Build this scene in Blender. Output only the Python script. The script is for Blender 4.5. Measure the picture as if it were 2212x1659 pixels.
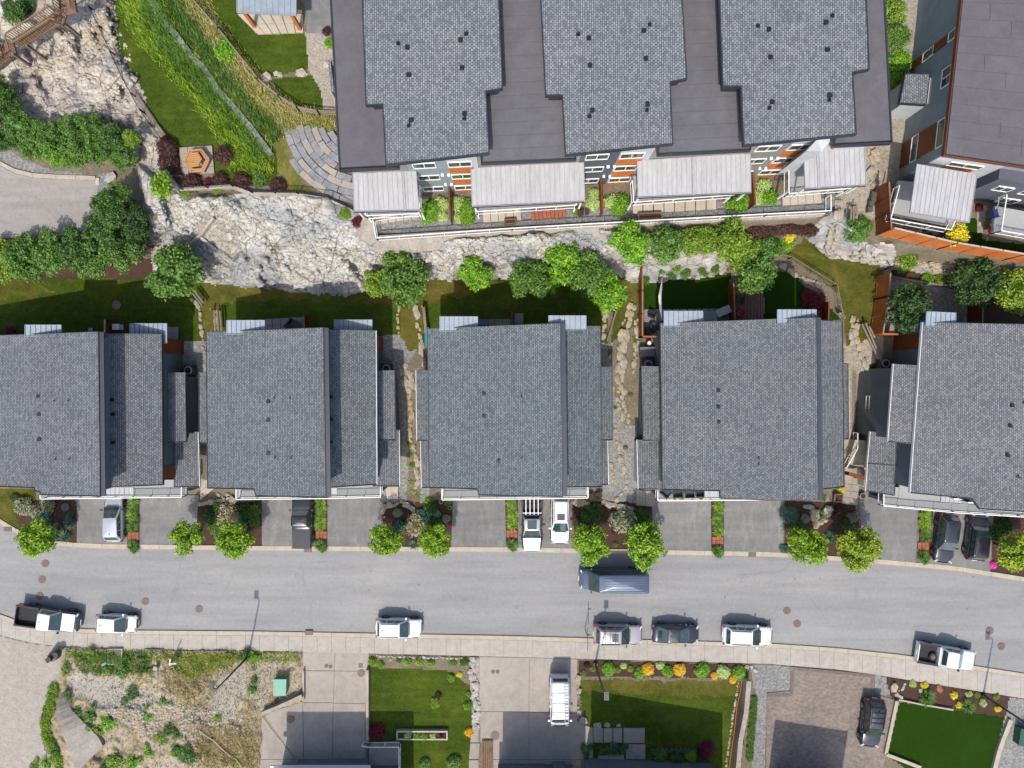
import bpy, bmesh, math, random
import numpy as np
from mathutils import Vector, Matrix, geometry
random.seed(7)
rng = np.random.default_rng(11)
for o in list(bpy.data.objects):
    bpy.data.objects.remove(o)
scene = bpy.context.scene
# ---------------------------------------------------------------- camera, light, exposure
CAM_H = 70.0
F = 1540.0              # focal length in units of a 2212 x 1659 picture
CX, CY = 1106.0, 829.5
cam_data = bpy.data.cameras.new("camera")
cam = bpy.data.objects.new("camera", cam_data)
scene.collection.objects.link(cam)
cam.location = (0, 0, CAM_H)
cam.rotation_euler = (0, 0, 0)
cam_data.sensor_width = 36.0
cam_data.lens = 36.0 * F / 2212.0
cam_data.clip_end = 2000.0
scene.camera = cam
SUN_EL = 55.0
SHX, SHY = 0.185, 0.983
world = bpy.data.worlds.new("World")
scene.world = world
world.use_nodes = True
wn = world.node_tree
wn.nodes.clear()
sky = wn.nodes.new("ShaderNodeTexSky")
sky.sky_type = 'NISHITA'
sky.sun_disc = False
sky.air_density = 0.85
sky.dust_density = 2.5
sky.ozone_density = 0.5
sky.sun_elevation = math.radians(SUN_EL)
sky.sun_rotation = math.atan2(-SHX, -SHY)
bg = wn.nodes.new("ShaderNodeBackground")
bg.inputs[1].default_value = 0.15
wo = wn.nodes.new("ShaderNodeOutputWorld")
wn.links.new(sky.outputs[0], bg.inputs[0])
wn.links.new(bg.outputs[0], wo.inputs[0])
sun_data = bpy.data.lights.new("sun", 'SUN')
sun_data.energy = 2.7
sun_data.angle = math.radians(0.6)
sun_data.color = (1.0, 0.94, 0.835)
sun = bpy.data.objects.new("sun", sun_data)
scene.collection.objects.link(sun)
ce, se = math.cos(math.radians(SUN_EL)), math.sin(math.radians(SUN_EL))
sun.rotation_euler = Vector((ce * SHX, ce * SHY, -se)).to_track_quat('-Z', 'Y').to_euler()
scene.view_settings.view_transform = 'Standard'
scene.view_settings.look = 'None'
scene.view_settings.exposure = 0.87
scene.view_settings.gamma = 1.0
scene.view_settings.use_curve_mapping = False

# ---------------------------------------------------------------- geometry of the place
def W(px, py, z=0.0):
    k = (CAM_H - z) / F
    return Vector(((px - CX) * k, (CY - py) * k, z))

TOE = [(-400, 600), (0, 600), (330, 600), (440, 606), (640, 630), (780, 626), (900, 603), (1000, 600), (1110, 590),
       (1200, 590), (1300, 600), (1400, 596), (1560, 590), (1660, 560), (1720, 545), (1800, 556), (1900, 590), (2000, 590),
       (2212, 640), (2600, 660)]
TOP = [(-400, 505), (0, 505), (210, 500), (330, 430), (440, 424), (640, 424), (800, 500), (1000, 516), (1200, 508), (1320, 498),
       (1600, 480), (1780, 470), (1850, 500), (1900, 525), (2212, 560), (2600, 600)]
def zf(px, py):
    """height of the land at picture position (px, py)"""
    px = np.asarray(px, float); py = np.asarray(py, float)
    toe = np.interp(px, [a for a, b in TOE], [b for a, b in TOE])
    top = np.interp(px, [a for a, b in TOP], [b for a, b in TOP])
    up = np.interp(px, [-400, 250, 340, 1800, 2000], [6.6, 6.6, 8.2, 8.2, 7.4])
    low = 3.0 * np.clip((1062 - py) / 270.0, 0, 1)
    low = low * (1 - .72 * np.clip((px - 1838) / 14, 0, 1) * np.clip((2010 - px) / 20, 0, 1) * np.clip((py - 785) / 20, 0, 1))
    t = np.clip((toe - py) / (toe - top), 0, 1)
    t = np.where(px < 200, t * t * (3 - 2 * t), t)
    z = low + (up - low) * t
    return np.where(py > 1075, 0.0, z)
def zs(px, py):
    return float(zf(px, py))
def GP(px, py, dz=0.0):
    return W(px, py, zs(px, py) + dz)
def ground_z(x, y):
    z = 3.0
    for _ in range(12):
        k = F / (CAM_H - z)
        z = 0.5 * z + 0.5 * zs(CX + x * k, CY - y * k)
    return z

# ---------------------------------------------------------------- objects
COL = scene.collection
ORG = {}
def lin(v):
    v = v / 255.0
    return v / 12.92 if v <= 0.04045 else ((v + 0.055) / 1.055) ** 2.4
def C(r, g, b, k=0.5):
    return (lin(r) * k, lin(g) * k, lin(b) * k, 1.0)

def tag(o, label=None, cat=None, group=None, kind=None):
    if label: o["label"] = label
    if cat: o["category"] = cat
    if group: o["group"] = group
    if kind: o["kind"] = kind
    return o
def thing(name, label, cat, loc=(0, 0, 0), group=None, rz=0.0):
    o = bpy.data.objects.new(name, None)
    o.empty_display_size = 0.3
    COL.objects.link(o)
    o.location = loc
    o.rotation_euler = (0, 0, rz)
    ORG[o.name] = Vector(loc)
    return tag(o, label, cat, group)
def copy_tree(o, parent=None):
    c = o.copy()
    COL.objects.link(c)
    ORG[c.name] = ORG.get(o.name, Vector((0, 0, 0)))
    if parent: c.parent = parent
    for ch in list(o.children):
        copy_tree(ch, c)
    return c

class MB:
    def __init__(s):
        s.v = []; s.f = []
    def add(s, vs, fs):
        n = len(s.v)
        s.v += [tuple(p) for p in vs]
        s.f += [tuple(i + n for i in f) for f in fs]
        return s
    def box(s, c, size, rz=0.0, ry=0.0, rx=0.0):
        hx, hy, hz = size[0] / 2, size[1] / 2, size[2] / 2
        M = Matrix.Rotation(rz, 3, 'Z') @ Matrix.Rotation(ry, 3, 'Y') @ Matrix.Rotation(rx, 3, 'X')
        c = Vector(c)
        vs = [c + M @ Vector((x, y, z)) for z in (-hz, hz) for y in (-hy, hy) for x in (-hx, hx)]
        return s.add(vs, [(0, 2, 3, 1), (4, 5, 7, 6), (0, 1, 5, 4), (2, 6, 7, 3), (0, 4, 6, 2), (1, 3, 7, 5)])
    def bar(s, a, b, w, h):
        """box from a to b, w wide (horizontal), h high"""
        a = Vector(a); b = Vector(b); d = b - a
        if d.length < 1e-5: return s
        u = d.normalized()
        side = Vector((0, 0, 1)).cross(u)
        if side.length < 1e-3: side = Vector((1, 0, 0))
        side.normalize()
        up = u.cross(side)
        vs = [p + side * (i * w / 2) + up * (j * h / 2) for p in (a, b) for i, j in ((-1, -1), (1, -1), (1, 1), (-1, 1))]
        return s.add(vs, [(0, 1, 2, 3), (4, 7, 6, 5), (0, 4, 5, 1), (1, 5, 6, 2), (2, 6, 7, 3), (3, 7, 4, 0)])
    def prism(s, top, z0):
        """top = world points (x, y, z); z0 = number or list"""
        n = len(top)
        z0 = [z0] * n if not hasattr(z0, '__len__') else z0
        a = sum(top[i][0] * top[(i + 1) % n][1] - top[(i + 1) % n][0] * top[i][1] for i in range(n))
        if a < 0:
            top = list(top)[::-1]; z0 = list(z0)[::-1]
        vs = [(p[0], p[1], p[2]) for p in top] + [(p[0], p[1], z) for p, z in zip(top, z0)]
        tris = geometry.tessellate_polygon([[Vector((p[0], p[1], 0)) for p in top]]) if n > 4 else None
        fs = []
        if tris:
            for t in tris:
                p, q, r = [Vector((top[i][0], top[i][1])) for i in t]
                if (q - p).cross(r - p) < 0: t = t[::-1]
                fs.append(tuple(t)); fs.append(tuple(i + n for i in t[::-1]))
        else:
            fs += [tuple(range(n)), tuple(range(2 * n - 1, n - 1, -1))]
        fs += [(i, i + n, (i + 1) % n + n, (i + 1) % n) for i in range(n)]
        return s.add(vs, fs)
    def tube(s, pts, r, n=8, caps=True):
        pts = [Vector(p) for p in pts]
        rs = r if hasattr(r, '__len__') else [r] * len(pts)
        base = len(s.v)
        for i, p in enumerate(pts):
            d = (pts[min(i + 1, len(pts) - 1)] - pts[max(i - 1, 0)]).normalized()
            a = d.orthogonal().normalized(); b = d.cross(a)
            for k in range(n):
                t = 2 * math.pi * k / n
                s.v.append(tuple(p + (a * math.cos(t) + b * math.sin(t)) * rs[i]))
        for i in range(len(pts) - 1):
            for k in range(n):
                k2 = (k + 1) % n
                s.f.append((base + i * n + k, base + i * n + k2, base + (i + 1) * n + k2, base + (i + 1) * n + k))
        if caps:
            s.f.append(tuple(base + k for k in range(n))[::-1])
            s.f.append(tuple(base + (len(pts) - 1) * n + k for k in range(n)))
        return s
    def disc(s, c, r, h, n=20, axis='Z'):
        c = Vector(c)
        d = {'Z': Vector((0, 0, h / 2)), 'Y': Vector((0, h / 2, 0)), 'X': Vector((h / 2, 0, 0))}[axis]
        return s.tube([c - d, c + d], r, n)
    def mesh(s, name, smooth=False):
        me = bpy.data.meshes.new(name)
        me.from_pydata(s.v, [], s.f)
        if smooth:
            me.polygons.foreach_set('use_smooth', [True] * len(me.polygons))
        me.update()
        return me
    def build(s, name, mat, parent=None, smooth=False):
        org = ORG[parent.name] if parent else Vector((0, 0, 0))
        if org.length > 0:
            s.v = [(p[0] - org[0], p[1] - org[1], p[2] - org[2]) for p in s.v]
        me = s.mesh(name, smooth)
        me.materials.append(mat)
        return link(name, me, parent)
def link(name, me, parent=None, loc=None):
    o = bpy.data.objects.new(name, me)
    COL.objects.link(o)
    ORG[o.name] = ORG[parent.name] if parent else Vector((0, 0, 0))
    if parent: o.parent = parent
    if loc is not None: o.location = loc
    return o
def np_mesh(name, co, faces, mats, smooth=False):
    """faces: int array (n, 3 or 4)"""
    me = bpy.data.meshes.new(name)
    k = faces.shape[1]
    me.vertices.add(len(co)); me.vertices.foreach_set('co', co.astype(np.float32).ravel())
    me.loops.add(faces.size); me.loops.foreach_set('vertex_index', faces.astype(np.int32).ravel())
    me.polygons.add(len(faces))
    me.polygons.foreach_set('loop_start', np.arange(0, faces.size, k, dtype=np.int32))
    me.polygons.foreach_set('loop_total', np.full(len(faces), k, dtype=np.int32))
    if smooth: me.polygons.foreach_set('use_smooth', np.ones(len(faces), dtype=bool))
    for m in (mats if isinstance(mats, list) else [mats]): me.materials.append(m)
    me.update(calc_edges=True)
    return me
def structure(name, mb, mat, **kw):
    return tag(mb.build(name, mat, **kw), kind='structure')
def inset(pts, d):
    """move every edge of a polygon inwards by d (world units, keeps z)"""
    n = len(pts)
    a = sum(pts[i][0] * pts[(i + 1) % n][1] - pts[(i + 1) % n][0] * pts[i][1] for i in range(n))
    sg = 1 if a > 0 else -1
    out = []
    for i in range(n):
        p0, p1, p2 = [Vector(pts[j][:2]) for j in ((i - 1) % n, i, (i + 1) % n)]
        e1 = (p1 - p0).normalized(); e2 = (p2 - p1).normalized()
        n1 = Vector((-e1.y, e1.x)) * sg; n2 = Vector((-e2.y, e2.x)) * sg
        k = 1 + n1.dot(n2)
        q = p1 + (n1 + n2) * (d / max(k, 0.35))
        out.append(Vector((q.x, q.y, pts[i][2])))
    return out

# ---------------------------------------------------------------- materials
MATS = {}
def new_mat(name):
    m = bpy.data.materials.new(name); m.use_nodes = True
    nt = m.node_tree
    b = nt.nodes['Principled BSDF']
    MATS[name] = m
    return m, nt, b
def N(nt, t, **kw):
    n = nt.nodes.new(t)
    for k, v in kw.items():
        if k in n.inputs: n.inputs[k].default_value = v
        else: setattr(n, k, v)
    return n
def coords(nt, scale=(1, 1, 1), rot=0.0, kind='Object'):
    tc = N(nt, 'ShaderNodeTexCoord'); mp = N(nt, 'ShaderNodeMapping')
    mp.inputs['Scale'].default_value = scale
    mp.inputs['Rotation'].default_value = (0, 0, rot)
    nt.links.new(tc.outputs[kind], mp.inputs[0])
    return mp.outputs[0]
def ramp(nt, fac, stops):
    r = N(nt, 'ShaderNodeValToRGB')
    el = r.color_ramp.elements
    while len(el) < len(stops): el.new(0.5)
    for e, (p, c) in zip(el, stops):
        e.position = p; e.color = c
    nt.links.new(fac, r.inputs[0])
    return r.outputs[0]
def mix(nt, fac, a, b, mode='MIX'):
    m = N(nt, 'ShaderNodeMix', data_type='RGBA', blend_type=mode)
    for sock, val in ((m.inputs[0], fac), (m.inputs[6], a), (m.inputs[7], b)):
        if hasattr(val, 'is_output'): nt.links.new(val, sock)
        else: sock.default_value = val
    return m.outputs[2]
def noise(nt, vec, scale, detail=4, rough=0.55, dist=0.0):
    n = N(nt, 'ShaderNodeTexNoise', Scale=scale, Detail=detail, Roughness=rough, Distortion=dist)
    nt.links.new(vec, n.inputs['Vector'])
    return n.outputs['Fac']
def bump(nt, b, h, strength, dist):
    bn = N(nt, 'ShaderNodeBump', Strength=strength, Distance=dist)
    nt.links.new(h, bn.inputs['Height'])
    nt.links.new(bn.outputs[0], b.inputs['Normal'])
def plain(name, col, rough=0.6, metal=0.0, spec=0.5, var=0.12, vs=3.0, coat=0.0, alpha=1.0):
    m, nt, b = new_mat(name)
    v = coords(nt)
    n = noise(nt, v, vs, 5)
    lo = tuple(x * (1 - var) for x in col[:3]) + (1,); hi = tuple(min(1, x * (1 + var)) for x in col[:3]) + (1,)
    c = ramp(nt, n, [(0.3, lo), (0.7, hi)])
    nt.links.new(c, b.inputs['Base Color'])
    b.inputs['Roughness'].default_value = rough
    b.inputs['Metallic'].default_value = metal
    b.inputs['Specular IOR Level'].default_value = spec
    b.inputs['Coat Weight'].default_value = coat
    b.inputs['Alpha'].default_value = alpha
    return m
def layered(name, big, small, sb=0.25, ss=8.0, rough=0.9, bstr=0.4, bdist=0.03, bs=None, detail=6, dist=0.0, mixf=0.55, scale=(1, 1, 1), rot=0.0, spec=0.3, mid=0.12, stripe=0.0):
    """two noise colour layers: big = stops over large patches, small = stops of fine grain"""
    m, nt, b = new_mat(name)
    v = coords(nt, scale, rot)
    a = ramp(nt, noise(nt, v, sb, detail, 0.6, dist), big)
    nf = noise(nt, v, ss, 6, 0.7)
    g = ramp(nt, nf, small)
    c = mix(nt, mixf, a, g, 'MIX')
    md = ramp(nt, noise(nt, v, ss * 0.2, 5, 0.7), [(0.3, (1 - mid,) * 3 + (1,)), (0.7, (1 + mid,) * 3 + (1,))])
    c = mix(nt, 1.0, c, md, 'MULTIPLY')
    if stripe:
        c = mix(nt, 1.0, c, ramp(nt, noise(nt, coords(nt, (0.12, 1.9, 1)), 1.0, 2, 0.4, 0.3), [(0.4, (1 - stripe,) * 3 + (1,)), (0.6, (1 + stripe,) * 3 + (1,))]), 'MULTIPLY')
    nt.links.new(c, b.inputs['Base Color'])
    b.inputs['Roughness'].default_value = rough
    b.inputs['Specular IOR Level'].default_value = spec
    bump(nt, b, noise(nt, v, bs or ss, 6, 0.7), bstr, bdist)
    return m
# ---- ground materials
def stops(*a): return [(p, C(*c)) for p, c in a]
M_asphalt = None
def mk_asphalt(name, base, dark, stain):
    m, nt, b = new_mat(name)
    v = coords(nt)
    vx = coords(nt, (0.12, 1.2, 1))
    a = ramp(nt, noise(nt, v, 0.09, 5, 0.6), [(0.3, dark), (0.65, base)])
    g = ramp(nt, noise(nt, v, 11.0, 4, 0.75), [(0.3, tuple(x * 0.72 for x in base[:3]) + (1,)), (0.72, tuple(x * 1.28 for x in base[:3]) + (1,))])
    c = mix(nt, 0.45, a, g)
    streak = ramp(nt, noise(nt, vx, 0.9, 4, 0.6), [(0.35, (0.86, 0.86, 0.87, 1)), (0.6, (1.04, 1.04, 1.04, 1))])
    c = mix(nt, 0.8, c, streak, 'MULTIPLY')
    c = mix(nt, 1.0, c, ramp(nt, noise(nt, v, 3.0, 5, 0.75), [(0.3, (0.9, 0.9, 0.9, 1)), (0.7, (1.09, 1.09, 1.09, 1))]), 'MULTIPLY')
    c = mix(nt, 1.0, c, ramp(nt, noise(nt, vx, 0.25, 3, 0.5), [(0.35, (0.93, 0.935, 0.95, 1)), (0.65, (1.05, 1.05, 1.04, 1))]), 'MULTIPLY')
    st = ramp(nt, noise(nt, v, 0.55, 3, 0.5, 0.6), [(0.27, stain), (0.36, (1, 1, 1, 1))])
    c = mix(nt, 0.5, c, st, 'MULTIPLY')
    vo = N(nt, 'ShaderNodeTexVoronoi', feature='DISTANCE_TO_EDGE', Scale=0.11)
    dn = N(nt, 'ShaderNodeTexNoise', Scale=0.8, Detail=6.0); nt.links.new(v, dn.inputs['Vector'])
    nt.links.new(mix(nt, 1.0, v, mix(nt, 0.5, (0, 0, 0, 1), dn.outputs['Color']), 'ADD'), vo.inputs['Vector'])
    c = mix(nt, 0.28, c, ramp(nt, vo.outputs['Distance'], [(0.0, (0.7, 0.7, 0.7, 1)), (0.006, (1, 1, 1, 1))]), 'MULTIPLY')
    c = mix(nt, 0.7, c, ramp(nt, noise(nt, v, 1.6, 2, 0.4), [(0.2, (0.55, 0.55, 0.55, 1)), (0.27, (1, 1, 1, 1))]), 'MULTIPLY')
    if 'drive' in name:
        c = mix(nt, 1.0, c, ramp(nt, noise(nt, coords(nt, (1.6, .5, 1)), 0.7, 6, 0.6, 1.2), [(0.35, (0.88, 0.88, 0.9, 1)), (0.55, (1, 1, 1, 1)), (0.66, (1.14, 1.14, 1.14, 1)), (0.75, (1.35, 1.35, 1.35, 1))]), 'MULTIPLY')
    nt.links.new(c, b.inputs['Base Color'])
    b.inputs['Roughness'].default_value = 0.92
    b.inputs['Specular IOR Level'].default_value = 0.2
    bump(nt, b, noise(nt, v, 14, 3, 0.7), 0.35, 0.02)
    return m
def mk_dummy(): pass
M_road = mk_asphalt('road_asphalt', C(176, 176, 175), C(160, 161, 164), (0.8, 0.8, 0.82, 1))
M_drive = mk_asphalt('driveway_asphalt', C(153, 153, 151), C(135, 135, 135), (0.8, 0.79, 0.78, 1))
M_carpark = mk_asphalt('car_park_asphalt', C(184, 178, 172), C(172, 168, 165), (0.88, 0.86, 0.85, 1))
M_kerb = layered('kerb_concrete', stops((0.3, (203, 190, 168)), (0.7, (222, 212, 192))), stops((0.3, (180, 168, 148)), (0.75, (226, 216, 198))), 0.3, 9, bstr=0.2, bdist=0.01)
M_walk = layered('sidewalk_concrete', stops((0.3, (192, 185, 175)), (0.7, (208, 202, 193))), stops((0.3, (180, 173, 163)), (0.75, (212, 206, 197))), 0.35, 7, bstr=0.2, bdist=0.01)
M_walk2 = layered('weathered_concrete', stops((0.28, (165, 158, 152)), (0.5, (190, 180, 170)), (0.75, (208, 198, 184))), stops((0.3, (160, 152, 144)), (0.75, (206, 197, 184))), 0.22, 6, bstr=0.2, bdist=0.01, mixf=0.4)
M_wallconc = layered('retaining_wall_concrete', stops((0.3, (168, 158, 146)), (0.5, (200, 190, 176)), (0.75, (220, 212, 202))), stops((0.3, (150, 142, 132)), (0.75, (218, 210, 200))), 0.5, 5, bstr=0.3, bdist=0.02, scale=(1, 1, 0.25))
M_lawn = layered('mown_grass', stops((0.3, (58, 84, 22)), (0.5, (83, 104, 34)), (0.66, (110, 122, 42)), (0.8, (132, 126, 62))), stops((0.28, (42, 60, 16)), (0.55, (82, 98, 32)), (0.8, (132, 136, 62))), 0.22, 6.5, bstr=0.9, bdist=0.06, dist=0.4, spec=.05, mid=.22, stripe=.09)
M_lawn_dry = layered('patchy_grass', stops((0.3, (64, 82, 26)), (0.48, (98, 104, 42)), (0.62, (140, 122, 64)), (0.78, (160, 134, 82))), stops((0.28, (58, 70, 22)), (0.55, (104, 104, 46)), (0.8, (158, 144, 86))), 0.3, 6.0, bstr=0.9, bdist=0.06, dist=0.5, spec=.05, mid=.22)
M_turf = layered('smooth_turf', stops((0.3, (36, 66, 12)), (0.7, (48, 80, 20))), stops((0.3, (30, 58, 8)), (0.75, (52, 84, 20))), 0.3, 10, bstr=0.5, bdist=0.03, spec=.05)
M_slope = layered('dry_grass_slope', stops((0.3, (88, 106, 34)), (0.48, (120, 124, 48)), (0.6, (164, 148, 86)), (0.75, (184, 160, 108))), stops((0.3, (78, 90, 30)), (0.55, (128, 124, 56)), (0.8, (188, 170, 118))), 0.4, 5.5, bstr=1.0, bdist=0.08, scale=(1.6, 0.7, 1), rot=math.radians(40), dist=0.6)
M_gravel = layered('grey_gravel', stops((0.3, (142, 144, 144)), (0.7, (166, 166, 162))), stops((0.32, (88, 90, 92)), (0.5, (150, 150, 148)), (0.68, (215, 214, 210))), 0.4, 5.5, bstr=1.0, bdist=0.05, mixf=0.65)
M_gravel_b = layered('beige_gravel', stops((0.3, (178, 168, 150)), (0.7, (200, 190, 172))), stops((0.32, (112, 102, 90)), (0.5, (184, 174, 158)), (0.68, (226, 218, 204))), 0.4, 5.5, bstr=1.0, bdist=0.05, mixf=0.6)
M_gravel_lot = layered('crushed_gravel', stops((0.3, (176, 168, 158)), (0.7, (196, 188, 178))), stops((0.3, (140, 132, 124)), (0.5, (188, 180, 170)), (0.7, (212, 206, 198))), 0.2, 8, bstr=0.5, bdist=0.03, mixf=0.6)
M_wild = layered('rubble_and_dry_weeds', stops((0.32, (110, 104, 58)), (0.42, (168, 146, 98)), (0.52, (190, 172, 144)), (0.62, (206, 192, 178)), (0.75, (216, 206, 200))), stops((0.28, (96, 82, 58)), (0.5, (190, 174, 152)), (0.7, (226, 218, 208))), 0.16, 4.0, bstr=1.0, bdist=0.06, dist=0.9, mixf=0.5, mid=.2)
M_bark = layered('bark_mulch', stops((0.3, (68, 46, 38)), (0.7, (94, 66, 54))), stops((0.3, (46, 32, 26)), (0.75, (120, 88, 70))), 0.6, 9, bstr=1.0, bdist=0.05)
M_soil = layered('stony_soil', stops((0.3, (112, 100, 84)), (0.7, (158, 146, 126))), stops((0.3, (84, 74, 60)), (0.55, (146, 134, 114)), (0.78, (196, 188, 172))), 0.5, 6, bstr=1.0, bdist=0.06)
def mk_rock(name, cols, grey):
    m, nt, b = new_mat(name)
    k = 0.5
    C = lambda r, g, b_: (lin(r) * k, lin(g) * k, lin(b_) * k * 1.02, 1.0)
    v = coords(nt)
    vr = coords(nt, (0.4, 1.5, 1.0), math.radians(-38))
    a = ramp(nt, noise(nt, v, 0.42, 8, 0.68, 1.2), cols)
    streak = ramp(nt, noise(nt, vr, 2.2, 8, 0.72, 0.8), [(0.3, C(98, 92, 88)), (0.42, C(180, 174, 166)), (0.55, C(232, 230, 226)), (0.8, C(252, 252, 252))])
    c = mix(nt, 0.55, a, streak)
    fine = ramp(nt, noise(nt, vr, 5.0, 8, 0.75, 0.5), [(0.33, (0.6, 0.56, 0.52, 1)), (0.5, (1, 1, 1, 1)), (0.7, (1.15, 1.15, 1.15, 1))])
    c = mix(nt, 0.9, c, fine, 'MULTIPLY')
    stn = ramp(nt, noise(nt, v, 0.33, 7, 0.7, 1.6), [(0.55, (1, 1, 1, 1)), (0.62, (0.9, 0.82, 0.7, 1)), (0.72, (0.66, 0.55, 0.44, 1))])
    c = mix(nt, 0.75, c, stn, 'MULTIPLY')
    mo = ramp(nt, noise(nt, v, 0.9, 8, 0.75, 1.0), [(0.64, (0, 0, 0, 1)), (0.7, (1, 1, 1, 1))])
    c = mix(nt, mo, c, (0.05, 0.055, 0.02, 1))
    gm = ramp(nt, noise(nt, v, 0.25, 4, 0.5, 0.6), [(0.5, (0, 0, 0, 1)), (0.62, (1, 1, 1, 1))])
    c = mix(nt, gm, c, mix(nt, 0.5, c, grey))
    vo = N(nt, 'ShaderNodeTexVoronoi', feature='DISTANCE_TO_EDGE', Scale=0.42)
    dv = N(nt, 'ShaderNodeTexNoise', Scale=1.6, Detail=5.0)
    nt.links.new(v, dv.inputs['Vector'])
    ma = mix(nt, 0.32, v, dv.outputs['Color'], 'ADD')
    nt.links.new(ma, vo.inputs['Vector'])
    cr = ramp(nt, vo.outputs['Distance'], [(0.0, (0.45, 0.42, 0.4, 1)), (0.022, (1, 1, 1, 1))])
    c = mix(nt, 0.85, c, cr, 'MULTIPLY')
    nt.links.new(c, b.inputs['Base Color'])
    b.inputs['Roughness'].default_value = 0.88
    b.inputs['Specular IOR Level'].default_value = 0.25
    h = mix(nt, 0.5, noise(nt, vr, 3.0, 9, 0.72, 0.6), cr)
    bump(nt, b, h, 0.95, 0.22)
    return m
M_rock = mk_rock('pale_bedrock', [(0.3, C(128, 106, 82, .5)), (0.4, C(184, 174, 158, .52)), (0.5, C(222, 220, 214, .52)), (0.75, C(236, 237, 238, .53))], C(140, 152, 164, .5))
M_rock_w = mk_rock('cream_bedrock', [(0.3, C(146, 118, 88, .5)), (0.42, C(204, 182, 144, .5)), (0.55, C(230, 218, 192, .5)), (0.72, C(220, 216, 210, .5))], C(148, 142, 150, .5))
M_stone = layered('grey_boulder', [(0.3, C(172, 166, 152, .56)), (0.7, C(208, 200, 184, .56))], [(0.3, C(130, 122, 110, .56)), (0.75, C(224, 216, 202, .56))], 1.1, 4, bstr=0.9, bdist=0.08)
M_stone_b = layered('tan_boulder', [(0.3, C(172, 154, 122, .6)), (0.7, C(216, 200, 168, .6))], [(0.3, C(120, 104, 80, .6)), (0.75, C(228, 216, 188, .6))], 1.1, 4, bstr=0.9, bdist=0.08)
M_stone_bl = layered('blue_grey_slate', stops((0.3, (136, 140, 148)), (0.7, (178, 180, 184))), stops((0.3, (112, 116, 122)), (0.75, (196, 198, 202))), 0.9, 4, bstr=0.6, bdist=0.05)
M_white_pebble = layered('white_stones', stops((0.3, (196, 192, 186)), (0.7, (232, 228, 222))), stops((0.3, (150, 146, 140)), (0.75, (240, 238, 234))), 1.5, 6, bstr=0.8, bdist=0.05)

# ---- building materials
def mk_shingle(name, tint, rot=math.radians(90), k=0.53):
    m, nt, b = new_mat(name)
    v = coords(nt, (1, 1, 1), rot)
    br = N(nt, 'ShaderNodeTexBrick', Scale=1.0)
    br.inputs['Color1'].default_value = C(112 * tint[0], 117 * tint[1], 124 * tint[2], k)
    br.inputs['Color2'].default_value = C(150 * tint[0], 154 * tint[1], 160 * tint[2], k)
    br.inputs['Mortar'].default_value = C(74, 78, 88, k)
    br.inputs['Mortar Size'].default_value = 0.02
    br.inputs['Mortar Smooth'].default_value = 0.2
    br.inputs['Brick Width'].default_value = 0.25
    br.inputs['Row Height'].default_value = 0.155
    nt.links.new(v, br.inputs['Vector'])
    v2 = coords(nt)
    big = ramp(nt, noise(nt, v2, 0.35, 5, 0.6), [(0.3, (0.93, 0.97, 0.98, 1)), (0.5, (1, 1, 1, 1)), (0.7, (1.06, 1.01, 1.0, 1))])
    fine = ramp(nt, noise(nt, v2, 7.0, 3, 0.6), [(0.3, (0.9, 0.9, 0.9, 1)), (0.7, (1.1, 1.1, 1.1, 1))])
    c = mix(nt, 1.0, br.outputs['Color'], big, 'MULTIPLY')
    c = mix(nt, 0.8, c, fine, 'MULTIPLY')
    c = mix(nt, 1.0, c, ramp(nt, noise(nt, coords(nt, (0.35, 3.0, 1)), 0.8, 5, 0.65), [(0.3, (0.94, 0.94, 0.93, 1)), (0.7, (1.06, 1.06, 1.06, 1))]), 'MULTIPLY')
    c = mix(nt, 1.0, c, ramp(nt, noise(nt, v2, 0.14, 3, 0.5), [(0.35, (0.95, 0.95, 0.95, 1)), (0.65, (1.06, 1.05, 1.04, 1))]), 'MULTIPLY')
    nt.links.new(c, b.inputs['Base Color'])
    b.inputs['Roughness'].default_value = 0.9
    b.inputs['Specular IOR Level'].default_value = 0.3
    inv = N(nt, 'ShaderNodeMath', operation='SUBTRACT'); inv.inputs[0].default_value = 1.0
    nt.links.new(br.outputs['Fac'], inv.inputs[1])
    bump(nt, b, inv.outputs[0], 0.5, 0.03)
    return m
M_sh = [mk_shingle('asphalt_shingle_a', (1.0, 1.0, 1.0)), mk_shingle('asphalt_shingle_b', (0.98, 1.0, 0.99)), mk_shingle('asphalt_shingle_c', (0.965, 1.0, 0.995)),
        mk_shingle('asphalt_shingle_d', (1.0, 1.0, 0.99)), mk_shingle('asphalt_shingle_e', (1.05, 1.03, 1.02))]
M_sh_apt = mk_shingle('asphalt_shingle_apartment', (1.1, 1.1, 1.09))
M_membrane = layered('roof_membrane', stops((0.3, (106, 103, 110)), (0.7, (123, 120, 127))), stops((0.3, (103, 100, 106)), (0.75, (127, 124, 131))), 0.3, 5, bstr=0.15, bdist=0.01, mixf=0.35)
M_membrane2 = layered('roof_membrane_grey', stops((0.3, (110, 109, 116)), (0.7, (124, 123, 130))), stops((0.3, (106, 105, 112)), (0.75, (130, 129, 136))), 0.3, 5, bstr=0.15, bdist=0.01, mixf=0.35)
M_fascia = plain('dark_fascia', C(52, 56, 66), 0.5)
M_gutter = plain('white_gutter', C(228, 228, 228, 0.7), 0.4, var=0.04)
M_trim = plain('white_trim', C(236, 236, 236, 0.75), 0.5, var=0.04)
M_cedar = layered('stained_cedar', stops((0.3, (120, 62, 30)), (0.7, (150, 84, 44))), stops((0.3, (104, 52, 26)), (0.75, (166, 96, 52))), 0.6, 6, rough=0.6, bstr=0.2, bdist=0.01, scale=(1, 1, 4))
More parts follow.
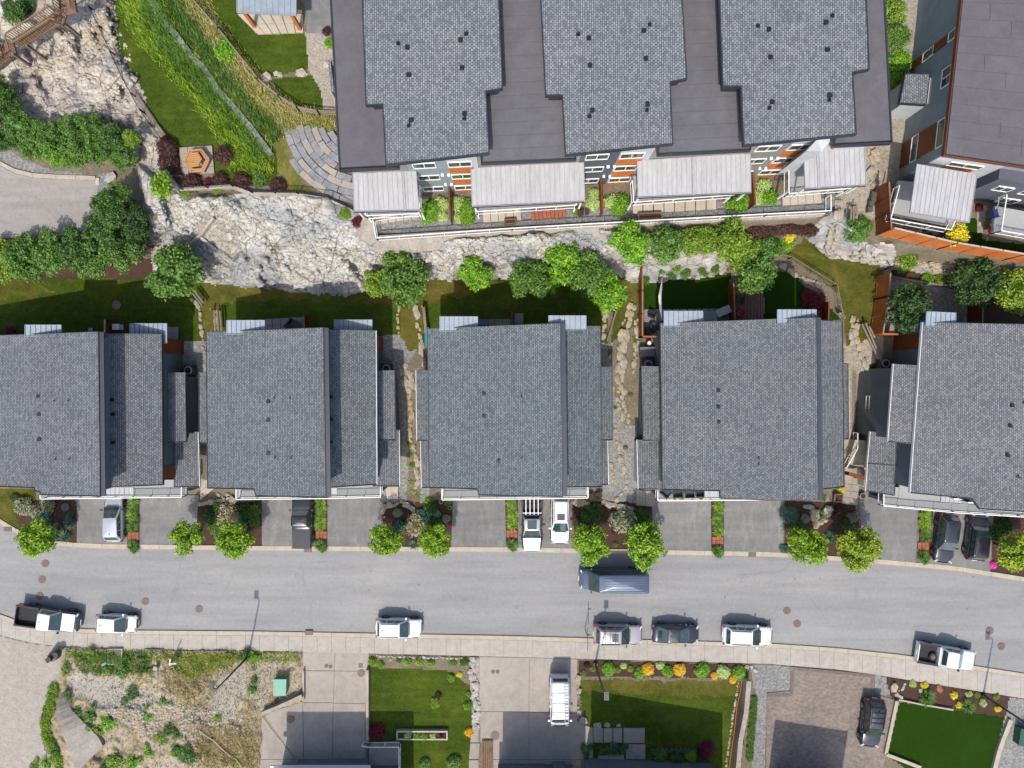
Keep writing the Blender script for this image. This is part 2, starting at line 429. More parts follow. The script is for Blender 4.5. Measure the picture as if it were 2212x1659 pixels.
M_cedar_lt = layered('orange_cedar', [(0.3, C(196, 108, 50, .58)), (0.7, C(216, 130, 70, .58))], [(0.3, C(180, 96, 44, .58)), (0.75, C(226, 146, 88, .58))], 0.6, 6, rough=0.65, bstr=0.2, bdist=0.01)
M_cedar_tan = layered('honey_cedar', stops((0.3, (200, 140, 84)), (0.7, (224, 168, 108))), stops((0.3, (186, 126, 74)), (0.75, (232, 180, 124))), 0.6, 6, rough=0.65, bstr=0.2, bdist=0.01)
M_cedar_cap = layered('faded_cedar', stops((0.3, (160, 108, 76)), (0.7, (184, 130, 96))), stops((0.3, (146, 96, 68)), (0.75, (196, 144, 110))), 0.6, 6, rough=0.65, bstr=0.2, bdist=0.01)
M_siding = layered('dark_siding', [(0.3, C(90, 98, 106, .8)), (0.7, C(102, 110, 118, .8))], [(0.3, C(86, 94, 102, .8)), (0.75, C(106, 114, 122, .8))], 0.3, 5, rough=0.7, bstr=0.1, bdist=0.01)
M_siding_lt = layered('pale_blue_siding', stops((0.3, (150, 166, 172)), (0.7, (164, 180, 186))), stops((0.3, (146, 162, 168)), (0.75, (168, 184, 190))), 0.3, 5, rough=0.7, bstr=0.1, bdist=0.01)
M_wall_w = layered('white_siding', stops((0.3, (200, 206, 212)), (0.7, (216, 220, 224))), stops((0.3, (196, 202, 208)), (0.75, (220, 224, 228))), 0.3, 5, rough=0.7, bstr=0.1, bdist=0.01)
M_wall_g = layered('grey_siding', stops((0.3, (148, 146, 144)), (0.7, (164, 162, 158))), stops((0.3, (144, 142, 140)), (0.75, (168, 166, 162))), 0.3, 5, rough=0.7, bstr=0.1, bdist=0.01)
M_wall_d = layered('slate_blue_siding', stops((0.3, (96, 100, 114)), (0.7, (108, 112, 126))), stops((0.3, (92, 96, 110)), (0.75, (112, 116, 130))), 0.3, 5, rough=0.7, bstr=0.1, bdist=0.01)
M_glass = plain('window_glass', C(84, 100, 100, 0.35), 0.08, spec=0.8, var=0.3, vs=1.0)
M_rail_glass = plain('rail_glass', C(150, 168, 172, 0.5), 0.1, spec=0.6, var=0.05, alpha=0.16)
M_metal_roof = layered('pale_metal_roof', stops((0.3, (200, 201, 206)), (0.5, (216, 217, 221)), (0.7, (230, 230, 232))), stops((0.3, (176, 177, 180)), (0.75, (220, 220, 222))), 0.7, 5, rough=0.45, bstr=0.1, bdist=0.01, scale=(3, 0.5, 1))
M_metal_blue = layered('blue_grey_metal_roof', stops((0.3, (160, 174, 190)), (0.7, (180, 192, 206))), stops((0.3, (154, 168, 184)), (0.75, (188, 200, 212))), 0.7, 5, rough=0.4, bstr=0.1, bdist=0.01)
M_seam = plain('dark_seam', C(96, 104, 118), 0.5)
M_seam_lt = plain('pale_seam', C(190, 190, 194), 0.5)
M_deck = plain('deck_coating', C(186, 188, 188), 0.7, var=0.06)
M_patio = layered('patio_slab', stops((0.3, (168, 158, 148)), (0.7, (190, 180, 168))), stops((0.3, (156, 148, 138)), (0.75, (198, 188, 176))), 0.5, 6, bstr=0.2, bdist=0.01)
M_patio_lt = layered('pale_patio_slab', stops((0.3, (206, 194, 176)), (0.7, (222, 210, 192))), stops((0.3, (190, 178, 160)), (0.75, (228, 218, 200))), 0.5, 6, bstr=0.2, bdist=0.01)
M_patio_red = layered('red_paver', stops((0.3, (172, 100, 74)), (0.7, (192, 120, 92))), stops((0.3, (156, 88, 64)), (0.75, (206, 136, 108))), 0.5, 6, bstr=0.2, bdist=0.01)
M_brown_board = layered('brown_decking', stops((0.3, (124, 98, 84)), (0.7, (146, 118, 102))), stops((0.3, (112, 88, 74)), (0.75, (156, 130, 114))), 0.5, 5, bstr=0.2, bdist=0.01)
M_grey_wood = layered('weathered_wood', stops((0.3, (138, 124, 108)), (0.7, (180, 166, 148))), stops((0.3, (116, 102, 88)), (0.75, (192, 180, 164))), 0.8, 6, bstr=0.3, bdist=0.02)
M_stair_wood = layered('brown_stair_wood', stops((0.3, (132, 100, 80)), (0.7, (160, 128, 106))), stops((0.3, (112, 84, 66)), (0.75, (176, 146, 122))), 0.8, 6, bstr=0.3, bdist=0.02)
M_black = plain('black_metal', C(30, 31, 34), 0.45, var=0.2)
M_plastic = plain('black_plastic', C(44, 45, 48), 0.5, var=0.2)
M_rust = plain('rusty_iron', C(142, 112, 100), 0.7, var=0.25, vs=9)
M_iron = plain('worn_iron', C(104, 98, 94), 0.6, var=0.25, vs=9)
M_green_box = plain('green_painted_metal', C(96, 176, 152), 0.45, var=0.05)
M_green_dk = plain('dark_green_metal', C(40, 96, 78), 0.45, var=0.1)
M_red = plain('red_fabric', C(176, 44, 48), 0.7, var=0.1)
M_blue = plain('blue_plastic', C(28, 140, 180), 0.5, var=0.1)
M_navy = plain('navy_plastic', C(30, 60, 120), 0.5, var=0.1)
M_wicker = plain('charcoal_wicker', C(66, 68, 74), 0.7, var=0.25, vs=12)
M_pot = plain('brown_pot', C(92, 66, 54), 0.6, var=0.15)
M_tyre = plain('tyre_rubber', C(34, 34, 36), 0.8, var=0.15)
M_rim = plain('alloy_rim', C(170, 172, 176), 0.3, 0.7, var=0.1)
M_chrome = plain('chrome', C(206, 208, 212), 0.2, 0.9, var=0.05)
M_lamp_red = plain('red_lens', C(190, 30, 28), 0.2, var=0.05)
M_lamp_clear = plain('clear_lens', C(210, 216, 222), 0.1, var=0.05)
M_carglass = plain('tinted_car_glass', C(66, 94, 94, 0.36), 0.04, spec=1.0, var=0.4, vs=2.0)
M_dirt_dark = plain('bed_liner', C(48, 48, 50), 0.8, var=0.25, vs=5)
def paint(name, col, rough=0.28, metal=0.0):
    return plain(name, col, rough, metal, 0.5, 0.03, 1.0, coat=0.6)
M_p_white = paint('white_paint', C(240, 242, 246, 0.66))
M_p_silver = paint('silver_paint', C(186, 190, 198, 0.72), 0.3, 0.35)
M_p_champ = paint('champagne_paint', C(180, 174, 178, 0.72), 0.3, 0.3)
M_p_black = paint('black_paint', C(34, 36, 42, 0.6))
M_p_char = paint('charcoal_paint', C(60, 64, 74, 0.52), 0.28, 0.3)
M_p_plum = paint('plum_black_paint', C(44, 38, 50, 0.6))
M_p_blue = paint('steel_blue_paint', C(98, 114, 142, 0.52), 0.32, 0.3)

# ---- foliage
def leafmat(name, dark, mid, light, k=0.98, trans=0.25):
    m, nt, b = new_mat(name)
    g = N(nt, 'ShaderNodeNewGeometry')
    v = coords(nt)
    n1 = noise(nt, v, 0.9, 3)
    mx = N(nt, 'ShaderNodeMath', operation='MULTIPLY_ADD')
    nt.links.new(g.outputs['Random Per Island'], mx.inputs[0]); mx.inputs[1].default_value = 0.55
    s2 = N(nt, 'ShaderNodeMath', operation='MULTIPLY'); s2.inputs[1].default_value = 0.5
    nt.links.new(n1, s2.inputs[0]); nt.links.new(s2.outputs[0], mx.inputs[2])
    c = ramp(nt, mx.outputs[0], [(0.15, C(*dark, k)), (0.5, C(*mid, k)), (0.85, C(*light, k))])
    nt.links.new(c, b.inputs['Base Color'])
    b.inputs['Roughness'].default_value = 0.55
    b.inputs['Specular IOR Level'].default_value = 0.35
    tr = N(nt, 'ShaderNodeBsdfTranslucent'); ms = N(nt, 'ShaderNodeMixShader'); ms.inputs[0].default_value = trans
    nt.links.new(c, tr.inputs[0])
    out = nt.nodes['Material Output']
    nt.links.new(b.outputs[0], ms.inputs[1]); nt.links.new(tr.outputs[0], ms.inputs[2]); nt.links.new(ms.outputs[0], out.inputs[0])
    return m
L = {
 'lime': leafmat('lime_leaves', (54, 86, 16), (104, 140, 26), (158, 190, 52)),
 'bright': leafmat('bright_leaves', (52, 92, 16), (96, 144, 28), (148, 190, 60)),
 'mid': leafmat('mid_green_leaves', (42, 74, 24), (76, 112, 40), (118, 150, 66)),
 'dark': leafmat('dark_green_leaves', (30, 56, 22), (58, 90, 34), (94, 130, 52)),
 'deep': leafmat('deep_green_leaves', (24, 44, 20), (46, 72, 32), (74, 104, 48)),
 'olive': leafmat('olive_leaves', (58, 84, 20), (100, 130, 34), (150, 170, 58)),
 'silver': leafmat('silver_green_leaves', (74, 86, 66), (126, 134, 104), (176, 178, 142)),
 'tan': leafmat('faded_flower_leaves', (94, 92, 66), (146, 138, 104), (184, 174, 136)),
 'varieg': leafmat('variegated_leaves', (112, 140, 66), (168, 192, 112), (214, 226, 160)),
 'purple': leafmat('dark_purple_leaves', (36, 24, 22), (66, 40, 36), (96, 58, 48)),
 'red': leafmat('crimson_leaves', (52, 14, 26), (92, 24, 42), (140, 36, 56)),
 'gold': leafmat('golden_leaves', (176, 130, 20), (220, 172, 34), (240, 204, 70)),
 'yellow': leafmat('yellow_leaves', (160, 150, 24), (214, 198, 40), (240, 226, 80)),
 'blue': leafmat('blue_spruce_leaves', (36, 66, 54), (64, 100, 82), (100, 136, 112)),
 'pink': leafmat('pink_petals', (190, 40, 140), (222, 60, 170), (240, 120, 200)),
 'autumn': leafmat('green_orange_leaves', (64, 90, 20), (118, 144, 34), (172, 182, 52)),
 'grass': leafmat('tall_grass_blades', (66, 100, 20), (112, 146, 36), (170, 188, 70)),
 'grassd': leafmat('dark_grass_blades', (36, 72, 26), (66, 106, 42), (106, 146, 62)),
 'dry': leafmat('straw_blades', (130, 114, 70), (172, 152, 104), (208, 194, 150)),
}
M_trunk = layered('tree_bark', stops((0.3, (84, 70, 58)), (0.7, (120, 104, 88))), stops((0.3, (62, 50, 42)), (0.75, (132, 116, 100))), 1.5, 6, bstr=0.6, bdist=0.03)

# ---------------------------------------------------------------- the land: one raster of regions, split into objects
STEP = 3.5
gx = np.arange(-150, 2362 + 1, STEP); gy = np.arange(-110, 1770 + 1, STEP)
NX, NY = len(gx), len(gy)
PX, PY = np.meshgrid(gx, gy)
def vnoise(x, y, seed):
    """cheap smooth value noise"""
    r = np.random.default_rng(seed).random((64, 64))
    xi = np.floor(x).astype(int); yi = np.floor(y).astype(int)
    fx = x - xi; fy = y - yi
    fx = fx * fx * (3 - 2 * fx); fy = fy * fy * (3 - 2 * fy)
    a = r[xi % 64, yi % 64]; b = r[(xi + 1) % 64, yi % 64]; c = r[xi % 64, (yi + 1) % 64]; d = r[(xi + 1) % 64, (yi + 1) % 64]
    return (a * (1 - fx) + b * fx) * (1 - fy) + (c * (1 - fx) + d * fx) * fy
def fbm(x, y, seed, oct=4, ridged=False):
    s = 0; amp = 1; tot = 0
    for i in range(oct):
        n = vnoise(x * 2 ** i + 17 * i, y * 2 ** i + 5 * i, seed + i)
        if ridged: n = 1 - np.abs(2 * n - 1)
        s = s + n * amp; tot += amp; amp *= 0.55
    return s / tot
def inpoly(x, y, poly):
    res = np.zeros(x.shape, bool)
    n = len(poly)
    for i in range(n):
        x1, y1 = poly[i]; x2, y2 = poly[(i + 1) % n]
        if y1 == y2: continue
        c = ((y1 > y) != (y2 > y)) & (x < (x2 - x1) * (y - y1) / (y2 - y1) + x1)
        res ^= c
    return res
def band(line, w):
    """polygon round a picture-space polyline, w wide"""
    p = [Vector(q) for q in line]; Lf = []; R = []
    for i, q in enumerate(p):
        d = (p[min(i + 1, len(p) - 1)] - p[max(i - 1, 0)]).normalized(); nrm = Vector((-d.y, d.x)) * w / 2
        Lf.append(tuple(q + nrm)); R.append(tuple(q - nrm))
    return Lf + R[::-1]
NK = [(-150, 1060), (-60, 1098), (0, 1131), (45, 1158), (90, 1172), (140, 1181), (220, 1185), (553, 1189), (1106, 1192), (1440, 1198), (1659, 1202), (1800, 1211), (1900, 1218), (2060, 1232), (2212, 1256), (2362, 1284)]
SK = [(-150, 1266), (-60, 1305), (0, 1327), (40, 1342), (100, 1353), (180, 1359), (290, 1362), (553, 1364), (1106, 1374), (1659, 1390), (1809, 1400), (1949, 1415), (2121, 1441), (2212, 1455), (2362, 1482)]
SW = [(-150, 1306), (-60, 1346), (0, 1372), (60, 1387), (130, 1397), (200, 1400), (290, 1402), (553, 1406), (1106, 1419), (1659, 1434), (1809, 1446), (1889, 1457), (2074, 1487), (2212, 1509), (2362, 1536)]
def iy(line, x):
    return float(np.interp(x, [a for a, b in line], [b for a, b in line]))
REG = [  # (name, material, polygon, wobble of its edge in px)
 ('planting_soil', M_soil, None, 0),
 ('lawn', M_lawn, [(-150, 596), (330, 592), (440, 600), (640, 615), (900, 590), (1310, 590), (1312, 740), (1210, 790), (-150, 790)], 3),
 ('lawn', M_lawn_dry, [(-150, 590), (60, 600), (120, 625), (60, 640), (-150, 640)], 12),
 ('lawn', M_lawn_dry, [(440, 605), (660, 625), (810, 628), (860, 640), (850, 655), (640, 645), (445, 650)], 8),
 ('lawn', M_lawn_dry, [(915, 600), (1000, 590), (1090, 600), (1000, 640), (925, 655), (890, 690), (880, 640)], 8),
 ('lawn', M_lawn_dry, [(435, 640), (476, 640), (480, 720), (440, 735)], 4),
 ('lawn', M_lawn_dry, [(862, 640), (920, 640), (905, 760), (865, 760)], 4),
 ('lawn', M_lawn_dry, [(1312, 590), (1388, 600), (1386, 700), (1362, 730), (1345, 800), (1318, 820), (1322, 700)], 4),
 ('gravel_patch', M_gravel, [(385, 732), (445, 738), (445, 815), (395, 815)], 3),
 ('gravel_patch', M_gravel, [(817, 724), (862, 722), (884, 755), (886, 1075), (865, 1085), (817, 1082)], 3),
 ('gravel_path', M_gravel, [(860, 760), (925, 750), (925, 1090), (862, 1090)], 3),
 ('gravel_path', M_gravel, [(1300, 740), (1390, 740), (1440, 1095), (1300, 1095)], 3),
 ('gravel_path', M_gravel_b, [(1822, 740), (1905, 720), (1905, 800), (1870, 930), (1900, 1090), (1770, 1090), (1822, 1040)], 3),
 ('rocky_soil', M_soil, [(1318, 745), (1385, 690), (1390, 800), (1372, 920), (1345, 920), (1322, 840)], 5),
 ('rocky_soil', M_soil, [(878, 790), (905, 740), (922, 740), (905, 1090), (878, 1090)], 4),
 ('lawn', M_turf, [(1388, 600), (1575, 590), (1575, 668), (1388, 668)], 2),
 ('lawn', M_turf, [(1648, 580), (1700, 585), (1770, 640), (1815, 690), (1648, 700)], 3),
 ('lawn', M_lawn_dry, [(1690, 548), (1738, 512), (1782, 552), (1898, 566), (1902, 640), (1890, 730), (1828, 745), (1822, 690), (1805, 630), (1755, 590)], 4),
 ('gravel_yard', M_gravel_b, [(1905, 570), (2240, 640), (2240, 720), (1905, 720)], 3),
 ('gravel_yard', M_gravel, [(1926, 598), (2095, 620), (2085, 705), (1920, 700)], 2),
 ('planting_bed', M_bark, [(1926, 582), (1990, 585), (2100, 612), (2212, 640), (2300, 660), (2300, 700), (2085, 700), (2095, 620), (1926, 598)], 3),
 ('lawn', M_turf, [(2085, 470), (2119, 472), (2118, 515), (2362, 545), (2362, 572), (2085, 530)], 1),
 ('planting_bed', M_bark, [(1903, 480), (2090, 492), (2110, 535), (1903, 505)], 3),
 ('gravel_yard', M_gravel_b, [(1870, 300), (1975, -110), (2060, -110), (1990, 300), (1950, 480), (1903, 490), (1885, 470), (1845, 480), (1800, 400)], 3),
 ('gravel_yard', M_gravel_b, [(2108, 440), (2130, 440), (2122, 500), (2108, 500)], 1),
 ('gravel_strip', M_gravel, [(805, 470), (1800, 425), (1800, 460), (1659, 472), (1106, 502), (812, 512)], 1),
 ('car_park', M_carpark, [(-150, 352), (0, 356), (30, 372), (70, 382), (208, 387), (210, 520), (-150, 520)], 1),
 ('gravel_strip', M_gravel, [(-150, 295), (0, 310), (45, 340), (110, 366), (210, 376), (245, 370), (250, 430), (212, 430), (208, 387), (70, 382), (30, 372), (0, 356), (-150, 352)], 2),
 ('planting_bed', M_bark, [(-150, 520), (210, 520), (330, 560), (330, 600), (-150, 604)], 3),
 ('rock_outcrop', M_rock_w, [(-150, -110), (238, -110), (235, 30), (258, 120), (300, 200), (330, 260), (358, 300), (372, 330), (340, 380), (330, 420), (300, 390), (285, 330), (290, 270), (200, 245), (140, 270), (60, 255), (15, 165), (-150, 130)], 6),
 ('rock_outcrop', M_rock, [(300, 380), (335, 330), (390, 400), (390, 430), (460, 425), (540, 415), (640, 416), (700, 424), (765, 452), (800, 500), (818, 528), (1200, 500), (1330, 495), (1345, 590), (1385, 612), (1345, 600), (1320, 590), (1250, 585), (1110, 592), (1085, 604), (1000, 600), (960, 604), (900, 600), (800, 622), (740, 634), (640, 630), (500, 614), (440, 607), (330, 580), (318, 480)], 6),
 ('rock_outcrop', M_rock, [(1330, 505), (1540, 525), (1590, 545), (1560, 590), (1440, 606), (1392, 612), (1340, 600)], 5),
 ('rock_outcrop', M_rock, [(1760, 480), (1840, 430), (1850, 470), (1845, 520), (1930, 528), (1935, 555), (1898, 575), (1780, 552), (1740, 515)], 4),
 ('rock_outcrop', M_rock_w, [(1930, 560), (2000, 568), (2100, 575), (2212, 590), (2212, 605), (2100, 600), (1990, 590), (1930, 580)], 4),
 ('pebble_patch', M_gravel, [(432, 462), (470, 440), (515, 485), (520, 545), (500, 565), (425, 510)], 4),
 ('gravel_patch', M_gravel, [(412, 512), (430, 520), (500, 570), (498, 598), (445, 604), (410, 560)], 3),
 ('lawn', M_lawn, [(237, 25), (262, -20), (275, -110), (470, -110), (600, 300), (600, 400), (500, 395), (465, 375), (385, 375), (362, 312), (350, 290), (290, 170), (245, 90)], 2),
 ('grass_slope', M_slope, [(330, -110), (410, -110), (560, 165), (640, 226), (727, 240), (727, 285), (660, 305), (600, 330), (520, 245), (420, 110)], 4),
 ('grass_slope', M_slope, [(585, 300), (620, 300), (625, 335), (650, 390), (680, 412), (612, 412), (600, 370)], 4),
 ('lawn', M_lawn, [(400, -110), (520, -110), (548, 70), (655, 70), (668, 80), (668, 145), (570, 168), (520, 120), (440, 30)], 2),
 ('lawn', M_lawn, [(586, 168), (676, 162), (690, 190), (698, 232), (640, 228), (600, 200)], 2),
 ('gravel_patch', M_gravel_b, [(658, 68), (725, 70), (730, 240), (698, 236), (690, 190), (664, 150)], 2),
 ('asphalt_strip', M_drive, [(650, -110), (718, -110), (722, 72), (660, 70)], 1),
 ('lawn', M_lawn_dry, [(-150, 1052), (78, 1054), (68, 1110), (48, 1152), (0, 1128), (-150, 1060)], 1),
 ('planting_bed', M_bark, [(75, 1076), (160, 1078), (168, 1100), (168, 1190), (100, 1180), (48, 1155), (30, 1100)], 2),
 ('planting_bed', M_bark, [(425, 1085), (565, 1078), (568, 1195), (370, 1195), (385, 1150), (425, 1120)], 2),
 ('planting_bed', M_bark, [(825, 1085), (975, 1080), (980, 1120), (968, 1195), (800, 1195), (822, 1130)], 2),
 ('planting_bed', M_bark, [(1233, 1080), (1410, 1085), (1412, 1120), (1430, 1205), (1240, 1200)], 2),
 ('planting_bed', M_bark, [(1692, 1080), (1845, 1085), (1870, 1215), (1692, 1210)], 2),
 ('planting_bed', M_bark, [(2146, 1110), (2362, 1120), (2362, 1290), (2212, 1265), (2135, 1245)], 2),
 ('gravel_lot', M_gravel_lot, [(-150, 1300), (0, 1370), (130, 1396), (132, 1480), (118, 1510), (90, 1600), (130, 1770), (-150, 1770)], 2),
 ('rubble_lot', M_wild, [(132, 1396), (652, 1408), (654, 1510), (565, 1545), (550, 1770), (130, 1770), (95, 1600), (120, 1505)], 2),
 ('sandy_patch', M_gravel_lot, [(150, 1455), (235, 1458), (330, 1490), (300, 1530), (200, 1520), (150, 1500)], 12),
 ('sandy_patch', M_gravel_lot, [(440, 1440), (520, 1430), (545, 1500), (500, 1560), (450, 1545)], 14),
 ('sandy_patch', M_gravel_b, [(555, 1415), (600, 1412), (590, 1460), (565, 1545), (545, 1520)], 8),
 ('lawn', M_lawn, [(797, 1412), (1030, 1416), (1030, 1770), (797, 1770)], 2),
 ('planting_bed', M_soil, [(797, 1412), (1035, 1418), (1035, 1480), (1005, 1480), (975, 1450), (940, 1445), (800, 1440)], 3),
 ('gravel_strip', M_gravel_b, [(1015, 1420), (1034, 1420), (1036, 1565), (1018, 1565), (1014, 1480)], 1),
 ('lawn', M_lawn_dry, [(1255, 1465), (1600, 1470), (1600, 1530), (1500, 1520), (1255, 1495)], 5),
 ('lawn', M_lawn, [(1255, 1492), (1600, 1505), (1590, 1770), (1255, 1770)], 8),
 ('planting_bed', M_bark, [(1247, 1424), (1612, 1434), (1612, 1465), (1500, 1462), (1250, 1460)], 2),
 ('planting_bed', M_bark, [(1600, 1470), (1618, 1470), (1610, 1560), (1596, 1659), (1590, 1770), (1565, 1770), (1585, 1560)], 1),
 ('gravel_strip', M_gravel, [(1618, 1434), (1706, 1438), (1706, 1492), (1655, 1495), (1650, 1659), (1640, 1770), (1620, 1770), (1630, 1500)], 1),
 ('gravel_patch', M_gravel, [(1889, 1456), (1915, 1460), (1930, 1500), (1888, 1500)], 1),
 ('planting_bed', M_bark, [(1912, 1460), (2190, 1505), (2175, 1560), (1925, 1510)], 2),
 ('lawn', M_turf, [(1941, 1515), (2172, 1548), (2140, 1659), (2110, 1770), (1915, 1630)], 0),
 ('gravel_yard', M_gravel, [(2180, 1505), (2362, 1530), (2362, 1770), (2120, 1770), (2150, 1620)], 1),
]
wobx = (fbm(PX / 22, PY / 22, 3) - 0.5) * 2; woby = (fbm(PX / 22, PY / 22, 9) - 0.5) * 2
LAB = np.zeros(PX.shape, int)
for i, (nm, mt, poly, wob) in enumerate(REG):
    if poly is None: continue
    LAB[inpoly(PX + wobx * wob * 1.6, PY + woby * wob * 1.6, poly)] = i
nk = np.interp(PX, [a for a, b in NK], [b for a, b in NK]); swl = np.interp(PX, [a for a, b in SW], [b for a, b in SW])
ROADM = (PY > nk - 6) & (PY < swl - 1)
Z = zf(PX, PY)
rockmask = np.zeros(PX.shape)
for i, r in enumerate(REG):
    if r[0] == 'rock_outcrop': rockmask[LAB == i] = 1
def blur(a, k):
    for _ in range(k):
        a = (np.roll(a, 1, 0) + np.roll(a, -1, 0) + np.roll(a, 1, 1) + np.roll(a, -1, 1) + a * 2) / 6
    return a
rm = blur(rockmask, 5)
# blocky bedrock: angular facets from a few Voronoi-like planes plus ridged noise
cell = 34.0
ux = PX * 0.8 + PY * 0.6 + 14 * wobx; uy = -PX * 0.6 + PY * 0.8 + 14 * woby
def facets(ux, uy, cell, seed, amp, crease=0.12):
    r = np.random.default_rng(seed)
    gxn, gyn = 128, 128
    jx = r.random((gxn, gyn)); jy = r.random((gxn, gyn)); hh = r.random((gxn, gyn)); sx = r.normal(0, 1, (gxn, gyn)); sy = r.normal(0, 1, (gxn, gyn))
    cx = ux / cell; cy = uy / (cell * 0.6)
    ix = np.floor(cx).astype(int); iy_ = np.floor(cy).astype(int)
    best = np.full(ux.shape, 1e9); out = np.zeros(ux.shape); second = np.full(ux.shape, 1e9)
    for dx in (-1, 0, 1):
        for dy in (-1, 0, 1):
            jx_ = (ix + dx) % gxn; jy_ = (iy_ + dy) % gyn
            qx = ix + dx + jx[jx_, jy_]; qy = iy_ + dy + jy[jx_, jy_]
            d = (cx - qx) ** 2 + (cy - qy) ** 2
            h = hh[jx_, jy_] + 0.45 * (sx[jx_, jy_] * (cx - qx) + sy[jx_, jy_] * (cy - qy))
            nb = d < best
            second = np.where(nb, best, np.minimum(second, d))
            out = np.where(nb, h, out); best = np.where(nb, d, best)
    edge = np.clip((np.sqrt(second) - np.sqrt(best)) * 6, 0, 1)
    return amp * (out * 1.0 - (1 - edge) * crease)
rock_h = blur(facets(ux, uy, 85, 5, 1.1, 0.0), 2) + blur(facets(ux, uy * .5, 40, 8, 0.26, .1), 1) + facets(ux, uy * .4, 15, 12, 0.035) + (fbm(PX / 70, PY / 70, 21, 3) - 0.5) * 1.2 + (fbm(ux / 60, uy / 16, 23, 3, True) - 0.5) * 0.28
Z = Z + rm * (rock_h - 0.2) + (1 - rm) * (fbm(PX / 14, PY / 14, 31) - 0.5) * 0.10 * (PY < 1075) + (PY >= 1075) * 0.04
wildm = np.zeros(PX.shape)
for i, r in enumerate(REG):
    if r[0] == 'rubble_lot': wildm[LAB == i] = 1
wildm = blur(wildm, 6)
Z = Z + wildm * ((fbm(PX / 30, PY / 30, 41, 5) - 0.35) * 0.9 + facets(ux, uy, 14, 15, 0.10))
Z = np.where(ROADM, -0.15, Z)
KK = (CAM_H - Z) / F
VCO = np.stack([(PX - CX) * KK, (CY - PY) * KK, Z], -1).reshape(-1, 3)
ii, jj = np.meshgrid(np.arange(NY - 1), np.arange(NX - 1), indexing='ij')
quads = np.stack([ii * NX + jj, (ii + 1) * NX + jj, (ii + 1) * NX + jj + 1, ii * NX + jj + 1], -1).reshape(-1, 4)
qlab = LAB[:-1, :-1].reshape(-1)
for i, (nm, mt, poly, wob) in enumerate(REG):
    q = quads[qlab == i]
    if len(q) == 0: continue
    u, inv = np.unique(q, return_inverse=True)
    smooth = nm not in ('rock_outcrop',)
    tag(link(nm, np_mesh(nm, VCO[u], inv.reshape(-1, 4), mt, smooth)), kind='structure')
def land_z(px, py):
    j = int(round((px - gx[0]) / STEP)); i = int(round((py - gy[0]) / STEP))
    i = min(max(i, 0), NY - 1); j = min(max(j, 0), NX - 1)
    return float(Z[i, j])
# far land, reaching well past the picture on all sides
fx = np.concatenate([[-6000, -3500, -2000, -1200, -700, -400], np.arange(-150, 2363, 90), [2600, 3000, 3600, 4600, 7000]])
fy = np.concatenate([[-6000, -3500, -2000, -1200, -600, -300], np.arange(-110, 1771, 90), [2000, 2400, 3000, 4200, 7000]])
FX, FY = np.meshgrid(fx, fy)
FZ = zf(FX, FY) - 1.2
inside = (FX > -140) & (FX < 2350) & (FY > -100) & (FY < 1760)
FZ = np.where(inside, np.minimum(FZ - 1.5, -0.6), FZ + 0.9)
k = (CAM_H - FZ) / F
co = np.stack([(FX - CX) * k, (CY - FY) * k, FZ], -1).reshape(-1, 3)
a, b_ = len(fy), len(fx)
ii, jj = np.meshgrid(np.arange(a - 1), np.arange(b_ - 1), indexing='ij')
fq = np.stack([ii * b_ + jj, (ii + 1) * b_ + jj, (ii + 1) * b_ + jj + 1, ii * b_ + jj + 1], -1).reshape(-1, 4)
tag(link('ground', np_mesh('ground', co, fq, M_lawn_dry, True)), kind='structure')

# ---------------------------------------------------------------- road, kerbs, sidewalk
xs = list(range(-400, 2700, 50))
def ext(line, x):
    if x < line[0][0]:
        (x0, y0), (x1, y1) = line[0], line[1]; return y0 + (x - x0) * (y1 - y0) / (x1 - x0)
    if x > line[-1][0]:
        (x0, y0), (x1, y1) = line[-2], line[-1]; return y1 + (x - x1) * (y1 - y0) / (x1 - x0)
    return iy(line, x)
mb = MB()
top = [W(x, ext(NK, x), 0) for x in xs] + [W(x, ext(SK, x) + 2, 0) for x in xs[::-1]]
n = len(xs)
mb.add(top, [(i, 2 * n - 1 - i, 2 * n - 2 - i, i + 1) for i in range(n - 1)])
structure('road', mb, M_road)
def run(name, x0, x1, step, lower, upper, z, h, mat, holder, gap=0.35, jit=0.0):
    """row of separate slabs between two picture-space lines"""
    x = x0
    while x < x1:
        xe = min(x + step * (1 + random.uniform(-jit, jit)), x1)
        a = x + gap; b = xe - gap
        m_ = (a + b) / 2
        pts = [W(a, upper(a), z), W(m_, upper(m_), z), W(b, upper(b), z), W(b, lower(b), z), W(m_, lower(m_), z), W(a, lower(a), z)]
        MB().prism(pts, z - h).build(name, mat, holder)
        x = xe
sub = MB()
top = [W(x, ext(SK, x) + 0.5, 0.04) for x in xs] + [W(x, ext(SW, x), 0.04) for x in xs[::-1]]
sub.add(top, [(i, 2 * n - 1 - i, 2 * n - 2 - i, i + 1) for i in range(n - 1)])
M_joint = plain('joint_grit', C(160, 150, 138), 0.9)
sidewalk = structure('sidewalk', sub, M_joint)
run('paving_slab', -90, 2300, 31, lambda x: iy(SW, x), lambda x: iy(SK, x) + 9.2, 0.10, 0.09, M_walk, sidewalk, 0.22)
kb = MB()
kb.add([W(x, ext(SK, x) + 1.5, 0.045) for x in xs] + [W(x, ext(SK, x) + 8.5, 0.045) for x in xs[::-1]], [(i, 2 * n - 1 - i, 2 * n - 2 - i, i + 1) for i in range(n - 1)])
kerb_s = structure('kerb', kb, M_joint)
run('kerb_stone', -90, 2300, 62, lambda x: iy(SK, x) + 8.8, lambda x: iy(SK, x), 0.105, 0.1, M_kerb, kerb_s, 0.25)
kb = MB()
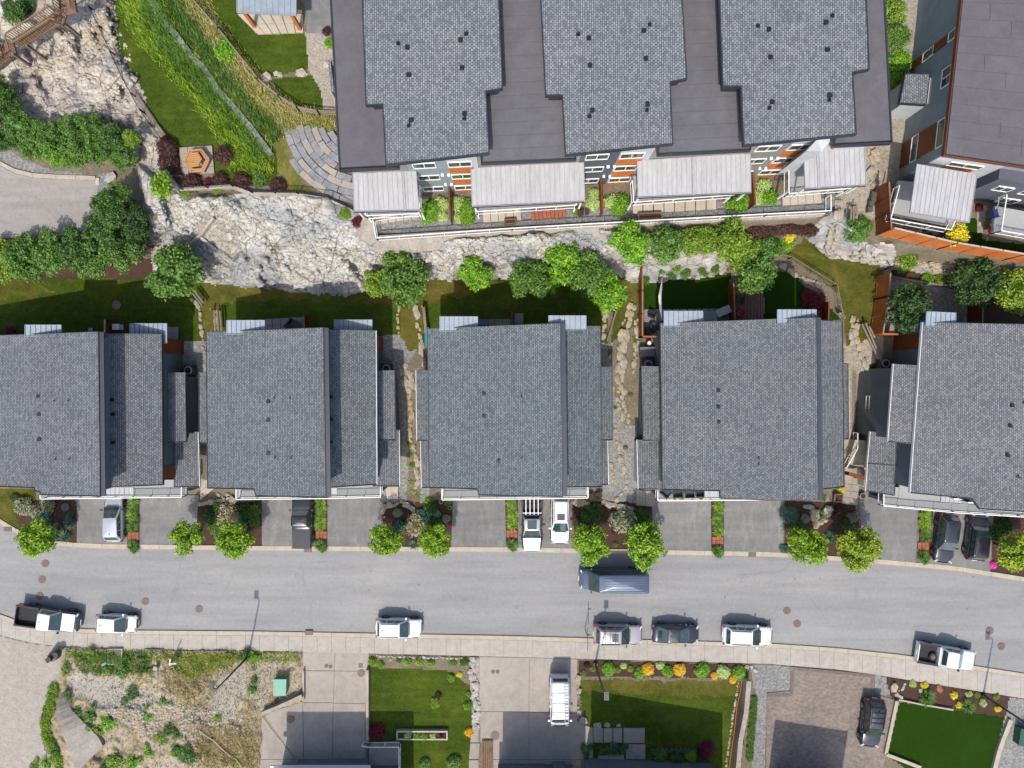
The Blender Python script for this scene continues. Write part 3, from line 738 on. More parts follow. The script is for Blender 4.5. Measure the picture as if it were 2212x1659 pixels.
kb.add([W(x, ext(NK, x) - 8, 0.02) for x in xs] + [W(x, ext(NK, x) - 1, 0.02) for x in xs[::-1]], [(i, 2 * n - 1 - i, 2 * n - 2 - i, i + 1) for i in range(n - 1)])
kerb_n = structure('kerb', kb, M_joint)
run('kerb_stone', -90, 2300, 62, lambda x: iy(NK, x), lambda x: iy(NK, x) - 9.5, 0.12, 0.12, M_kerb, kerb_n, 0.25)
def ppoly(pts, z, h=0.1):
    return MB().prism([W(x, y, z) for x, y in pts], z - h)
# asphalt driveways of the row of houses
drives = [[(166, 1070), (275, 1070), (275, 1178), (272, 1187), (166, 1185)], [(300, 1070), (430, 1070), (425, 1130), (372, 1186), (300, 1187)],
          [(565, 1070), (678, 1070), (676, 1190), (566, 1189)], [(702, 1070), (828, 1070), (824, 1130), (806, 1190), (702, 1190)],
          [(978, 1070), (1096, 1070), (1098, 1192), (975, 1191)], [(1118, 1070), (1234, 1070), (1236, 1195), (1118, 1193)],
          [(1408, 1075), (1536, 1072), (1536, 1200), (1440, 1198), (1410, 1150)], [(1564, 1072), (1692, 1072), (1692, 1204), (1564, 1202)],
          [(1850, 1050), (1985, 1075), (1978, 1224), (1905, 1218), (1862, 1150)], [(2010, 1085), (2146, 1095), (2138, 1242), (2000, 1227)]]
for d in drives:
    d = [(x, min(y, iy(NK, x) - 9.2)) if y > 1170 else (x, y) for x, y in d]
    structure('driveway', ppoly(d, 0.10, 0.12), M_drive)
# kerb round the upper car park
ck = [(-90, 344), (0, 352), (30, 368), (70, 378), (120, 381), (206, 384)]
carkerb = structure('kerb', MB().add([GP(x, y, 0.02) for x, y in ck] + [GP(x, y + 6, 0.02) for x, y in ck[::-1]], [(i, 11 - i, 10 - i, i + 1) for i in range(5)]), M_iron)
for i in range(5):
    (xa, ya), (xb, yb) = ck[i], ck[i + 1]
    m = MB(); ns = max(1, int((xb - xa) / 40))
    for s_ in range(ns):
        t0, t1 = s_ / ns, (s_ + 1) / ns - 0.008
        q = [GP(xa + (xb - xa) * t, ya + (yb - ya) * t - o_, 0.14) for t, o_ in ((t0, 4), (t1, 4), (t1, -5), (t0, -5))]
        MB().prism(q, min(p[2] for p in q) - 0.3).build('kerb_stone', M_kerb, carkerb)
MB().prism([GP(206, 384, .13), GP(214, 384, .13), GP(214, 560, .13), GP(206, 540, .13)], 5).build('kerb_stone', M_kerb, carkerb)
MB().prism([GP(-90, 506, .13), GP(60, 507, .13), GP(60, 513, .13), GP(-90, 513, .13)], 5).build('kerb_stone', M_kerb, carkerb)
# ---------------------------------------------------------------- building helpers
def R3(pts):
    """picture points with their own height -> world points"""
    return [W(x, y, z) for x, y, z in pts]
def roof(parent, pts, mat, thick=0.22, fmat=None, white=(), name='roof', over=0.05):
    p = R3(pts); n = len(p)
    r = MB().prism([Vector((q.x, q.y, q.z - 0.02)) for q in p], [q.z - thick for q in p]).build(name, mat, parent)
    out = inset(p, -over)
    for i in range(n):
        a, b = out[i], out[(i + 1) % n]; ai, bi = p[i], p[(i + 1) % n]
        m = MB()
        up = 0.05
        m.add([(a.x, a.y, a.z + up), (b.x, b.y, b.z + up), (bi.x, bi.y, bi.z + up), (ai.x, ai.y, ai.z + up),
               (a.x, a.y, a.z - thick - .04), (b.x, b.y, b.z - thick - .04), (bi.x, bi.y, bi.z - thick - .04), (ai.x, ai.y, ai.z - thick - .04)],
              [(0, 1, 2, 3), (7, 6, 5, 4), (0, 4, 5, 1), (1, 5, 6, 2), (2, 6, 7, 3), (3, 7, 4, 0)])
        m.build('gutter' if i in white else 'fascia', M_gutter if i in white else (fmat or M_fascia), parent)
    return r
def walls(parent, pts, z0, mat, d=0.4, drop=0.24, name='wall'):
    p = inset(R3(pts), d)
    return p, MB().prism([Vector((q.x, q.y, q.z - drop)) for q in p], z0).build(name, mat, parent)
def window(parent, c, u, w, h, fmat=None, mull=True, nz=None):
    """window at world point c on a wall running along unit vector u (outward normal to its right)"""
    c = Vector(c); u = Vector(u).normalized(); nrm = Vector((u.y, -u.x, 0)); up = Vector((0, 0, 1))
    def bx(m, cu, cz, su, sz, dn, sn):
        o = c + u * cu + up * cz + nrm * dn
        vs = [o + u * (i * su / 2) + up * (k_ * sz / 2) + nrm * (j * sn / 2) for k_ in (-1, 1) for j in (-1, 1) for i in (-1, 1)]
        m.add(vs, [(0, 2, 3, 1), (4, 5, 7, 6), (0, 1, 5, 4), (2, 6, 7, 3), (0, 4, 6, 2), (1, 3, 7, 5)])
    m = MB(); t = 0.06
    bx(m, 0, h / 2, w + t, t, .03, .1); bx(m, 0, -h / 2, w + t, t, .03, .1); bx(m, -w / 2, 0, t, h, .03, .1); bx(m, w / 2, 0, t, h, .03, .1)
    if mull: bx(m, 0, 0, t, h, .03, .09)
    f = m.build('window', fmat or M_trim, parent)
    for s_ in ((-1, 1) if mull else (0,)):
        g = MB(); ww = w / 2 - t if mull else w - t
        bx(g, s_ * w / 4, 0, ww, h - t, .02, .03)
        g.build('pane', M_glass, f)
    return f
def panel(parent, a, b, z0, z1, mat, off=0.03, name='cladding_panel', th=0.05):
    """flat panel on a wall from plan point a to b"""
    a = Vector((a[0], a[1], 0)); b = Vector((b[0], b[1], 0)); u = (b - a).normalized(); nrm = Vector((u.y, -u.x, 0))
    q = [a + nrm * off, b + nrm * off, b + nrm * (off + th), a + nrm * (off + th)]
    z1 = z1 if hasattr(z1, '__len__') else (z1, z1)
    return MB().prism([Vector((p.x, p.y, z)) for p, z in zip(q, (z1[0], z1[1], z1[1], z1[0]))], z0).build(name, mat, parent)
def railing(name, pts, label, z, h=1.05, parent=None, mat=None, glass=True, n_mid=1.25, group=None, cat='railing', bar=0.07):
    """pts = plan world points; top rail, bottom rail, posts and panes"""
    mat = mat or M_trim
    t = parent if parent is not None else thing(name, label, cat, (pts[0][0], pts[0][1], z), group)
    hold = t
    for (a, b) in zip(pts[:-1], pts[1:]):
        a = Vector(a[:2]).to_3d(); b = Vector(b[:2]).to_3d(); d = b - a; L_ = d.length
        if L_ < .05: continue
        e = Vector((0, 0, 1))
        MB().bar(a + e * (z + h), b + e * (z + h), bar, 0.07).build('rail', mat, hold)
        MB().bar(a + e * (z + .1), b + e * (z + .1), 0.05, 0.05).build('rail', mat, hold)
        k = max(1, round(L_ / n_mid))
        for i in range(k + 1):
            p = a + d * (i / k)
            MB().box((p.x, p.y, z + h / 2), (.07, .07, h)).build('post', mat, hold)
            if glass and i < k:
                q = a + d * ((i + .06) / k); r_ = a + d * ((i + .94) / k)
                MB().bar(q + e * (z + h * .55), r_ + e * (z + h * .55), .015, h * .78).build('glass_panel', M_rail_glass, hold)
    return t
def awning(parent, q, z, pitch=0.09, mat=None, seam=None, legs=True, name='awning', zg=3.0, th=.08, div=(), slope=0.0):
    """ribbed metal canopy; q = 4 picture corners (tl, tr, br, bl)"""
    mat = mat or M_metal_blue; seam = seam or M_seam
    zz = [z, z, z - slope, z - slope]
    p = [W(x, y, k_) for (x, y), k_ in zip(q, zz)]
    t = MB().prism([Vector(v) for v in p], [v.z - th for v in p]).build(name, mat, parent)
    w = (p[1] - p[0]).length
    n_ = max(2, int(round(w / pitch)))
    for i in range(1, n_):
        f = i / n_
        a = p[0].lerp(p[1], f) + Vector((0, 0, .02)); b = p[3].lerp(p[2], f) + Vector((0, 0, .02))
        MB().bar(a, b, .022 if seam is M_seam_lt else .03, .05).build('rib', seam, t)
    for f in div:
        a = p[0].lerp(p[1], f) + Vector((0, 0, .05)); b = p[3].lerp(p[2], f) + Vector((0, 0, .05))
        MB().bar(a, b, .14, .1).build('flashing', M_seam_lt, t)
    m = MB()
    for i in range(4):
        m.bar(p[i] + Vector((0, 0, .01)), p[(i + 1) % 4] + Vector((0, 0, .01)), .035, .14)
    m.build('frame', mat if seam is M_seam else M_seam_lt, t)
    return t
def vent(parent, x, y, z, s=0.23, mat=None):
    p = W(x, y, z)
    return MB().box((p.x, p.y, z + .06), (s, s * .85, .16)).box((p.x, p.y, z + .15), (s * 1.25, s * 1.1, .04)).build('roof_vent', mat or M_black, parent)
def pipe(parent, x, y, z):
    p = W(x, y, z)
    return MB().disc((p.x, p.y, z + .15), .05, .4, 8).box((p.x, p.y, z + .02), (.22, .22, .05)).build('vent_pipe', M_seam, parent)
def zplane(pts, x, y):
    """height of a pitched roof at a picture x between its left and right edges"""
    xs_ = [p[0] for p in pts]; lo = min(pts, key=lambda p: p[0]); hi = max(pts, key=lambda p: p[0])
    return lo[2] + (hi[2] - lo[2]) * (x - lo[0]) / (hi[0] - lo[0])

M_edge_band = plain('slate_edge_band', C(62, 70, 84), 0.5)
def house(label, spec):
    hi = spec['high']; cx = sum(p[0] for p in hi) / len(hi)
    base = W(cx, 900, 0)
    t = thing('duplex_house', label, 'house', base, 'grey roofed duplex houses along the street')
    sh = spec['mat']
    roof(t, hi, sh, white=spec.get('hw', ()))
    pw, _ = walls(t, hi, -0.3, M_siding, 0.35, .26)
    if 'low' in spec:
        a, b = W(*hi[-8 if len(hi) == 9 else 1]), W(*hi[-7 if len(hi) == 9 else 2])
        if len(hi) == 9: a, b = W(*hi[2]), W(*hi[3])
        o_ = Vector((.24, 0, -.12)); MB().bar(a + o_, b + o_, .36, .14).build('edge_band', M_edge_band, t)  # dark slate bar just outside the right edge of the high roof
    if 'low' in spec:
        roof(t, spec['low'], sh, white=spec.get('lw', ()))
        walls(t, spec['low'], -0.3, M_siding, 0.32, .26)
    for (pts, wh, wallm) in spec.get('sides', []):
        roof(t, pts, sh, white=wh, thick=.18)
        if wallm: walls(t, pts, -0.2, wallm, 0.28, .2)
    for x, y in spec.get('vents', []): vent(t, x, y, zplane(hi, x, y))
    for x, y in spec.get('pipes', []): pipe(t, x, y, zplane(hi, x, y))
    for x, y in spec.get('lvents', []): vent(t, x, y, zplane(spec['low'], x, y))
    # front: deck over the garages, garage doors
    d = spec['deck']
    dp = [W(x, y, 3.05) for x, y in d]
    deck = MB().prism(dp, 2.75).build('balcony_floor', M_deck, t)
    a, b = d[-1], d[-2]      # front edge left, right
    f0 = W(a[0], a[1], 3.05); f1 = W(b[0], b[1], 3.05); u = (f1 - f0); u.z = 0; Lf = u.length; u.normalize()
    back = Vector((-u.y, u.x, 0)) * 0.5
    wl = MB(); wl.bar(f0 + back + Vector((0, 0, -1.75)), f1 + back + Vector((0, 0, -1.75)), .3, 2.9); wl.build('wall', M_siding, t)
    for f in spec.get('garage', (.2, .78)):
        c = f0 + u * (Lf * f) + back * .65
        g = MB().bar(Vector((c.x, c.y, 1.15)) - u * 2.3, Vector((c.x, c.y, 1.15)) + u * 2.3, .08, 2.3).build('garage_door', M_wall_w, t)
        for k_ in range(4):
            MB().bar(Vector((c.x, c.y - .05, .35 + k_ * .55)) - u * 2.2, Vector((c.x, c.y - .05, .35 + k_ * .55)) + u * 2.2, .03, .45).build('garage_panel', M_trim, g)
    rl = [W(x, y, 4.1) for x, y in spec['rail']]
    railing('railing', rl, None, 3.05, 1.05, parent=t, n_mid=1.7)
    for q, z, pt in spec.get('awn', []): awning(t, q, z, pt, slope=.12)
    for q, z, pt in spec.get('fawn', []): awning(t, q, z, pt, M_metal_roof, M_seam_lt)
    for a, b, z0, z1, m_ in spec.get('panels', []):
        pa = W(a[0], a[1], a[2]); pb = W(b[0], b[1], b[2]); panel(t, pa, pb, z0, z1, m_)
    for (x, y, z), (ux, uy), w, h in spec.get('wins', []):
        window(t, W(x, y, z), (ux, uy, 0), w, h, mull=w > 1.0)
    # rear and front windows (not seen from above, real all the same)
    ns = [(p.x, p.y) for p in pw]
    xl = min(p[0] for p in ns); xr = max(p[0] for p in ns); yt = min(p.y for p in pw if p.y > 2) if any(p.y > 2 for p in pw) else 5
    for f in (.15, .38, .62, .85):
        for z in (5.2, 7.2):
            x = xl + (xr - xl) * f
            ytop = np.interp(x, *zip(*sorted([(p.x, p.y) for p in pw if p.y > 0])))
            ybot = np.interp(x, *zip(*sorted([(p.x, p.y) for p in pw if p.y < 0])))
            if z < 6 or f > .3:
                window(t, (x, ytop, z), (-1, 0, 0), 1.5, 1.1)
                window(t, (x, ybot, z), (1, 0, 0), 1.5, 1.1)
    return t
ZL, ZR = 8.1, 11.3
h1 = house('leftmost grey roofed duplex, cut by the left edge of the picture', dict(mat=M_sh[0],
    high=[(-190, 733, 6.6), (0, 725, 9.0), (212, 717, ZR), (216, 1072, ZR), (87, 1068, 10), (87, 1062, 10), (75, 1060, 9.9), (75, 1053, 9.9), (-190, 1044, 6.6)],
    low=[(227, 721, 9.2), (349, 723, 7.7), (351, 1047, 7.7), (230, 1052, 9.2)], lw=(),
    sides=[([(340, 806, 6.2), (400, 806, 5.7), (402, 954, 5.7), (342, 955, 6.2)], (), M_siding),
           ([(377, 935, 4.9), (428, 934, 4.4), (431, 1051, 4.4), (377, 1052, 4.9)], (1,), None)],
    vents=[(85, 856), (86, 895), (86, 949)], pipes=[(119, 866), (150, 866), (121, 992), (151, 992)], lvents=[(244, 863), (245, 895), (246, 956)],
    deck=[(87, 1040), (403, 1036), (403, 1070), (87, 1077)], rail=[(87, 1068), (87, 1078), (392, 1074), (392, 1052)], garage=(.38, .83),
    awn=[([(55, 702), (133, 702), (133, 724), (55, 727)], 9.9, .42), ([(281, 699), (361, 699), (361, 741), (281, 741)], 7.3, .42)],
    fawn=[([(218, 1053), (289, 1053), (289, 1070), (218, 1070)], 6.0, .42)],
    panels=[((342, 760, 7.7), (342, 729, 7.7), 3, 7.2, M_cedar), ((343, 1040, 7.7), (343, 1011, 7.7), 3, 7.2, M_cedar)],
    wins=[((394, 880, 4.2), (0, 1), .6, 1.0)]))
h2 = house('second duplex from the left in the street row, with a black pickup on its driveway', dict(mat=M_sh[1],
    high=[(446, 718, ZL), (698, 708, ZR), (703, 1074, ZR), (553, 1071, 9.4), (549, 1056, 9.4), (449, 1054, ZL)],
    low=[(703, 712, 9.2), (812, 715, 7.7), (814, 1046, 7.7), (705, 1053, 9.2)], lw=(1,),
    sides=[([(805, 801, 6.2), (852, 801, 5.8), (854, 950, 5.8), (805, 951, 6.2)], (), M_siding),
           ([(806, 930, 4.9), (862, 929, 4.4), (863, 1050, 4.4), (806, 1050, 4.9)], (1,), None),
           ([(430, 805, 5.9), (452, 805, 6.1), (453, 957, 6.1), (431, 957, 5.9)], (), M_siding)],
    vents=[(580, 868), (580, 908), (580, 980)], pipes=[(593, 861), (627, 861), (594, 990), (629, 990)], lvents=[(716, 858), (716, 906), (716, 954)],
    deck=[(510, 1040), (825, 1036), (825, 1071), (510, 1077)], rail=[(510, 1056), (510, 1079), (704, 1077), (822, 1074), (822, 1052)], garage=(.3, .8),
    awn=[([(490, 692), (572, 692), (572, 720), (490, 722)], 9.2, .42), ([(722, 691), (804, 691), (804, 720), (722, 720)], 7.4, .42)],
    fawn=[([(704, 1054), (728, 1054), (728, 1070), (704, 1070)], 4.4, 2.0)],
    panels=[((805, 752, 7.7), (805, 722, 7.7), 3, 7.2, M_cedar)],
    wins=[((847, 880, 4.4), (0, 1), 1.2, .5)]))
h3 = house('middle duplex in the street row, above the parked ladder rack pickup and white wagon', dict(mat=M_sh[2],
    high=[(924, 711, ZL), (1210, 698.5, ZR), (1215, 1073, ZR), (1034, 1069, 9.4), (1031, 1056, 9.4), (928, 1053, ZL)],
    low=[(1214, 705, 9.2), (1297, 705, 7.9), (1300, 1051, 7.9), (1217, 1052, 9.2)], lw=(),
    sides=[([(899, 800, 5.9), (930, 800, 6.2), (932, 952, 6.2), (901, 951, 5.9)], (3,), M_siding),
           ([(909, 952, 4.6), (934, 952, 5), (934, 1053, 5), (911, 1053, 4.6)], (3,), M_wall_g),
           ([(1292, 793, 6.2), (1322, 793, 5.9), (1323, 950, 5.9), (1292, 951, 6.2)], (), M_siding),
           ([(1292, 950, 4.9), (1312, 950, 4.6), (1314, 1046, 4.6), (1292, 1048, 4.9)], (1,), M_wall_g)],
    vents=[(1045, 851), (1045, 899), (1077, 996)], pipes=[(1126, 859), (1127, 991)],
    deck=[(953, 1040), (1272, 1036), (1272, 1074), (953, 1078)], rail=[(955, 1056), (955, 1080), (1270, 1076), (1270, 1052)], garage=(.22, .75),
    awn=[([(950, 684), (1032, 684), (1032, 714), (950, 716)], 8.9, .42), ([(1185, 682), (1266, 682), (1266, 712), (1185, 714)], 10.8, .42)]))
h4 = house('fourth duplex from the left, with dark chairs on its front balcony', dict(mat=M_sh[3],
    high=[(1427, 700, ZL), (1763, 686, ZR), (1768, 1079, ZR), (1659, 1080, 10.0), (1557, 1076, 9.4), (1556, 1060, 9.4), (1432, 1057, ZL)],
    low=[(1766, 692, 9.6), (1819, 695, 8.9), (1823, 1051, 8.9), (1771, 1057, 9.6)], lw=(),
    sides=[([(1386, 792, 5.9), (1434, 792, 6.3), (1438, 952, 6.3), (1390, 951, 5.9)], (), M_siding),
           ([(1376, 951, 4.5), (1436, 953, 5), (1437, 1057, 5), (1379, 1056, 4.5)], (3,), M_wall_w),
           ([(1812, 785, 6.3), (1831, 786, 6.1), (1832, 948, 6.1), (1814, 948, 6.3)], (), M_siding)],
    vents=[(1551, 844), (1551, 879), (1552, 912)], pipes=[(1638, 991), (1638, 1004)],
    deck=[(1420, 1040), (1752, 1036), (1752, 1077), (1420, 1082)], rail=[(1421, 1060), (1421, 1082), (1659, 1080), (1754, 1078)], garage=(.25, .8),
    awn=[([(1434, 672), (1518, 672), (1518, 704), (1434, 706)], 8.6, .42), ([(1679, 669), (1763, 669), (1763, 698), (1679, 700)], 10.8, .42)],
    fawn=[([(1522, 1059), (1552, 1059), (1552, 1076), (1522, 1076)], 4.6, .42)],
    wins=[((1393, 900, 4.6), (0, -1), 1.4, .5)]))
h5 = house('rightmost duplex in the street row, turned slightly, with two dark cars on its driveway', dict(mat=M_sh[4],
    high=[(1993, 697, 8.2), (2212, 701, 9.8), (2420, 706, 11.2), (2420, 1128, 11.2), (2212, 1105, 9.8), (2117, 1099, 9.1), (2101, 1077, 9.0), (1966, 1064, 8.2)], hw=(7,),
    sides=[([(1930, 787, 7.5), (1990, 790, 7.9), (1976, 959, 7.9), (1918, 953, 7.5)], (3,), M_siding),
           ([(1880, 933, 4.8), (1946, 938, 5.2), (1940, 1006, 5.2), (1874, 1000, 4.8)], (3,), None),
           ([(1874, 1001.5, 4.6), (1936, 1007, 4.9), (1931, 1070, 4.9), (1870, 1060, 4.6)], (3,), None)],
    vents=[(2185, 876), (2181, 920), (2176, 984)], pipes=[(2199, 1031), (2210, 871)],
    deck=[(1909, 1050), (2300, 1082), (2300, 1124), (1909, 1092)], rail=[(1909, 1067), (1909, 1093), (2069, 1108), (2212, 1117), (2300, 1124)], garage=(.2, .62),
    awn=[([(2001, 673), (2064, 676), (2064, 704), (1999, 706)], 8.5, .42), ([(1976, 690), (1996, 691), (1994, 718), (1974, 716)], 7.0, .42)],
    fawn=[([(2033, 1072), (2100, 1077), (2099, 1090), (2031, 1086)], 5.2, .42), ([(2117, 1094), (2240, 1104), (2240, 1113), (2117, 1103)], 5.0, .42)],
    panels=[((1999, 718, 8.0), (1996, 765, 8.0), 3, 7.3, M_cedar)]))
# lower wing of the rightmost duplex with its dark west wall
q5 = W(1925.5, 868, 7.5); window(h5, (q5.x + .27, (829.5 - 871) * 67.2 / F, 2.9), (-.04, -1, 0), 1.35, .6, mull=False)
MB().prism([W(1870, 925, 1.6), W(1900, 928, 1.6), W(1898, 1052, 1.6), W(1866, 1050, 1.6)], 0.1).build('entry_landing', M_patio_lt, h5)
pa_, pb_ = W(1965, 1000, 6.4), W(1960, 1062, 6.4)
MB().prism([W(1950, 985, 3.1), W(1985, 985, 3.1), W(1985, 1085, 3.1), W(1940, 1080, 3.1)], 2.8).build('balcony_floor', M_deck, h5)
for k_ in range(9):      # outdoor steps beside the entry
    y0 = 1006 - k_ * 6.2
    MB().prism([W(1830 + k_ * 2.0, y0, 1.4 + k_ * .12), W(1872, y0 + 2, 1.4 + k_ * .12), W(1872, y0 - 5, 1.4 + k_ * .12), W(1831 + k_ * 2, y0 - 6, 1.4 + k_ * .12)], 0.4).build('step', M_patio_lt, h5)
railing('stair_railing', [W(1826, 1010, 2.2), W(1850, 968, 2.2), W(1850, 935, 2.2)], 'white handrail beside the pale outdoor steps left of the rightmost duplex', 1.5, .95, n_mid=1.0)
fr = [W(1829, 1022, 2.0), W(1871, 1034, 2.0)]
tag(MB().bar(fr[0], fr[1], .35, .9).build('planter_wall', M_cedar), 'brown timber front wall at the foot of the pale steps by the rightmost duplex', 'wall')

# ---------------------------------------------------------------- upper apartment building
apt = thing('apartment_building', 'large three storey apartment building with three stepped shingle roofs above the bedrock cliff', 'building', W(1300, 200, 8.2))
ZF, ZS, ZG = 18.0, 19.6, 8.2
flat = [(708, -110, ZF), (713, 0, ZF), (733, 370, ZF), (863, 364, ZF), (861, 325, ZF), (1036, 315, ZF), (1039, 355, ZF), (1245, 346, ZF), (1243, 300, ZF), (1418, 292, ZF), (1420, 336, ZF), (1622, 326, ZF), (1620, 285, ZF), (1797, 276, ZF), (1799, 317, ZF), (1927, 310.5, ZF), (1911, 0, ZF), (1905, -110, ZF)]
fw = R3(flat)
MB().prism([Vector((q.x, q.y, ZF - .06)) for q in fw], ZF - .35).build('roof', M_fascia, apt)
def edge_strip(parent, pts, w, h, mat, name='parapet'):
    n = len(pts)
    for i in range(n):
        MB().bar(pts[i], pts[(i + 1) % n], w, h).build(name, mat, parent)
edge_strip(apt, inset(fw, .06), .12, .24, M_fascia)
def strips(x0, y0, x1, y1, x2, y2, x3, y3, n_, z, mat, parent=apt, split=0, name='membrane_sheet', gap=.014):
    """bands between left edge (x0,y0)->(x3,y3) and right edge (x1,y1)->(x2,y2)"""
    for i in range(n_):
        t0 = i / n_; t1 = (i + 1) / n_ - gap / n_
        q = [(x0 + (x3 - x0) * t0, y0 + (y3 - y0) * t0), (x1 + (x2 - x1) * t0, y1 + (y2 - y1) * t0), (x1 + (x2 - x1) * t1, y1 + (y2 - y1) * t1), (x0 + (x3 - x0) * t1, y0 + (y3 - y0) * t1)]
        zz = z + random.uniform(-.006, .006)
        MB().prism([W(a, b, zz) for a, b in q], z - .08).build(name, mat, parent)
strips(712, -75, 712 + 74, -78, 862, 361, 736, 367.5, 1, ZF + .03, M_membrane)
strips(1070, -78, 1176, -83, 1242, 343, 1042, 352.5, 15, ZF + .03, M_membrane2)
strips(1466, -80, 1560, -84, 1620, 323, 1423, 333, 14, ZF + .03, M_membrane2)
strips(1866, -84, 1906, -86, 1924, 308, 1803, 314.5, 1, ZF + .03, M_membrane)
# south overhang bands
def big(pts, blk, side, zs_=ZS):
    roof(apt, [(x, y, zs_) for x, y in pts], M_sh_apt, thick=.3, over=.08)
    walls(apt, [(x, y - 40 if y > 280 else y, zs_) for x, y in pts], ZF - .1, M_fascia, .25, .3)
big([(780, -110), (1071, -110), (1084, 190), (1048, 197), (1055, 330), (835, 355), (828, 225), (792, 226)], None, 1)
big([(1164, -110), (1466, -110), (1482, 169), (1446, 177), (1452, 310), (1223, 334), (1216, 205), (1180, 205)], None, 0)
big([(1551, -110), (1865, -110), (1876, 149), (1840, 156), (1848, 289), (1608, 313), (1602, 186), (1563, 186)], None, 0)
for x, y in [(880, 104), (995, 88), (883, 163), (998, 148), (888, 261), (1004, 247), (1271, 84), (1390, 68), (1274, 143), (1394, 128), (1279, 240), (1398, 227),
             (1660, 65), (1783, 50), (1663, 125), (1786, 109), (1667, 222), (1791, 207)]: vent(apt, x, y, ZS, .25)
for x, y in [(860, 95), (1007, 74), (883, 272), (1003, 257), (1249, 75), (1403, 54), (1273, 252), (1397, 239), (1637, 57), (1797, 35), (1662, 234), (1791, 217)]:
    p = W(x, y, ZS); MB().box((p.x, p.y, ZS + .04), (.26, .22, .05)).disc((p.x, p.y, ZS + .14), .07, .25, 8).build('vent_pipe', M_black, apt)
def FY(xw): return 16.75 + .0503 * (xw + 4)      # plan line of the south face
def facade(x0, x1, mat, z1=17.7, off=0.0):
    a = (x0, FY(x0) - off); b = (x1, FY(x1) - off)
    return MB().prism([Vector((a[0], a[1], z1)), Vector((b[0], b[1], z1)), Vector((b[0], b[1] + 3, z1)), Vector((a[0], a[1] + 3, z1))], ZG - 1).build('wall', mat, apt)
facade(-11.7, -8.0, M_wall_g)
facade(-7.98, -4.95, M_siding_lt, 19.1, off=.02)
facade(-4.93, -2.6, M_wall_w, 19.1, off=.05)
facade(-2.58, 5.2, M_wall_g)
facade(5.22, 8.1, M_wall_d, 19.1, off=.02)
facade(8.12, 10.6, M_wall_w, 19.1, off=.05)
facade(10.62, 18.0, M_wall_g)
facade(18.02, 20.9, M_wall_g, 19.1, off=.02)
facade(20.92, 23.0, M_wall_w, 19.1, off=.05)
facade(23.02, 26.9, M_wall_w)
MB().prism([Vector((p.x, p.y, ZF - .4)) for p in inset([fw[0], fw[1], fw[2], fw[15], fw[16], fw[17]], 1.2)], ZG - 1).build('wall', M_wall_g, apt)
for xw in (-6.66, 6.45, 19.4):
    for z in (15.9, 12.75, 9.5): window(apt, (xw, FY(xw) - .02, z), (1, .05, 0), 1.7, 1.15)
for xw in (-3.95, 9.1, 21.9):
    for k_, z in enumerate((15.9, 12.75, 9.5)):
        window(apt, (xw, FY(xw) - .05, z), (1, .05, 0), 1.75, 1.15)
        panel(apt, (xw - .95, FY(xw) - .05), (xw + .95, FY(xw) - .02), z - 2.35, z - .72, M_cedar_lt, .02)
for xw in (-5.5, 7.6, 20.5):
    for dx in (0, .5): MB().box((xw + dx, FY(xw) - .15, 13.6), (.22, .2, .2)).build('wall_vent', M_trim, apt)
    for dx in (0, .5): MB().disc((xw + dx, FY(xw) - .15, 11), .12, .2, 8, 'Y').build('wall_lamp', M_trim, apt)
# balconies: canopy, deck and glazed railing
ZA, ZD = 14.6, 11.5
def balcony(q, div, rail, deckq):
    awning(apt, q, ZA, .38, M_metal_roof, M_seam_lt, div=div, slope=.2, name='canopy', th=.12)
    dk = MB().prism([W(x, y, ZD) for x, y in deckq], ZD - .25).build('balcony_floor', M_deck, apt)
    railing('railing', [W(x, y, ZD + 1.05) for x, y in rail], None, ZD, 1.05, parent=apt, n_mid=1.7)
    for x, y in (deckq[2], deckq[3]):
        p = W(x, y, ZD); MB().box((p.x, p.y + .15, (ZD + 8) / 2), (.16, .16, ZD - 8)).build('column', M_trim, apt)
    p0, p1 = W(*q[3], ZA - .2), W(*q[2], ZA - .2)
    for p in (p0, p1): MB().box((p.x + (.2 if p is p0 else -.2), p.y + .2, (ZA + ZD) / 2 - .1), (.12, .12, ZA - ZD - .2)).build('column', M_trim, apt)
    MB().bar(p0 + Vector((0, 0, -.06)), p1 + Vector((0, 0, -.06)), .1, .22).build('canopy_beam', M_fascia, apt)
balcony([(762, 374), (899, 370), (905, 455), (765, 458)], (.79,), [(782, 400), (790, 466), (907, 461), (906, 400)], [(780, 390), (906, 385), (908, 459), (788, 464)])
balcony([(1017, 364), (1261, 349), (1263, 436), (1020, 447)], (.515,), [(1026, 410), (1030, 457), (1245, 443), (1246, 400)], [(1028, 390), (1246, 380), (1246, 440), (1030, 454)])
balcony([(1376, 347), (1621, 332), (1622, 417), (1378, 427)], (.49,), [(1366, 390), (1369, 437), (1586, 421), (1588, 390)], [(1368, 380), (1588, 370), (1588, 419), (1370, 434)])
balcony([(1736, 327), (1867, 317), (1870, 401), (1739, 409)], (.22,), [(1704, 350), (1704, 418), (1835, 407), (1850, 390)], [(1706, 345), (1850, 340), (1846, 404), (1706, 414)])
# stepped wall at the right end
pt = [W(1742, 326, 17.6), W(1766, 300, 17.6), W(1798, 300, 17.6), W(1775, 327, 17.0)]
MB().prism(pt, 12).build('wall', M_wall_w, apt)
MB().bar(W(1799, 317, 17.9), W(1796, 322, 9), .2, .2).build('downpipe', M_cedar, apt)
MB().prism([W(708, 132, 12), W(714, 132, 12), W(723, 199, 12), (W(716, 199, 12))], 8).build('side_canopy', M_sh_apt, apt)

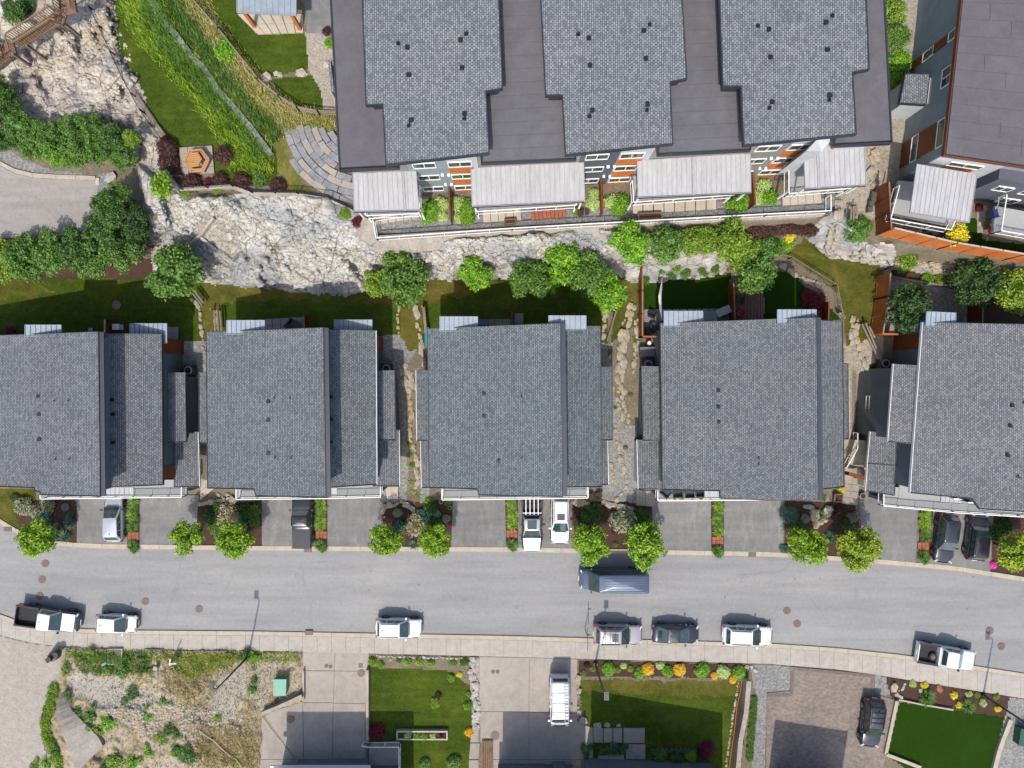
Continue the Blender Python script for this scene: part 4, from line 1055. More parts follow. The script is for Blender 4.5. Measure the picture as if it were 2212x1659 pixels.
# ---------------------------------------------------------------- building at the upper right
b2 = thing('apartment_building', 'apartment building at the upper right with pale blue west wall and plain membrane roof', 'building', W(2200, 200, 7.4))
Z2 = 14.6
r2 = [(2090, -110), (2040, 335), (2212, 360), (2500, 402), (2560, -110)]
roof(b2, [(x, y, Z2) for x, y in r2], M_fascia, thick=.3, fmat=M_cedar)
strips(2089 + 3, -105, 2556, -105, 2497, 398, 2044, 332, 12, Z2 + .04, M_membrane, b2)
for k_ in range(12):
    t = (k_ + .5) / 12; y = -105 + t * 440; x = 2092 - t * 48 + (60 + 50 * (k_ % 3))
    a = W(x, y, Z2 + .05); MB().bar(a + Vector((0, -.7, 0)), a + Vector((0.05, .55, 0)), .015, .012).build('membrane_lap', M_fascia, b2)
wp = inset(R3([(x, y, Z2) for x, y in r2]), .25)
MB().prism([Vector((q.x, q.y, Z2 - .3)) for q in wp], 6).build('wall', M_siding_lt, b2)
wa, wb = wp[0], wp[1]          # west face runs wa (north) -> wb (south)
uw = (wa - wb); uw.z = 0; LW = uw.length; uw.normalize()   # outward normal to its right must point west
uw_o = -uw
def onwest(s_, z): return Vector((wb.x, wb.y, 0)) + uw * s_ + Vector((0, 0, z))
for s_, z, w, h in ((9.75, 13.4, .75, .9), (9.75, 10.15, .75, 1.5), (6.5, 13.25, 1.5, 1.2), (1.95, 13.35, 2.2, 1.0), (1.95, 9.65, 2.2, 1.0)):
    window(b2, onwest(s_, z), uw_o, w, h, mull=w == 1.5)
def wpanel(s0, s1, z0, z1):
    a, b = onwest(s1, 0), onwest(s0, 0)
    panel(b2, a, b, z0, z1, M_cedar, .03)
wpanel(.85, 3.05, 10.22, 12.78); wpanel(.85, 3.05, 6.8, 9.08); wpanel(9.38, 10.12, 10.98, 12.88); wpanel(9.38, 10.12, 7.6, 9.34)
sa, sb = wp[1], wp[2]
us = (sb - sa); us.z = 0; us.normalize()
def onsouth(s_, z, o_=0): return Vector((sa.x, sa.y, 0)) + us * s_ + Vector((0, 0, z)) + Vector((us.y, -us.x, 0)) * o_
q = [onsouth(.05, 14.2, .02), onsouth(5.2, 14.2, .02), onsouth(5.2, 14.2, -.5), onsouth(.05, 14.2, -.5)]
MB().prism(q, 6.5).build('wall', M_wall_w, b2)
q = [onsouth(5.2, 13.0, .9), onsouth(12, 13.0, .9), onsouth(12, 13.0, -.5), onsouth(5.2, 13.0, -.5)]
MB().prism(q, 6.5).build('wall', M_wall_d, b2)
window(b2, onsouth(2.6, 12.6, .02), us, 2.6, .8); window(b2, onsouth(6.8, 11.2, .92), us, 1.3, 1.0); window(b2, onsouth(9, 11.2, .92), us, 1.3, 1.0); window(b2, onsouth(9, 8.6, .92), us, 1.5, 1.2)
panel(b2, onsouth(1.4, 0), onsouth(3.8, 0), 10.6, 11.9, M_cedar_lt)
awning(b2, [(1980, 355), (2110, 377), (2093, 481), (1965, 460)], 12.8, .38, M_metal_roof, M_seam_lt, slope=.2, name='canopy', th=.12)
MB().prism([W(x, y, 9.7) for x, y in [(1940, 390), (2060, 400), (2062, 490), (1925, 462)]], 9.4).build('balcony_floor', M_deck, b2)
railing('railing', [W(x, y, 10.8) for x, y in [(1944, 400), (1925, 472), (2055, 496), (2064, 478)]], None, 9.7, 1.05, parent=b2, n_mid=1.7)
MB().prism([W(x, y, 9.7) for x, y in [(2150, 445), (2290, 470), (2290, 530), (2145, 500)]], 9.4).build('balcony_floor', M_deck, b2)
railing('railing', [W(x, y, 10.8) for x, y in [(2176, 420), (2164, 498), (2290, 520)]], None, 9.7, 1.05, parent=b2, n_mid=1.7)
# small shingled entry roof on its west side
roof(b2, [(1956, 161, 11.6), (2008, 160, 12.0), (2000, 225, 12.0), (1944, 222, 11.6)], M_sh_apt, thick=.3)
MB().prism([W(x, y, 11.2) for x, y in [(1962, 168), (2030, 168), (2022, 224), (1952, 222)]], 7).build('wall', M_wall_w, b2)

# ---------------------------------------------------------------- retaining wall with white railing in front of the apartments
rw_pts = [(803, 512), (1106, 494), (1380, 478), (1659, 463), (1797, 456)]
rwz = 8.5
rw = thing('retaining_wall', 'long pale concrete retaining wall below the apartment terrace', 'wall', W(1100, 500, 8))
ppt = [W(x, y, rwz) for x, y in rw_pts]
for (a, b) in zip(ppt[:-1], ppt[1:]):
    u = (b - a).normalized(); nrm = Vector((-u.y, u.x, 0)); seg = (b - a).length; k_ = max(1, round(seg / 3.0))
    for i in range(k_):
        p = a + u * (seg * i / k_); q = a + u * (seg * (i + 1) / k_ - .02)
        dn = lambda v_, o1, z_: Vector((v_.x, v_.y, 0)) - nrm * o1 + Vector((0, 0, z_))
        bt = 1.25 if q.x < 8.9 else .55
        vs = [dn(p, -.1, rwz), dn(p, .42, rwz), dn(p, bt, 6.9), dn(p, bt, 4), dn(p, -.1, 4)] + [dn(q, -.1, rwz), dn(q, .42, rwz), dn(q, bt, 6.9), dn(q, bt, 4), dn(q, -.1, 4)]
        MB().add(vs, [(0, 1, 2, 3, 4), (9, 8, 7, 6, 5), (0, 5, 6, 1), (1, 6, 7, 2), (2, 7, 8, 3), (3, 8, 9, 4), (4, 9, 5, 0)]).build('wall_panel', M_wallconc, rw)
tp = [(770, 500), (803, 470), (803, 512)]
tag(MB().prism([W(766, 506, 8.6), W(785, 470, 8.6), W(806, 470, 8.6), W(815, 520, 8.6), W(800, 530, 8.6)], 5).build('concrete_landing', M_wallconc), 'tan concrete landing at the left end of the long retaining wall', 'landing')
rail = railing('railing', [W(x, y, 9.6) for x, y in [(905, 456), (805, 472), (812, 514), (1106, 493), (1659, 462), (1795, 455), (1795, 421)]], 'long white metal railing along the top of the concrete retaining wall', 8.5, 1.1, n_mid=1.9, glass=True)
# patios and beds on the terrace
def slabs(name, label, quad, nx, ny, z, mat, dz=0.06, cat='patio', kind=None, z_is_ground=False):
    t = thing(name, label, cat, GP(quad[0][0], quad[0][1]))
    for i in range(nx):
        for j in range(ny):
            def P(u, v):
                a = Vector(quad[0]).lerp(Vector(quad[1]), u); b = Vector(quad[3]).lerp(Vector(quad[2]), u); return a.lerp(b, v)
            g = .012
            q = [P((i + g * nx / 2) / nx, (j + g * ny / 2) / ny), P((i + 1 - g * nx / 2) / nx, (j + g * ny / 2) / ny), P((i + 1 - g * nx / 2) / nx, (j + 1 - g * ny / 2) / ny), P((i + g * nx / 2) / nx, (j + 1 - g * ny / 2) / ny)]
            zz = z if z is not None else None
            w = [W(p.x, p.y, zz + random.uniform(-.004, .004)) if zz is not None else GP(p.x, p.y, dz) for p in q]
            MB().prism(w, [p.z - .3 for p in w]).build('slab', mat, t)
    return t
slabs('patio', 'pale slab patio under the leftmost white canopy', [(800, 440), (903, 436), (905, 470), (806, 486)], 6, 2, 8.5, M_patio_lt)
slabs('patio', 'pale slab patio in front of the second white canopy', [(1042, 450), (1125, 446), (1126, 475), (1044, 480)], 5, 1, 8.5, M_patio_lt)
slabs('patio', 'red brick paver patio below the second white canopy', [(1146, 455), (1222, 451), (1224, 468), (1148, 475)], 9, 3, 8.5, M_patio_red)
slabs('patio', 'pale slab patio in front of the third white canopy', [(1366, 440), (1548, 428), (1548, 452), (1366, 462)], 8, 1, 8.5, M_patio_lt)
slabs('patio', 'pale slab patio beside the glazed right end of the terrace', [(1690, 420), (1772, 414), (1776, 438), (1690, 444)], 5, 1, 8.5, M_patio_lt)
slabs('patio', 'pale concrete slab patio beside the covered shelter at the top', [(512, 30), (655, 30), (655, 70), (556, 74)], 6, 2, 8.35, M_patio_lt)
slabs('patio', 'square slab patio under the hexagonal picnic bench', [(387, 318), (458, 314), (463, 374), (390, 378)], 4, 4, 8.4, M_patio)
slabs('patio', 'tan slab patio with dark furniture behind the second duplex', [(553, 690), (658, 685), (658, 714), (553, 716)], 6, 2, 3.1, M_patio)
slabs('patio', 'small tan patio behind the leftmost duplex beside its cedar screen', [(190, 708), (200, 708), (200, 722), (190, 722)], 1, 1, 3.1, M_patio)
slabs('patio', 'tan patio strip right of the leftmost duplex canopy', [(362, 706), (385, 706), (385, 744), (362, 744)], 2, 3, 3.1, M_patio)
slabs('patio', 'charcoal slab patio behind the fourth duplex', [(1391, 668), (1578, 666), (1580, 700), (1391, 706)], 12, 2, 3.1, M_wall_g)
slabs('patio', 'tan slab patio strip behind the middle duplex', [(1033, 690), (1120, 688), (1120, 706), (1033, 708)], 5, 1, 3.1, M_patio)
slabs('patio', 'narrow pale entry path between the fourth duplex and the middle gap', [(1472 - 98, 1058), (1513 - 98, 1062), (1513 - 98, 1095), (1472 - 98, 1092)], 2, 2, .14, M_patio)
slabs('entry_path', 'pale stone entry path right of the fourth duplex', [(1826, 1030), (1858, 1034), (1850, 1092), (1818, 1088)], 2, 4, .3, M_patio, cat='path')
slabs('entry_path', 'tan entry path at the foot of the side steps of the leftmost duplex', [(434, 1020), (449, 1022), (462, 1056), (432, 1080)], 2, 3, .3, M_patio_lt, cat='path')
slabs('entry_path', 'tan slab path right of the second duplex balcony', [(832, 1052), (860, 1050), (860, 1078), (836, 1078)], 2, 2, .3, M_patio_lt, cat='path')

# decking behind the fourth duplex
dk = thing('timber_deck', 'brown plank deck behind the fourth duplex with two chairs on it', 'deck', W(1615, 650, 3))
for i in range(9):
    x = 1587 + i * 7
    MB().prism([W(x, 612, 3.35), W(x + 6.3, 612, 3.35), W(x + 6.3, 695, 3.35), W(x, 695, 3.35)], 3.1).build('deck_board', M_brown_board, dk)
# ---------------------------------------------------------------- vehicles
def ring(x, hw, z0, z1, crown=.03, n=None):
    """cross-section of a car body at x"""
    h = z1 - z0
    pr = [(.90, 0), (.99, .12), (1.0, .45), (.985, .75), (.93, .93), (.80, 1.0)]
    pts = [(x, -hw * a, z0 + h * b) for a, b in pr] + [(x, -hw * .4, z1 + crown * .7), (x, 0, z1 + crown), (x, hw * .4, z1 + crown * .7)] + [(x, hw * a, z0 + h * b) for a, b in pr[::-1]]
    return pts
def loft(rings, close=True):
    m = MB(); n = len(rings[0])
    for r in rings: m.v += r
    for i in range(len(rings) - 1):
        for k_ in range(n):
            k2 = (k_ + 1) % n
            m.f.append((i * n + k_, (i + 1) * n + k_, (i + 1) * n + k2, i * n + k2))
    m.f.append(tuple(range(n))); m.f.append(tuple((len(rings) - 1) * n + k_ for k_ in range(n))[::-1])
    return m
def rrect(x0, x1, hw, z, r, tilt=0, hw1=None):
    """rounded outline, counter-clockwise from rear right"""
    hw1 = hw if hw1 is None else hw1
    out = []
    for cx_, sx, sy, h in ((x0, 1, -1, hw), (x1, -1, -1, hw1), (x1, -1, 1, hw1), (x0, 1, 1, hw)):
        a0 = {(1, -1): 180, (-1, -1): 270, (-1, 1): 0, (1, 1): 90}[(sx, sy)]
        for k_ in range(3):
            a = math.radians(a0 + 45 * k_)
            out.append((cx_ + sx * r + r * math.cos(a), sy * (h - r) + r * math.sin(a), z))
    return out
SPEC = {
 'suv':   dict(body=[(0, .86, .42, .72), (.015, .93, .36, .95), (.06, .97, .3, 1.02), (.18, 1, .27, 1.04), (.5, 1, .27, 1.03), (.68, .99, .27, 1.02), (.74, .985, .27, .99), (.86, .96, .28, .9), (.95, .9, .3, .78), (.985, .82, .36, .66), (1, .72, .42, .55)],
              cab=(.03, .73, .10, .55, 1.0, .80)),
 'hatch': dict(body=[(0, .84, .42, .7), (.02, .93, .34, .95), (.08, .97, .3, 1.0), (.2, 1, .25, 1.0), (.5, 1, .25, .98), (.68, .99, .25, .97), (.76, .98, .26, .93), (.88, .94, .28, .82), (.96, .86, .3, .68), (1, .7, .4, .5)],
              cab=(.03, .78, .12, .56, 1.0, .78)),
 'sedan': dict(body=[(0, .8, .42, .7), (.02, .9, .34, .92), (.1, .96, .27, .97), (.25, 1, .22, .95), (.5, 1, .22, .93), (.7, .99, .22, .92), (.78, .98, .24, .88), (.9, .92, .26, .74), (.97, .82, .3, .6), (1, .68, .38, .48)],
              cab=(.10, .76, .30, .56, 1.0, .76)),
 'van':   dict(body=[(0, .96, .5, 1.2), (.01, .99, .4, 1.35), (.1, 1, .32, 1.4), (.5, 1, .32, 1.4), (.78, 1, .32, 1.38), (.84, .98, .32, 1.25), (.93, .93, .34, 1.1), (.98, .86, .38, .85), (1, .74, .44, .6)],
              cab=(.005, .87, .015, .745, 1.0, .9)),
 'pickup':dict(body=[(0, .95, .5, 1.0), (.01, .98, .45, 1.05), (.35, 1, .4, 1.06), (.37, 1, .4, 1.1), (.6, 1, .4, 1.12), (.72, .99, .4, 1.14), (.86, .97, .42, 1.08), (.95, .93, .45, .98), (.985, .88, .5, .85), (1, .8, .55, .7)],
              cab=(.385, .76, .42, .63, 1.0, .80)),
}
def make_vehicle(name, label, kind, Lc, Wc, Hc, pm, roofm=None, lowm=None, extras=(), group=None, bedlen=.36, glassm=None):
    """a vehicle at the origin, nose towards +x"""
    S = SPEC[kind]; t = thing(name, label, {'suv': 'car', 'hatch': 'car', 'sedan': 'car', 'van': 'van', 'pickup': 'pickup truck'}[kind], group=group)
    hw = Wc / 2; X = lambda f: (f - .5) * Lc; zk = 1.0 if kind != 'sedan' else .98
    bl = [b for b in S['body']]
    pick = kind == 'pickup' and 'cover' not in extras
    b0, b1 = bl[0], bl[-1]
    bl = [(0, b0[1] * .84, b0[2], b0[3]), (.007, b0[1] * .95, b0[2], (b0[3] + bl[1][3]) / 2)] + bl[1:-1] + [(.994, b1[1] * 1.02, b1[2], (b1[3] + bl[-2][3]) / 2), (1, b1[1] * .86, b1[2], b1[3])]
    rings = [ring(X(f), hw * w, a, b * zk) for f, w, a, b in bl if not (pick and f < .36)]
    if pick: rings = [ring(X(.365), hw, .4, 1.1)] + rings[0:] if rings[0][0][0] > X(.366) else rings
    body = loft(rings).build('body', lowm or pm, t, smooth=False)
    me = body.data; me.polygons.foreach_set('use_smooth', [True] * len(me.polygons))
    if pick:
        bx = MB(); x0, x1 = X(0), X(.37); w_ = hw
        for s_ in (-1, 1): bx.box(((x0 + x1) / 2, s_ * (w_ - .06), .78), (x1 - x0, .12, .72))
        bx.build('bed_side', lowm or pm, t)
        MB().box((x0 + .04, 0, .8), (.08, Wc - .26, .62)).build('tailgate', lowm or pm, t)
        MB().box((x1 - .04, 0, .82), (.08, Wc - .26, .7)).build('bed_front', lowm or pm, t)
        fl = MB().box(((x0 + x1) / 2, 0, .62), (x1 - x0 - .1, Wc - .2, .06))
        for k_ in range(9): fl.box(((x0 + x1) / 2, (k_ - 4) * (Wc - .3) / 9.5, .66), (x1 - x0 - .14, .06, .03))
        fl.build('bed_floor', M_dirt_dark, t)
        for s_ in (-1, 1): MB().box(((x0 + x1) / 2, s_ * (w_ - .06), 1.15), (x1 - x0, .14, .03)).build('bed_rail', M_black, t)
    cb0, cb1, cr0, cr1, _, wr = S['cab']
    zb = 1.0 * zk if kind in ('suv', 'hatch') else (.93 if kind == 'sedan' else (1.36 if kind == 'van' else 1.08))
    lo = rrect(X(cb0), X(cb1), hw * .93, zb, .12, hw1=hw * .9); mid_z = zb + (Hc - zb) * .86
    hi_ = rrect(X(cr0) + .05, X(cr1) - .02, hw * wr, mid_z + (Hc - zb) * .07, .16, hw1=hw * wr * .95)
    top = rrect(X(cr0) + .14, X(cr1) - .12, hw * wr * .90, Hc - .015, .16, hw1=hw * wr * .86)
    m = MB(); m.v = lo + hi_ + top + [((X(cr0) + X(cr1)) / 2, 0, Hc)]
    n_ = 12
    for a in (0, 1):
        for k_ in range(n_):
            k2 = (k_ + 1) % n_
            m.f.append((a * n_ + k_, a * n_ + k2, (a + 1) * n_ + k2, (a + 1) * n_ + k_))
    for k_ in range(n_): m.f.append((2 * n_ + k_, 2 * n_ + (k_ + 1) % n_, 3 * n_))
    cab = m.build('cabin', roofm or pm, t)
    cab.data.polygons.foreach_set('use_smooth', [i >= n_ for i in range(len(cab.data.polygons))])
    gm = glassm or M_carglass
    L_ = [Vector(p) for p in lo]; H_ = [Vector(p) for p in hi_]
    def pane(nm, i, j, u0, u1, v0, v1, off):
        a, b, c_, d = L_[i], L_[j], H_[j], H_[i]
        f = lambda u, v: a.lerp(b, u).lerp(d.lerp(c_, u), v) + off
        MB().add([f(u0, v0), f(u1, v0), f(u1, v1), f(u0, v1)], [(0, 1, 2, 3)]).build(nm, gm, t)
    e = .018
    pane('windshield', 5, 6, -.06, 1.06, .06, 1.02, Vector((e, 0, e)))
    if 'panel_van' not in extras or True:
        pane('rear_window', 11, 0, .0, 1.0, .28 if kind != 'sedan' else .05, .95, Vector((-e, 0, e)))
    if kind == 'van':
        rng_ = [(.72, .97)] if 'panel_van' in extras else [(.06, .36), (.4, .68), (.72, .97)]
    elif kind == 'pickup': rng_ = [(.06, .42), (.47, .93)]
    else: rng_ = [(.05, .28), (.32, .6), (.64, .95)]
    for u0, u1 in rng_:
        pane('side_window', 2, 3, u0, u1, .18, .92, Vector((0, -e, .005)))
        pane('side_window', 8, 9, 1 - u1, 1 - u0, .18, .92, Vector((0, e, .005)))
    wr_ = .36 if kind in ('suv', 'van', 'pickup') else .32
    for f in ((.2, .82) if kind != 'pickup' else (.2, .83)):
        for s_ in (-1, 1):
            ar = MB().disc((X(f), s_ * (hw - .10), wr_ + .02), wr_ + .09, .2, 18, 'Y').build('wheel_arch', M_plastic, t)
            w_ = MB().disc((X(f), s_ * (hw - .08), wr_), wr_, .24, 20, 'Y').build('wheel', M_tyre, t)
            r_ = MB().disc((X(f), s_ * (hw + .03), wr_), wr_ * .62, .05, 14, 'Y')
            r_.build('rim', M_rim, w_)
    zh = {'suv': .72, 'hatch': .66, 'sedan': .6, 'van': .86, 'pickup': .86}[kind]
    for s_ in (-1, 1):
        MB().box((X(.965), s_ * hw * .74, zh + .03), (.16, .34, .16), rz=-s_ * .5).build('headlight', M_lamp_clear, t)
        MB().box((X(.018), s_ * hw * .84, zh + .16), (.12, .2, .26 if kind != 'van' else .5)).build('taillight', M_lamp_red, t)
        xm = X(cb1) - .28 if kind != 'van' else X(.83)
        MB().box((xm, s_ * (hw + .1), zb + .07), (.14, .2, .16)).build('mirror', M_black if 'blackmirror' in extras else (roofm or pm), t)
        for f in (.42, .6):
            MB().box((X(f), s_ * (hw + .005), zh + .12), (.16, .03, .03)).build('door_handle', M_chrome, t)
    MB().box((X(.992), 0, zh - .1), (.08, Wc * .5, .2)).build('grille', M_black, t)
    MB().box((X(1) + .005, 0, zh - .32), (.05, .5, .12)).build('license_plate', M_trim, t)
    MB().box((X(0) - .01, 0, zh - .05), (.04, .5, .12)).build('license_plate', M_trim, t)
    MB().box((X(.5), 0, .3), (Lc * .9, Wc * .86, .2)).build('underbody', M_black, t)
    MB().box((X(cb1) + .04, 0, zb + .03), (.12, Wc * .62, .02)).build('cowl', M_black, t)
    rz_ = Hc
    if 'rails' in extras:
        for s_ in (-1, 1): MB().bar((X(cr0) + .15, s_ * hw * wr * .84, rz_ + .04), (X(cr1) - .15, s_ * hw * wr * .82, rz_ + .04), .05, .05).build('roof_rail', M_black if pm is not M_p_plum else M_chrome, t)
    if 'bars' in extras:
        for f in (.25, .5, .72): MB().bar((X(cr0 + (cr1 - cr0) * f), -hw * wr * .86, rz_ + .09), (X(cr0 + (cr1 - cr0) * f), hw * wr * .86, rz_ + .09), .05, .04).build('crossbar', M_black, t)
    if 'sunroof' in extras:
        xa = X(cr1) - .62; MB().box((xa, 0, rz_ + .012), (.62, Wc * .4, .02)).build('sunroof', gm, t)
    if 'bigroof' in extras:
        xa = (X(cr0) + X(cr1)) / 2; MB().box((xa, 0, rz_ + .012), ((cr1 - cr0) * Lc * .74, Wc * .46, .02)).build('sunroof', gm, t)
    if 'antenna' in extras:
        MB().add([(X(cr0) + .3, 0, rz_ + .12), (X(cr0) + .45, -.03, rz_), (X(cr0) + .45, .03, rz_), (X(cr0) + .25, 0, rz_)], [(0, 1, 2), (0, 2, 3), (0, 3, 1)]).build('antenna', M_black, t)
    if 'ribs' in extras:
        for k_ in range(7 if kind == 'van' else 5):
            y = (k_ - (3 if kind == 'van' else 2)) * hw * wr * .26
            MB().bar((X(cr0) + .4, y, rz_ + .015), (X(cr1) - .35, y, rz_ + .015), .035, .012).build('roof_rib', roofm or pm, t)
    if 'hoodlines' in extras:
        for s_ in (-1, 1): MB().bar((X(cb1) + .1, s_ * hw * .55, zb + .06), (X(.97), s_ * hw * .42, zh + .19), .04, .02).build('hood_crease', M_plastic, t)
    if 'cover' in extras:
        cv = MB().box((X(.185), 0, 1.11), (Lc * .35, Wc * .88, .05))
        cv.build('tonneau_cover', M_p_char, t)
        for k_ in range(11): MB().bar((X(.02), (k_ - 5) * Wc * .075, 1.145), (X(.35), (k_ - 5) * Wc * .075, 1.145), .03, .02).build('cover_rib', M_plastic, t)
    if 'ladder_rack' in extras:
        for k_ in range(4):
            y = (k_ - 1.5) * Wc * .2
            MB().bar((X(-.02), y, 1.75), (X(.36), y, 1.75), .07, .06).build('rack_bar', M_trim, t)
        for f in (.03, .33):
            MB().bar((X(f), -hw * .9, 1.72), (X(f), hw * .9, 1.72), .06, .06).build('rack_bar', M_trim, t)
            for s_ in (-1, 1): MB().bar((X(f), s_ * hw * .9, 1.1), (X(f), s_ * hw * .9, 1.72), .06, .06).build('rack_post', M_trim, t)
    if 'van_rack' in extras:
        for f in (.06, .25, .45, .62): MB().bar((X(f), -hw * .84, rz_ + .16), (X(f), hw * .84, rz_ + .16), .05, .05).build('rack_bar', M_trim, t)
        for s_ in (-1, 1): MB().bar((X(.04), s_ * hw * .8, rz_ + .16), (X(.66), s_ * hw * .8, rz_ + .16), .05, .05).build('rack_bar', M_seam_lt, t)
    return t
def park(t, px, py, deg, z=0.0, zc=None, h=1.2):
    """stand a vehicle so that its middle (at height h) appears at (px, py)"""
    p = W(px, py, z + h)
    t.location = (p.x, p.y, z); t.rotation_euler = (0, 0, math.radians(deg))
    return t
g_st = 'cars parked along the far kerb of the street'
v = make_vehicle('pickup_truck', 'white crew cab pickup with long empty black bed, leftmost vehicle on the street', 'pickup', 6.1, 2.0, 1.9, M_p_white, lowm=M_p_char, extras=('hoodlines', 'antenna', 'blackmirror'))
MB().box((1.9, 0, 1.12), (1.7, 1.66, .06), ry=.04).build('hood', M_p_white, v)
park(v, 98, 1339, -8, 0.0)
park(make_vehicle('car', 'small white hatchback just right of the leftmost pickup with the black bed', 'hatch', 3.9, 1.72, 1.6, M_p_white, extras=('antenna',)), 246, 1350, -2.5)
park(make_vehicle('car', 'white crossover parked alone at the middle of the lower kerb', 'suv', 4.45, 1.85, 1.62, M_p_white, extras=('rails', 'antenna')), 860, 1360, -1)
park(make_vehicle('car', 'champagne suv with roof crossbars and sunroof, nearest the lamp post', 'suv', 4.75, 1.9, 1.8, M_p_champ, extras=('rails', 'bars', 'sunroof', 'antenna', 'blackmirror')), 1336, 1374, -1)
park(make_vehicle('car', 'black sedan parked just right of the champagne suv', 'sedan', 4.55, 1.82, 1.45, M_p_char, extras=('antenna',)), 1462, 1373, -1.5)
park(make_vehicle('car', 'white suv to the right of the black sedan at the lower kerb', 'suv', 4.85, 1.92, 1.68, M_p_white, extras=('rails', 'antenna')), 1618, 1376, -2)
v = make_vehicle('pickup_truck', 'white pickup carrying a spare wheel in its bed at the right end of the street', 'pickup', 5.7, 1.95, 1.85, M_p_white, extras=('ribs', 'blackmirror'))
park(v, 2048, 1421, -9)
w = thing('spare_wheel', 'rusty spare wheel lying in the bed of the white pickup', 'wheel', (0, 0, 0))
MB().disc((0, 0, .12), .38, .24, 20).build('tyre', M_tyre, w); MB().disc((0, 0, .16), .2, .2, 14).build('rim', M_rust, w); MB().disc((0, 0, .27), .07, .05, 10).build('hub', M_iron, w)
p = v.location + Matrix.Rotation(v.rotation_euler.z, 3, 'Z') @ Vector((-1.25, -.25, .68)); w.location = p
park(make_vehicle('van', 'steel blue high roof van driving on the street', 'van', 6.6, 2.0, 2.7, M_p_blue, extras=('ribs', 'blackmirror', 'panel_van')), 1328, 1258, 180, h=2.0)
park(make_vehicle('car', 'silver hatchback nose towards the leftmost garage', 'hatch', 4.4, 1.8, 1.55, M_p_silver, extras=('antenna', 'blackmirror')), 240, 1123, 91)
park(make_vehicle('pickup_truck', 'black pickup with ribbed bed cover on the driveway of the second duplex', 'pickup', 5.3, 1.95, 1.85, M_p_black, extras=('cover', 'ribs')), 650, 1127, 90, .1)
v = make_vehicle('pickup_truck', 'white and black pickup with a white ladder rack over its bed', 'pickup', 5.8, 1.95, 1.85, M_p_white, roofm=M_p_silver, lowm=M_p_black, extras=('ladder_rack', 'bigroof', 'hoodlines', 'blackmirror'))
MB().add([(1.55, -.86, 1.19), (2.78, -.72, 1.02), (2.78, .72, 1.02), (1.55, .86, 1.19), (1.55, -.86, 1.1), (2.78, -.72, .9), (2.78, .72, .9), (1.55, .86, 1.1)], [(0, 1, 2, 3), (7, 6, 5, 4), (0, 4, 5, 1), (1, 5, 6, 2), (2, 6, 7, 3), (3, 7, 4, 0)]).build('hood', M_p_white, v)
park(v, 1149, 1128, -90, .1)
park(make_vehicle('car', 'white wagon with dark sunroof beside the ladder rack pickup', 'suv', 4.75, 1.85, 1.65, M_p_white, extras=('sunroof', 'rails', 'antenna')), 1211, 1124, -91, .1)
park(make_vehicle('car', 'dark grey minivan on the rightmost driveway, nose to the street', 'suv', 4.8, 1.85, 1.75, M_p_char, extras=('antenna',)), 2049, 1165, -97, .1)
park(make_vehicle('car', 'plum black suv with chrome roof rails, rear to the street, rightmost driveway', 'suv', 4.6, 1.85, 1.7, M_p_plum, extras=('rails', 'antenna')), 2118, 1162, 83, .1)
v = make_vehicle('van', 'white work van with a ladder on its roof rack, on the concrete driveway', 'van', 5.0, 1.9, 2.3, M_p_white, extras=('ribs', 'van_rack', 'panel_van'))
park(v, 1210, 1522, -90, .1, h=1.7)
lad = thing('ladder', 'aluminium ladder lying along the roof rack of the white work van', 'ladder', (v.location.x + .58, v.location.y + .45, 2.65))
o_ = lad.location
for s_ in (-.17, .17): MB().bar(Vector((o_.x + s_ - .05, o_.y + 1.7, 2.68)), Vector((o_.x + s_, o_.y - 1.9, 2.68)), .05, .07).build('rail', M_seam_lt, lad)
for k_ in range(13): MB().bar(Vector((o_.x - .2, o_.y + 1.6 - k_ * .28, 2.68)), Vector((o_.x + .16, o_.y + 1.6 - k_ * .28, 2.68)), .035, .035).build('rung', M_seam_lt, lad)
park(make_vehicle('car', 'black suv with roof rails on the paver driveway beside the smooth turf', 'suv', 4.75, 1.9, 1.72, M_p_black, roofm=M_p_char, extras=('rails', 'bars', 'antenna')), 1889, 1566, -97, .1)

